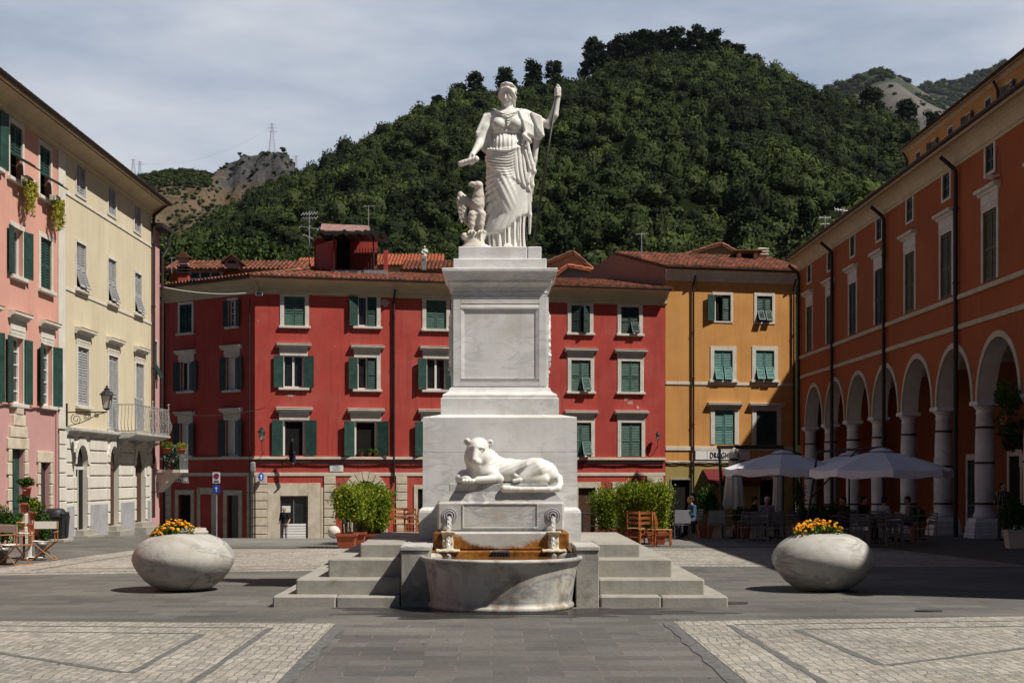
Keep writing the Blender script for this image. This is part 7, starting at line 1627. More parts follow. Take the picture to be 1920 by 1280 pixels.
def director(label, loc, rz):
    t = thing('director_chair', label, 'chair', loc, rz, 'director chairs by the pink house'); m = M['wood2']
    mb = MB(); 
    for y in (-.22, .22): mb.cyl((-.27, y, 0), (.27, y, .44), .014, n=6); mb.cyl((.27, y, 0), (-.27, y, .44), .014, n=6)
    mb.build('crossed_legs', m, t)
    for x in (-.27, .27): 
        mb = MB(); mb.bbox(x-.025, x+.025, -.26, .26, 0, .03, .006); mb.build('runner', m, t)
        mb = MB(); mb.bbox(x-.012, x+.012, .18, .21, .44, .90, .004); mb.bbox(x-.012, x+.012, -.24, -.21, .44, .64, .004); mb.bbox(x-.03, x+.03, -.27, .22, .64, .665, .006); mb.bbox(x-.018, x+.018, -.25, .22, .43, .46, .006); mb.build('side_frame', m, t)
    mb = MB(); mb.add([(-.26, -.24, .452), (0, -.24, .43), (.26, -.24, .452), (-.26, .22, .452), (0, .22, .43), (.26, .22, .452)], [(0, 1, 4, 3), (1, 2, 5, 4)]); mb.add([(-.26, -.24, .446), (0, -.24, .424), (.26, -.24, .446), (-.26, .22, .446), (0, .22, .424), (.26, .22, .446)], [(3, 4, 1, 0), (4, 5, 2, 1)]); mb.build('seat', M['canvas'], t)
    mb = MB(); mb.bbox(-.285, .285, .19, .20, .72, .89, .004); mb.build('backrest', M['canvas'], t); return t
M['wood2'] = mat('light_brown_wood', (.34, .145, .055), .55, .2, 6, .1)
d1 = director('folding wooden director chair with white canvas, left of the stand post', G(28, 32.6), R(150)); d2 = copy_tree(d1); d2.location = G(83, 34.4); d2.rotation_euler = (0, 0, R(8)); d2['label'] = 'wooden director chair facing right of the stand post, under the climbing plant'
table('small low white table between the director chairs and the stand', G(45, 35.0), 0, .5, 'pvc', h=.62)
# litter bin
bx = (-12.95, 43.6, 0.02); bn = thing('litter_bin', 'black plastic litter bin with sloping open top on a stone slab by the yellow house', 'litter bin', bx, R(88))
mb = MB(); mb.ring([((.26, .24), .08), ((.30, .28), .10), ((.33, .31), .66), ((.34, .32), .70), ((.34, .32), .74), ((.31, .29), .75)]); 
mb.bbox(-.02, .02, -.335, -.30, .12, .66, .006); mb.build('body', M['blackpl'], bn)
mb = MB(); 
for y0, y1 in ((-.31, -.26), (.26, .31)): mb.prof([(y0, .74), (y1, .74), (y1, .86), (y0, .86)], -.30, .30)
mb.lathe([(.31, .74), (.30, .86), (.24, .95), (.15, .97), (.15, .95), (.22, .93), (.26, .85)], n=20, cap=False); mb.build('hood', M['blackpl'], bn, smooth=True)
mb = MB(); mb.lathe([(.27, .76), (.20, .90), (.09, .93), (.001, .94)], n=16, cap=False); mb.build('bag', M['glass'], bn, smooth=True)
mb = MB(); mb.bbox(-.42, .42, -.40, .40, -.03, .08, .02); mb.build('slab', M['step'], bn)

# ---------------- trailing plants in the pink house windows ----------------
for (w, px, py, hh, lab) in ((0, 34, 343, .95, 'yellow-green trailing plant hanging from the left top window of the pink house'), (1, 87, 378, .90, 'yellow-green trailing plant hanging from the right top window of the pink house')):
    u = fK.u(px+6); p = LA+LBd*u; z = fK.z(px+6, py); rg = np.random.default_rng(30+w)
    t = thing('trailing_plant', lab, 'plant', (p.x+.22, p.y, z)); n = 2100; k = rg.integers(0, 9, n); f = rg.uniform(0, 1, n); y = -.35+.7*k/8+rg.normal(size=n)*.05; dz = -f*hh*(.6+.4*np.sin(k*2.3+w))*1.1
    C = np.stack([.02+rg.normal(size=n)*.045+.05*np.sin(f*3), y+.05*np.sin(f*7+k), dz+.08], 1); V, Q = leafquads(C, .034); mesh_np('leaves', V, Q, M['vine'], t, tv=rg.uniform(0, 1, n))
    mb = MB(); mb.bbox(-.12, .08, -.36, .36, -.02, .15, .01); mb.build('window_box', M['trim'], t)
# window sill pots on the red house
for px, lab, mm in ((677, 'leftmost little green pot plant on the first-floor sill of the red house', 'leaf'), (693, 'middle little pot plant on the first-floor sill of the red house', 'leaf'), (704, 'rightmost tiny pot plant on the first-floor sill of the red house', 'bamboo')):
    u = fR.u(px); p = fR.M @ Vector((u, -.05, 0))+red.location; z = fR.z(px, 854.5); t = pot('sill_pot', lab, (p.x, p.y, z), .09, .14, group='pots on the red house sill'); rg = np.random.default_rng(px)
    V, Q = leafquads(cloud((0, 0, .24), (.14, .12, .14), 160, rg), .035); mesh_np('leaves', V, Q, M[mm], t, tv=rg.uniform(0, 1, len(Q)))
# alley balcony pots
for px, py, lab in ((313, 840, 'terracotta window pot with spiky green plant on the alley balcony'), (340, 842, 'terracotta pot with reddish plant hung outside the alley balcony corner')):
    t = pot('balcony_pot', lab, PL(px, py+9, 58.1), .17, .2, group='pots on the alley balcony'); rg = np.random.default_rng(px)
    V, Q = leafquads(cloud((0, 0, .30), (.26, .2, .16), 500, rg), .03); mesh_np('leaves', V, Q, M['bamboo' if px < 320 else 'vine'], t, tv=rg.uniform(0, .6, len(Q)))

# ---------------- lamps ----------------
M['lampglass'] = mat('frosted_lamp_glass', (.55, .55, .50), .2, .05, 3, spec=.5)
def lantern(t, Mx, s=1.0):
    mb = MB(Mx @ Matrix.Scale(s, 4)); a, b = .11, .18
    for i in range(4):
        t0, t1 = math.pi/2*i+math.pi/4, math.pi/2*(i+1)+math.pi/4
        for tt in (t0,): mb.cyl((a*math.cos(tt), a*math.sin(tt), -.30), (b*math.cos(tt), b*math.sin(tt), .08), .011, n=5)
        mb.cyl((a*math.cos(t0), a*math.sin(t0), -.30), (a*math.cos(t1), a*math.sin(t1), -.30), .011, n=5); mb.cyl((b*math.cos(t0), b*math.sin(t0), .08), (b*math.cos(t1), b*math.sin(t1), .08), .014, n=5)
    mb.lathe([(.215, .08), (.20, .11), (.10, .20), (.075, .22), (.085, .25), (.05, .28), (.03, .31), (.04, .33), (.001, .36)], n=12); mb.lathe([(.001, -.36), (.04, -.34), (.12, -.30)], n=12, cap=False); mb.build('lantern_frame', M['iron'], t)
    mb = MB(Mx @ Matrix.Scale(s, 4)); V = []
    for z, r_ in ((-.295, a*.93), (.075, b*.93)):
        for i in range(4): tt = math.pi/2*i+math.pi/4; V.append((r_*math.cos(tt), r_*math.sin(tt), z))
    mb.add(V, [(0, 1, 5, 4), (1, 2, 6, 5), (2, 3, 7, 6), (3, 0, 4, 7)]); mb.build('lantern_glass', M['lampglass'], t)
def bracket_lamp(label, P, out, L_, s, dirv, drop=.0):
    t = thing('wall_lamp', label, 'lamp', P, math.atan2(dirv[1], dirv[0])); mb = MB(); mb.tube([(0, 0, 0), (L_, 0, .0)], .018*s, 6); mb.bbox(-.02, .02, -.04, .04, -.45*s, .25*s, .008)
    for c, r_, zc2 in ((.28, .16, -.20), (.62, .11, -.13), (.90, .07, -.09)):
        pts = [(c*L_/1.2+r_*s*(1-k/34)*math.cos(k*.42+2), 0, zc2*s+r_*s*(1-k/34)*math.sin(k*.42+2)) for k in range(28)]; mb.tube(pts, .011*s, 5)
    mb.tube([(0, 0, -.40*s), (.35*L_, 0, -.30*s), (.8*L_, 0, -.06), (L_, 0, 0)], .012*s, 5); mb.build('bracket', M['iron'], t)
    lantern(t, Matrix.Translation((L_, 0, .40*s)), s); return t
u = fY.u(121); p = fY.M @ Vector((u+.15, 0, 0))+yel.location; zL = fY.z(121, 772)
bracket_lamp('big black scrollwork lantern bracket on the yellow house corner beside the pink house', (p.x+.03, p.y, zL), 1, 1.25, 1.12, (1, .02))
def small_lamp(label, P, rz, s=1.0):
    t = thing('wall_lamp', label, 'lamp', P, rz); mb = MB(); mb.tube([(0, 0, -.5*s), (0, -.25*s, -.55*s), (0, -.45*s, -.35*s), (0, -.45*s, -.05*s)], .016, 5); mb.build('bracket', M['iron'], t); lantern(t, Matrix.Translation((0, -.45*s, .28*s)), .9*s)
p = fR.M @ Vector((fR.u(494), 0, 0))+red.location; small_lamp('small iron lantern on the lit corner of the red house above the flag side', (p.x, p.y, fR.z(494, 826)), 0, 1.15)
p = fR.M @ Vector((fR.u(1232), 0, 0))+red.location; small_lamp('slim black lantern at the right end of the red house', (p.x, p.y, fR.z(1232, 824)), 0, .75)
p = fR.M @ Vector((fR.u(637), 0, 0))+red.location; small_lamp('small dark lantern left of the arched portal', (p.x, p.y, fR.z(637, 915)), 0, .55)

# ---------------- signs, flag, plaque, camera ----------------
M['signblue'] = mat('blue_sign_paint', (.02, .06, .36), .4, .05, 3); M['signred'] = mat('red_sign_paint', (.45, .02, .02), .4, .05, 3); M['signwhite'] = mat('white_sign_paint', (.65, .65, .65), .5, .05, 3); M['signgrey'] = mat('grey_sign_back', (.25, .25, .26), .5, .1, 3)
def disc(mb, x, y, z, r, n=24, r2=0.0):
    V = [(x+r*math.cos(2*math.pi*k/n), y, z+r*math.sin(2*math.pi*k/n)) for k in range(n)]
    if r2: V += [(x+r2*math.cos(2*math.pi*k/n), y, z+r2*math.sin(2*math.pi*k/n)) for k in range(n)]; mb.add(V, [(k, (k+1) % n, n+(k+1) % n, n+k) for k in range(n)])
    else: mb.add(V, [tuple(range(n))])
Yg = 66.0; x, _, z0 = G(406, Yg); sp_ = thing('traffic_sign_pole', 'traffic sign pole with no-parking plate above a blue one-way arrow, by the shaded red wall', 'traffic sign', (x, Yg, z0), 0)
zt_ = EH-(885-CY)/F*Yg-z0; mb = MB(); mb.cyl((0, 0, 0), (0, 0, zt_), .03, n=8); mb.build('pole', M['galv'], sp_)
k = Yg/F; mb = MB(); mb.bbox(-7*k, 7*k, -.05, -.035, zt_-20.5*k, zt_, .004); pl_ = mb.build('no_parking_plate', M['signwhite'], sp_)
mb = MB(); disc(mb, 0, -.056, zt_-7.2*k, 4.6*k); mb.build('disc', M['signblue'], pl_); mb = MB(); disc(mb, 0, -.060, zt_-7.2*k, 5.4*k, 24, 4.2*k); s2 = 3.3*k; mb.add([(-s2-.02, -.060, zt_-7.2*k+s2-.02), (-s2+.02, -.060, zt_-7.2*k+s2+.02), (s2+.02, -.060, zt_-7.2*k-s2+.02), (s2-.02, -.060, zt_-7.2*k-s2-.02)], [(0, 1, 2, 3)]); mb.build('red_ring', M['signred'], pl_)
mb = MB(); mb.box(-4.5*k, 4.5*k, -.057, -.052, zt_-16*k, zt_-15*k); mb.box(-5*k, 5*k, -.057, -.052, zt_-18.6*k, zt_-17.2*k); mb.build('plate_text_lines', M['iron'], pl_)
mb = MB(); mb.bbox(-7*k, 7*k, -.05, -.035, zt_-39*k, zt_-24*k, .004); pl_ = mb.build('arrow_plate', M['signblue'], sp_)
mb = MB(); zc2 = zt_-31.5*k; mb.add([(-.8*k, -.056, zc2-5*k), (.8*k, -.056, zc2-5*k), (.8*k, -.056, zc2+1*k), (-.8*k, -.056, zc2+1*k)], [(0, 1, 2, 3)]); mb.add([(-3.2*k, -.056, zc2+.8*k), (3.2*k, -.056, zc2+.8*k), (0, -.056, zc2+5*k)], [(0, 1, 2)]); mb.build('white_arrow', M['signwhite'], pl_)
Yg = 60.0; k = Yg/F; p0 = W(304, 899, Yg); ds = thing('direction_sign', 'long grey direction sign with a pictogram square and right-pointing arrow in the alley', 'sign', tuple(p0)); mb = MB(); mb.add([(0, 0, -3*k), (50*k, 0, -6.5*k), (48*k, 0, 5.5*k), (6*k, 0, 4*k), (0, .03, -3*k), (50*k, .03, -6.5*k), (48*k, .03, 5.5*k), (6*k, .03, 4*k)], [(0, 1, 2, 3), (7, 6, 5, 4), (0, 4, 5, 1), (1, 5, 6, 2), (2, 6, 7, 3), (3, 7, 4, 0)]); pn = mb.build('panel', M['signgrey'], ds)
mb = MB(); mb.add([(28*k, -.01, -3.6*k), (38*k, -.01, -4.4*k), (38*k, -.01, 4.2*k), (28*k, -.01, 4*k)], [(0, 1, 2, 3)]); mb.add([(39.5*k, -.01, -1.1*k), (44*k, -.01, -1.3*k), (44*k, -.01, .5*k), (39.5*k, -.01, .6*k)], [(0, 1, 2, 3)]); mb.add([(43.5*k, -.01, -4*k), (48.3*k, -.01, -.5*k), (43.5*k, -.01, 3*k), (44.6*k, -.01, -.4*k)], [(0, 1, 2, 3)]); mb.build('white_square_and_arrow', M['signwhite'], pn)
mb = MB(); mb.add([(30*k, -.014, -2.5*k), (32*k, -.014, -2.6*k), (32*k, -.014, 2.4*k), (30*k, -.014, 2.4*k)], [(0, 1, 2, 3)]); mb.add([(32.5*k, -.014, -2.6*k), (36*k, -.014, -2.9*k), (35*k, -.014, 1*k), (33*k, -.014, .2*k)], [(0, 1, 2, 3)]); mb.build('pictogram', M['iron'], pn); mb = MB(); mb.tube([(6*k, .03, 4*k), (-6*k, .1, -2*k)], .02); mb.build('arm', M['galv'], ds)
p = fR.M @ Vector((fR.u(488.5), -.35, 0))+red.location; t = thing('round_sign', 'round blue sign with white arrow sticking out edgewise from the corner quoins', 'sign', (p.x, p.y, fR.z(488.5, 893.5)), R(62)); mb = MB(); mb.cyl((0, 0, 0), (0, .02, 0), .21, n=24); mb.build('disc', M['signblue'], t); mb = MB(); mb.add([(-.03, -.005, -.12), (.03, -.005, -.12), (.03, -.005, .03), (.09, -.005, .03), (0, -.005, .13), (-.09, -.005, .03), (-.03, -.005, .03)], [(0, 1, 2, 3, 4, 5, 6)]); mb.build('arrow', M['signwhite'], t); mb = MB(); mb.cyl((0, .02, 0), (-.1, .35, 0), .015, n=6); mb.build('arm', M['galv'], t)
p = fR.M @ Vector((fR.u(630.5), -.03, 0))+red.location; a = math.atan2(fR.d.y, fR.d.x); k = p.y/F; t = thing('wall_plaque', 'white marble plaque with two lines of faint lettering on the red wall', 'plaque', (p.x, p.y, fR.z(630.5, 877)), a); mb = MB(); mb.bbox(-13*k, 13*k, -.02, .025, -7*k, 7*k, .03); pq = mb.build('slab', M['marble'], t)
mb = MB()
for z, w in ((3.2, 5), (.3, 7.5), (-2.8, 6)): 
    xx = -w*k
    while xx < w*k: mb.box(xx, xx+.035, -.026, -.019, z*k-.03, z*k+.03); xx += .06
mb.build('lettering', M['dado'], pq)
p = fR.M @ Vector((fR.u(485), -.12, 0))+red.location; t = thing('floodlight', 'small white floodlight under the red house cornice at the corner', 'floodlight', (p.x, p.y, fR.z(485, 551)), a); mb = MB(); mb.bbox(-.17, .17, -.16, .0, -.10, .10, .02); mb.build('housing', M['pvc'], t); mb = MB(); mb.box(-.14, .14, -.165, -.158, -.09, .04); mb.build('glass', M['glass'], t)
p = fR.M @ Vector((fR.u(480.5), -.1, 0))+red.location; t = thing('meter_box', 'grey rounded utility box on the corner of the red house below the string course', 'utility box', (p.x-.15, p.y-.12, fR.z(474, 874)), 0); mb = MB(); mb.bbox(-.12, .12, -.12, .12, -.28, .22, .05); mb.build('housing', M['galv'], t)
# flag
p = fR.M @ Vector((fR.u(551), -.05, 0))+red.location; zf3 = fR.z(551, 851); fl = thing('flag', 'furled dark flag with blue, yellow and red tips hanging from the first-floor window', 'flag', (p.x, p.y, zf3))
mb = MB(); mb.cyl((0, 0, 0), (.03, -.75, .70), .018, n=7); mb.build('flagpole', M['galv'], fl)
fm = {}
def cloth(name, m, x0, x1, z0, z1, y, seed):
    mb = MB(); n = 10; r2 = random.Random(seed)
    for j in range(8):
        for i in range(n):
            P_ = []
            for a, b in ((i/n, j/8), ((i+1)/n, j/8), ((i+1)/n, (j+1)/8), (i/n, (j+1)/8)):
                w = .35+.65*(1-abs(b-.55)*1.3); P_.append(((x0+(x1-x0)*a-(x0+x1)/2)*w+(x0+x1)/2-.05*b, y+.05*math.sin(a*14+seed)+.12*b, z1+(z0-z1)*b))
            mb.add(P_, [(0, 1, 2, 3)])
    return mb.build(name, M[m], fl, smooth=True)
cloth('dark_cloth', 'dark', -.16, .14, -.38, .60, -.62, 1); M['flagy'] = mat('flag_yellow', (.6, .35, .03), .8, .1, 3)
M['flagviolet'] = mat('flag_violet', (.12, .12, .36), .8, .1, 3); cloth('violet_cloth', 'flagviolet', .05, .20, -.52, .12, -.66, 4); cloth('yellow_tip', 'flagy', .0, .10, -.64, -.42, -.64, 2); cloth('red_tip', 'signred', -.02, .05, -.66, -.46, -.66, 3)

# ---------------- aerials, pylons, rooftop statue, wires ----------------
def aerial(label, px, pt, pb, Y, els, s=1.0):
    t = thing('television_aerial', label, 'aerial', tuple(W(px, pb, Y))); h = (pb-pt)*Y/F; mb = MB(); mb.cyl((0, 0, -.4), (0, 0, h), .022*s, n=6); mb.build('mast', M['galv'], t); mb = MB()
    for (z, L_, n, ty, w) in els:
        z = h-z; mb.cyl((-L_/2, 0, z), (L_/2, 0, z+ty), .014*s, n=5)
        for k in range(n): x = -L_/2+L_*k/max(1, n-1); zz = z+ty*(k/max(1, n-1)); mb.cyl((x-.04, -w*.5, zz-w*.28), (x+.04, w*.5, zz+w*.28), .011*s, n=4)
    mb.build('antenna_elements', M['galv'], t)
aerial('tall television aerial with stacked comb elements left of the rooftop hut', 580, 396, 487, 78.5, [(.15, .75, 6, .05, .45), (.38, .75, 6, .02, .4), (.80, .95, 3, -.15, .5), (1.25, .6, 3, -.25, .3)], 1.3)
aerial('thin mast aerial on the rooftop hut roof', 691, 385, 424, 79, [(.05, .5, 2, 0, .1)]); aerial('thin mast aerial on the left part of the ochre house roof', 1203, 436, 489, 79.5, [(.1, .55, 3, .05, .2)], 1.2)
aerial('thin rooftop aerial with cross bars above the palace eave', 1547, 404, 436, 70, [(.1, .5, 3, 0, .3), (.4, .4, 2, 0, .3)], 1.2); aerial('fan-shaped television aerial above the palace eave, right one', 1580, 388, 416, 67, [(.1, .7, 6, -.1, .45)], 1.2)
aerial('thin bare aerial among the roofs at the far left', 322, 482, 500, 86, [(.05, .2, 2, 0, .1)])
rs = thing('rooftop_statue', 'tiny white draped statue standing on the far roof ridge', 'statue', tuple(W(796, 489, 98))); S = SD((-.30, -.22, -.02), (.32, .22, 1.0), .022)
S.path([(0, 0, 0), (0, 0, .35), (0.02, 0, .62)], [.15, .13, .11], .03); S.cap((-.12, 0, .70), (.12, 0, .72), .07, None, .04); S.cap((0, 0, .74), (0, 0, .83), .045, None, .02); S.ell((0, 0, .90), (.07, .075, .085), .01); S.path([(-.14, 0, .68), (-.18, -.08, .52), (-.04, -.13, .48)], .042, .02); S.path([(.14, 0, .70), (.19, -.06, .56), (.05, -.12, .62)], .042, .02); S.disp(lambda x, y, z: .006*np.cos(90*x)*(z < .6)); S.build('figure', M['marble'], rs)
def pylon(label, px, pt, Y, zb_, w, m='galv', arms=3):
    x = (px-CX)/F*Y; zt2 = EH+(CY-pt)/F*Y; t = thing('power_pylon', label, 'pylon', (x, Y, zb_)); h = zt2-zb_; mb = MB(); r_ = .10; n = 9
    wd = lambda f: w*(1-f)**1.1*.5+.35
    for k in range(n):
        f0, f1 = k/n, (k+1)/n; a, b = wd(f0), wd(f1); C0 = [(-a, -a), (a, -a), (a, a), (-a, a)]; C1 = [(-b, -b), (b, -b), (b, b), (-b, b)]
        for i in range(4): j = (i+1) % 4; mb.cyl((*C0[i], h*f0), (*C1[i], h*f1), r_, n=4, cap=False); mb.cyl((*C0[i], h*f0), (*C1[j], h*f1), r_*.55, n=4, cap=False); mb.cyl((*C1[i], h*f1), (*C1[j], h*f1), r_*.5, n=4, cap=False)
    for k in range(arms): z = h*(.97-.12*k); L_ = 2.6+.5*k; mb.cyl((-L_, 0, z), (L_, 0, z), r_*.8, n=4); mb.cyl((-L_, 0, z), (0, 0, z+1.1), r_*.5, n=4); mb.cyl((L_, 0, z), (0, 0, z+1.1), r_*.5, n=4)
    mb.build('lattice', M[m], t); return (x, Y, zb_+h*.9)
def hx(px, Y): return hr((px-CX)/F*Y, Y)
a1 = pylon('tall grey lattice power pylon on the rocky crag', 510, 232, 1098, hx(510, 1098)-.5, 4.4); a2 = pylon('red and white lattice mast just right of the crag', 555, 292, 1120, hx(553, 1098)-9, 3.4, 'patch', 2); a3 = pylon('distant grey pylon with a wide head at the far left', 250, 299, 1100, hx(250, 1098)-3, 4.4, arms=1); a4 = pylon('distant grey pylon beside the wide-headed one at the far left', 262, 303, 1100, hx(262, 1098)-3, 3.0, arms=2)
def wire(name, label, A_, B_, sag, r_, m='galv', n=24):
    A_, B_ = Vector(A_), Vector(B_); mb = MB(); mb.tube([A_.lerp(B_, k/n)-Vector((0, 0, sag*4*(k/n)*(1-k/n))) for k in range(n+1)], r_, 4); o = mb.build(name, M[m]); return tag(o, label, 'cable')
wire('power_line', 'thin power line sagging between the left pylons and the crag pylon', a4, a1, 9, .045); wire('power_line', 'thin power line running from the crag pylon down to the right mast', a1, a2, 4, .045)
wire('overhead_cable', 'white cable running from the alley house to the red house cornice', W(297, 536, 60), W(461, 549, 71.5), .15, .014, 'pvc'); wire('overhead_cable', 'thin grey cable crossing the alley at first-floor height', W(297, 772, 60), W(497, 764, 71.6), .25, .02, 'iron')

# ---------------- cafe: umbrellas, tables, chairs, planters ----------------
M['shadecloth'] = mat('grey_white_umbrella', (.66, .66, .72), .85, .05, 3, .05)
def umbrella(label, px, Y, zap, w, arm=True, rz=0.0, sag=.14):
    x, _, z0 = G(px, Y); t = thing('market_umbrella', label, 'umbrella', (x, Y, z0), rz, 'open cafe umbrellas'); h = zap-z0; n = 8; V = []; mb = MB()
    rim = h-.46*w/3.1; seg = 4; rings = []
    for j in range(5):
        f = j/4; ring_ = []
        for k in range(n*seg):
            a = 2*math.pi*k/(n*seg)+math.pi/8; q = k % seg/seg; r_ = w/2*1.08*(math.cos(math.pi/n)/math.cos((2*math.pi/n)*(q-.5)) if True else 1); z = h-.02-(h-rim)*(f**1.25)-sag*f*f*.35*math.sin(math.pi*q)
            ring_.append((r_*f*math.cos(a), r_*f*math.sin(a), z))
        rings.append(ring_)
    for rg_ in rings: V += rg_
    m_ = n*seg; fs = [(j*m_+k, j*m_+(k+1) % m_, (j+1)*m_+(k+1) % m_, (j+1)*m_+k) for j in range(4) for k in range(m_)]
    b = len(V); V += [(p[0]*1.01, p[1]*1.01, p[2]-.20-.03*math.sin(k*1.57)) for k, p in enumerate(rings[-1])]; fs += [(4*m_+k, 4*m_+(k+1) % m_, b+(k+1) % m_, b+k) for k in range(m_)]
    mb.add(V, fs); mb.build('canopy', M['shadecloth'], t)
    mb = MB(); mb.lathe([(.34, h-.05), (.22, h+.01), (.001, h+.05)], n=16, cap=False); mb.build('vent_cap', M['shadecloth'], t)
    for k in range(n): mb = MB(); a = 2*math.pi*k/n+math.pi/8; mb.cyl((0, 0, h-.10), (w/2*1.06*math.cos(a), w/2*1.06*math.sin(a), rim-.03), .014, n=5); mb.build('rib', M['iron'], t)
    if arm:
        mb = MB(); qx, qy = arm; mb.tube([(qx, qy, 0), (qx*.82, qy*.82, h*.98), (0, 0, h+.05), (0, 0, h-.05)], .035, 8); mb.tube([(qx*.9, qy*.9, h*.5), (qx*.3, qy*.3, h+.0)], .025, 6); mb.build('cantilever_arm', M['iron'], t)
        mb = MB(); mb.bbox(qx-.4, qx+.4, qy-.4, qy+.4, 0, .08, .02); mb.build('base', M['iron'], t)
    else: mb = MB(); mb.cyl((0, 0, 0), (0, 0, h), .03, n=10); mb.build('pole', M['iron'], t)
    return t
umbrella('large open white umbrella in front of the closed umbrellas, left one of the cafe', 1468, 44.5, EH+(CY-846)/F*44.5, 3.25, (1.2, 1.5), rz=.15); umbrella('large open white umbrella in front of the palace columns, right one of the cafe', 1652, 41.0, EH+(CY-842)/F*41, 3.6, (-1.5, 1.6), rz=.3); umbrella('smaller open umbrella partly hidden between the two large ones', 1592, 48.5, EH+(CY-850)/F*48.5, 2.4, arm=None, rz=.1)
def closed_umb(label, px, Y, pt, pb, w):
    x, _, z0 = G(px, Y); t = thing('closed_umbrella', label, 'umbrella', (x, Y, z0), 0, 'folded cafe umbrellas'); zt2 = EH+(CY-pt)/F*Y-z0; zb2_ = EH+(CY-pb)/F*Y-z0; V = []; n = 36; lv_ = [(.02, zt2), (.09, zt2-.12), (.12, zt2-.32), (.15, zt2-.45), (.13, zt2-.55), (w*.36, zt2-(zt2-zb2_)*.5), (w*.5, zb2_+.12), (w*.46, zb2_)]
    for j, (r_, z) in enumerate(lv_):
        for k in range(n): a = 2*math.pi*k/n; q = r_*(1+.24*math.sin(9*a+j*.15)); V.append((q*math.cos(a), q*math.sin(a)*.8, z+(.05*math.sin(5*a) if j == len(lv_)-1 else 0)))
    mb = MB(); mb.add(V, [(j*n+k, j*n+(k+1) % n, (j+1)*n+(k+1) % n, (j+1)*n+k) for j in range(len(lv_)-1) for k in range(n)]); mb.build('folded_canopy', M['canvas'], t, smooth=True)
    mb = MB(); mb.cyl((0, 0, 0), (0, 0, zt2+.05), .028, n=8); mb.build('pole', M['iron'], t); mb = MB(); mb.lathe([(.13, zt2-.44), (.155, zt2-.42), (.155, zt2-.38), (.13, zt2-.36)], n=16, cap=False); mb.build('strap', M['iron'], t)
    mb = MB(); mb.lathe([(.28, 0), (.28, .06), (.06, .09), (.05, .3)], n=20); mb.build('base', M['iron'], t)
closed_umb('tall folded cream umbrella in front of the shop sign', 1376, 47.5, 838, 952, .62); closed_umb('folded cream umbrella under the left open umbrella', 1459, 49, 868, 962, .36)
t = thing('umbrella_frame', 'dark metal post and cross beam frame above the folded umbrella', 'frame', G(1350, 48.2)); k = 48.2/F; zt2 = (CY-838)*k+EH-G(1350, 48.2)[2]
mb = MB(); mb.cyl((.10, 0, 0), (-.02, 0, zt2), .05, n=8); mb.build('post', M['iron'], t); mb = MB(); mb.bbox(-.1, 118*k, -.04, .04, zt2-.06, zt2+.06, .01); mb.build('beam', M['iron'], t); mb = MB(); mb.cyl((118*k, 0, zt2), (118*k, 0, 0), .04, n=8); mb.build('post', M['iron'], t)
def cafe_chair(label, loc, rz, group='grey cafe chairs', solid=False):
    t = thing('cafe_chair', label, 'chair', loc, rz, group); m = M['alu']
    for x in (-.24, .24):
        mb = MB(); mb.tube([(x, -.24, 0), (x, -.24, .62), (x, .16, .64), ], .014, 6); mb.build('front_leg', m, t)
        mb = MB(); mb.tube([(x, .26, 0), (x, .20, .45), (x, .26, .90)], .014, 6); mb.build('back_leg', m, t)
    mb = MB()
    for k in range(7): y = -.22+.06*k; mb.bbox(-.23, .23, y, y+.045, .435, .45, .004)
    mb.build('seat', m, t); mb = MB()
    if solid: mb.bbox(-.24, .24, .22, .245, .50, .90, .006)
    else:
        for k in range(5): z = .56+.075*k; mb.bbox(-.235, .235, .215+.012*k, .23+.012*k, z, z+.05, .004)
    mb.build('backrest', M['alu'] if not solid else M['signgrey'], t); return t
cc = cafe_chair('grey slatted cafe chair nearest the camera, right of the right egg planter', G(1672, 40.2), R(185))
for px, Y, rz, lab in ((1612, 40.6, 170, 'grey slatted cafe chair seen from behind beside the marigolds of the right planter'), (1650, 43.5, 10, 'grey cafe chair behind the white-shirted guest'), (1700, 42.6, 95, 'grey cafe chair side-on left of the big column pedestal'), (1735, 42.0, -80, 'grey cafe chair against the nearest column pedestal'), (1575, 43.0, 200, 'grey cafe chair just above the marigolds'),
                       (1402, 43.0, 185, 'grey slatted chair in the middle of the left cafe group'), (1425, 43.4, 172, 'grey slatted chair right of the middle in the left cafe group'), (1448, 42.6, 190, 'grey slatted chair with wide back left of the right egg planter'), (1482, 43.6, 60, 'grey chair partly hidden by the left side of the right egg planter'), (1500, 47.0, 20, 'grey chair far back under the left open umbrella')):
    o = copy_tree(cc); o.location = G(px, Y); o.rotation_euler = (0, 0, R(rz)); o['label'] = lab
c2_ = cafe_chair('cafe chair with solid grey back by the dark doorway of the ochre house', G(1278, 45.2), R(180), 'solid-backed cafe chairs', True); o = copy_tree(c2_); o.location = G(1343, 44.8); o.rotation_euler = (0, 0, R(176)); o['label'] = 'cafe chair with solid grey back in front of the folded umbrella'
for i, (px, Y, lab) in enumerate(((1420, 44.6, 'cafe table between the guests under the left umbrella'), (1470, 45.6, 'cafe table in front of the folded umbrella in the shade'), (1640, 42.4, 'cafe table in front of the white-shirted guest'), (1690, 44.0, 'cafe table in front of the pale-shirted guest'), (1380, 46, 'cafe table behind the solid-backed chair'), (1725, 45.2, 'cafe table beside the second column'))): table(lab, G(px, Y), .1*i, .72, 'alu', 'dark cafe tables')
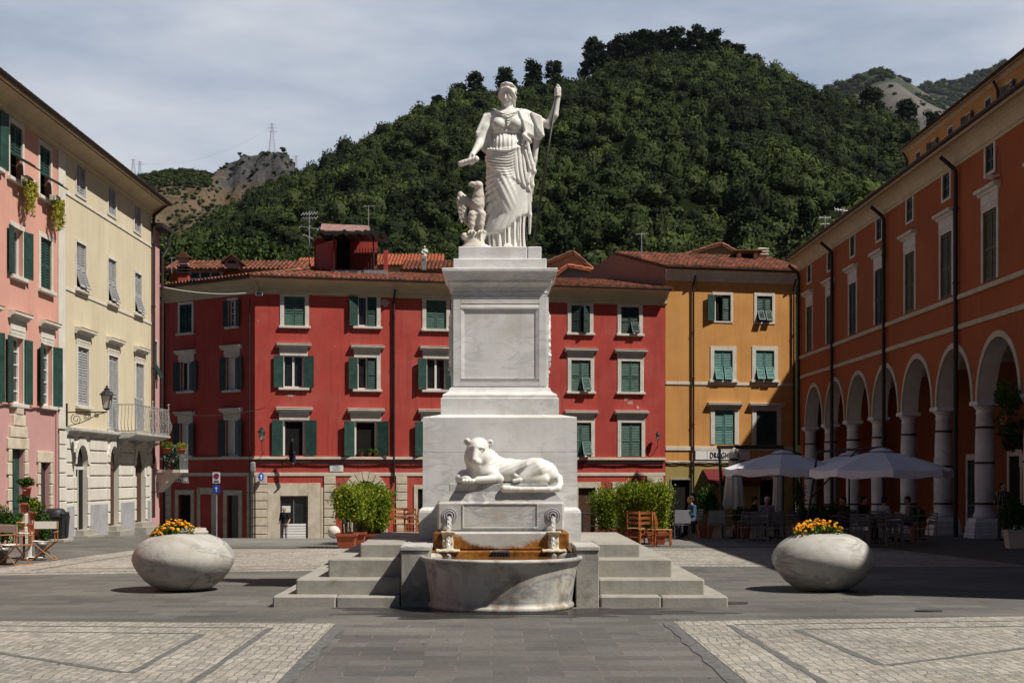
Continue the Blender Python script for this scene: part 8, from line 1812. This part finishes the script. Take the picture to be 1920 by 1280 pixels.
# planters with dark shrubs screening the cafe
for i, (px, Y, r_, n, lab) in enumerate(((1322, 47.2, (.42, .3, .72), 2200, 'dark leafy shrub beside the doorway of the ochre house'), (1392, 47.0, (.5, .3, .34), 1300, 'low dark shrub below the folded umbrella'), (1520, 47.6, (.6, .3, .40), 1500, 'dark shrub row in the shade behind the right egg planter'), (1556, 46.6, (.5, .3, .38), 1300, 'dark shrub left of the columns behind the marigolds'), (1500, 52.0, (.28, .25, .85), 1300, 'tall pale-flowering plant between the two open umbrellas'),
                                         (1902, 40.0, (.40, .4, .55), 1800, 'dark round shrub at the right picture edge'), (1720, 49, (.4, .3, .3), 800, 'low dark shrub by the second column from the right'))):
    x, y, z = G(px, Y); pot('planter_pot', ['terracotta', 'terracotta', 'terracotta', 'terracotta', 'terracotta', 'pale tall', 'terracotta'][i]+' planter under the '+lab, (x, y, z), .24, .42 if i != 5 else .5, 'terra' if i != 5 else 'white', True); bushy('shrub', lab, (x, y, z+.36), r_, n, 50+i, leaf=.04, tvo=-.1 if i != 4 else .3, m='leaf')
# hanging plants and awning at the right edge
x = XR-.2; Yq = 42.9
t = thing('hanging_plant', 'leafy plant hanging in front of the nearest arch at the right edge', 'plant', (XR-.35, 42.3, 3.7)); rg = np.random.default_rng(77); C = np.concatenate([cloud((rg.uniform(-.3, .3), rg.uniform(-.6, .6), rg.uniform(-.5, .9)), (.22, .25, .25), 90, rg) for _ in range(16)]); V, Q = leafquads(C, .05); mesh_np('leaves', V, Q, M['leaf'], t, tv=rg.uniform(0, .7, len(Q))); mb = MB(); mb.bbox(-.2, .2, -.3, .3, -.3, -.05, .02); mb.build('basket', M['terra'], t); mb = MB(); mb.tube([(0, 0, -.1), (.35, 0, .8)], .015); mb.build('hook', M['iron'], t)
t = thing('portico_plant', 'dark trailing plant hung under the arch between the two nearest columns', 'plant', (16.4, 46.6, 3.2)); C = np.concatenate([cloud((rg.uniform(-.3, .3), rg.uniform(-.9, .9), rg.uniform(-.35, .35)), (.25, .3, .2), 90, rg) for _ in range(14)]); V, Q = leafquads(C, .05); mesh_np('leaves', V, Q, M['leaf'], t, tv=rg.uniform(0, .5, len(Q))); mb = MB(); mb.tube([(0, 0, 0), (0, 0, 3.0)], .012); mb.build('hook', M['iron'], t)
t = thing('awning', 'pale cream awning inside the arcade at the right edge', 'awning', (17.6, 44.6, 0)); mb = MB(); z1, z0 = EH+(CY-838)/F*44.6, EH+(CY-856)/F*44.6
mb.add([(-1.3, -1.6, z0+.1), (-1.3, 1.6, z0+.1), (1.5, 1.6, z1+.3), (1.5, -1.6, z1+.3), (-1.3, -1.6, z0-.30), (-1.3, 1.6, z0-.30)], [(0, 1, 2, 3), (0, 4, 5, 1)]); mb.build('cloth', M['canvas'], t); mb = MB()
for y in (-1.5, 1.5): mb.tube([(-1.25, y, z0+.05), (1.6, y, z0-.2)], .02)
mb.build('arm', M['iron'], t)
p = fP.M @ Vector((YF-44.2, -.1, 10.85))+pal.location; t = thing('security_camera', 'pair of white security lamps on the palace wall near the top right', 'camera', tuple(p), 0); mb = MB(); mb.bbox(-.35, -.08, -.06, .06, -.06, .06, .02); mb.cyl((-.08, 0, 0), (.1, 0, .05), .03, n=6); mb.ico((-.05, .2, .02), .08, None, 2); mb.build('housing', M['pvc'], t)
mb = MB(); mb.tube([(0, 0, .05), (.05, 0, .9)], .012); mb.build('cable', M['iron'], t)

# ---------------- people ----------------
skin = mat('skin', (.42, .22, .15), .6, .08, 8); SK = {}
def cloth_m(c): 
    k = tuple(c)
    if k not in SK: SK[k] = mat('clothing_%d' % len(SK), c, .9, .12, 9, .1)
    return SK[k]
def person(label, loc, rz, pose, shirt, trousers, hair_c, shorts=False, stripes=False, bald=False):
    t = thing('person', label, 'person', loc, rz); h = .0165
    if pose == 'stand':
        S = SD((-.48, -.42, -.02), (.48, .34, 1.80), h); pel = (0, 0, .95); ch_ = (0, .0, 1.30); nk = (0, -.01, 1.50); hc = (0, -.03, 1.635)
        legs = [((x*.095, 0, .93), (x*.11, -.02-.02*x, .50), (x*.12, .02, .09), (x*.13, -.13, .04)) for x in (-1, 1)]
        arms = [((-.185, 0, 1.43), (-.25, .03, 1.15), (-.17, -.17, 1.00), (.1, -.9, .1)), ((.185, 0, 1.43), (.26, .03, 1.14), (.24, -.14, .93), (0, -.5, -.9))]
    else:
        S = SD((-.48, -.72, -.02), (.48, .40, 1.36), h); pel = (0, 0, .53); ch_ = (0, -.02, .86); nk = (0, -.05, 1.07); hc = (0, -.09, 1.205)
        legs = [((x*.10, -.02, .53), (x*.13, -.44, .52), (x*.13, -.42, .10), (x*.13, -.56, .04)) for x in (-1, 1)]
        arms = [((-.185, -.03, 1.00), (-.24, -.06, .74), (-.12, -.32, .76), (.3, -.9, 0)), ((.185, -.03, 1.00), (.25, -.08, .74), (.14, -.34, .78), (-.3, -.9, 0))]
    S.cap(pel, ch_, .135, .145, .05, fy=.8); S.ell((pel[0], pel[1]+.01, pel[2]), (.165, .12, .12), .05); S.cap((-.14, ch_[1], nk[2]-.09), (.14, ch_[1], nk[2]-.09), .075, None, .05); S.ell((0, ch_[1], ch_[2]+.02), (.17, .115, .18), .04)
    S.cap((0, nk[1]+.01, nk[2]-.06), (0, nk[1]-.01, nk[2]+.05), .055, .05, .03)
    for hp, kn, an, to in legs: S.path([hp, kn, an], [.088, .060, .042], .03); S.cap(an, to, .042, .036, .02); S.ell((to[0], to[1]+.02, .04), (.045, .09, .035), .02)
    for sh, el, wr, dv in arms:
        S.path([sh, el, wr], [.052, .042, .028], .025); hand(S, wr, dv, (0, 0, 1) if pose != 'stand' else (-.6 if sh[0] < 0 else .9, -.2, .3), .95, .5, 1 if sh[0] > 0 else -1)
    head(S, hc, .235, 0, -6 if pose == 'stand' else 6)
    zn = nk[2]-.0; kx = legs[0][1]
    def cls(c):
        x, y, z = c[:, 0], c[:, 1], c[:, 2]; mi = np.zeros(len(c), int)
        body = z < zn; mi[body] = 1
        if pose == 'stand':
            mi[(z < .96) & (np.abs(x) < .21) & (z > .10)] = 2; mi[z < .10] = 3; low = z < (.50 if shorts else -1); mi[low & (z > .10)] = 0
            for i, (sh, el, wr, dv) in enumerate(arms): mi[(np.hypot(x-(el[0]+wr[0])/2, z-(el[2]+wr[2])/2) < .16) & (np.abs(x) > .165 if i else (y < -.12)) & (z < 1.18) & ((np.abs(x) > .17) | (y < -.14))] = 0
        else:
            mi[(z < .64) & ~((np.abs(x) < .19) & (y > -.08) & (z > .60))] = 2; mi[(z < .10)] = 3; mi[(z >= .68) & (y < -.20)] = 0
        if stripes: mi[(mi == 1) & ((np.floor(x/.035) % 2) == 0)] = 4
        return mi
    S.build('body', [skin, cloth_m(shirt), cloth_m(trousers), M['blackpl'], M['dark']], t, cls=cls)
    S = SD((-.16, -.20, hc[2]-.16), (.16, .16, hc[2]+.18), .0165); S.frame(frm(hc, 0, -6 if pose == 'stand' else 6), .235)
    if bald: S.ell((0, .24, .0), (.34, .28, .26), .02)
    else: S.ell((0, .12, .19), (.40, .42, .345), .02); S.ell((0, .30, -.05), (.34, .22, .30), .05)
    S.frame(None); S.build('hair', cloth_m(hair_c), t); return t
x, y, z = G(533, 70.5); person('man in black shirt and light grey trousers standing outside the white shop door', (x, y, z), R(-20), 'stand', (.012, .012, .014), (.25, .25, .26), (.10, .08, .07), bald=True)
x, y, z = G(1880, 44.5); person('person in striped shirt standing beside the nearest column', (x, y, z), R(20), 'stand', (.30, .28, .27), (.05, .055, .08), (.02, .015, .012), stripes=True)
seat = [(1299, 46.0, -75, (.05, .09, .16), (.05, .05, .07), (.05, .03, .02), 'seated guest in blue at the left end of the cafe beside the shrub'), (1412, 46.2, 70, (.012, .012, .013), (.03, .03, .04), (.015, .012, .01), 'seated guest in a black shirt, bending towards the table'), (1437, 47.4, 10, (.30, .27, .36), (.1, .1, .12), (.60, .58, .55), 'seated white-haired guest in a pale lilac shirt'),
        (1584, 44.0, -60, (.012, .012, .014), (.02, .02, .03), (.012, .01, .01), 'seated guest in dark clothes above the marigolds'), (1617, 45.0, 40, (.015, .014, .015), (.02, .02, .03), (.015, .01, .01), 'seated guest in dark clothes left of the white-shirted guest'), (1655, 43.9, 120, (.35, .37, .45), (.28, .28, .3), (.03, .02, .015), 'seated guest in a pale blue-white shirt between two columns'), (1706, 45.2, -100, (.30, .28, .22), (.05, .05, .06), (.03, .025, .02), 'seated guest in a pale beige top right of the white-shirted guest')]
for px, Y, rz, sh_, tr_, hc_, lab in seat:
    person(lab, G(px, Y), R(rz), 'sit', sh_, tr_, hc_); o = copy_tree(cc); o.location = G(px, Y); o.rotation_euler = (0, 0, R(rz)); o['label'] = 'grey cafe chair under the '+' '.join(lab.split(',')[0].replace('seated ', '').split()[:10]); o['group'] = 'occupied cafe chairs'

# ---------------- haze between the square and the far hills ----------------
if HAZE:
    hzm = bpy.data.materials.new('haze'); hzm.use_nodes = True; t = hzm.node_tree; t.nodes.clear(); v = N(t, 'ShaderNodeVolumePrincipled'); v.inputs['Color'].default_value = (.80, .88, 1.0, 1); v.inputs['Density'].default_value = HAZE; v.inputs['Anisotropy'].default_value = 0.2
    o_ = N(t, 'ShaderNodeOutputMaterial'); t.links.new(v.outputs[0], o_.inputs['Volume']); mb = MB(); mb.box(-4300, 4300, -700, 6600, -12, 1500); tag(mb.build('haze', hzm), kind='stuff')
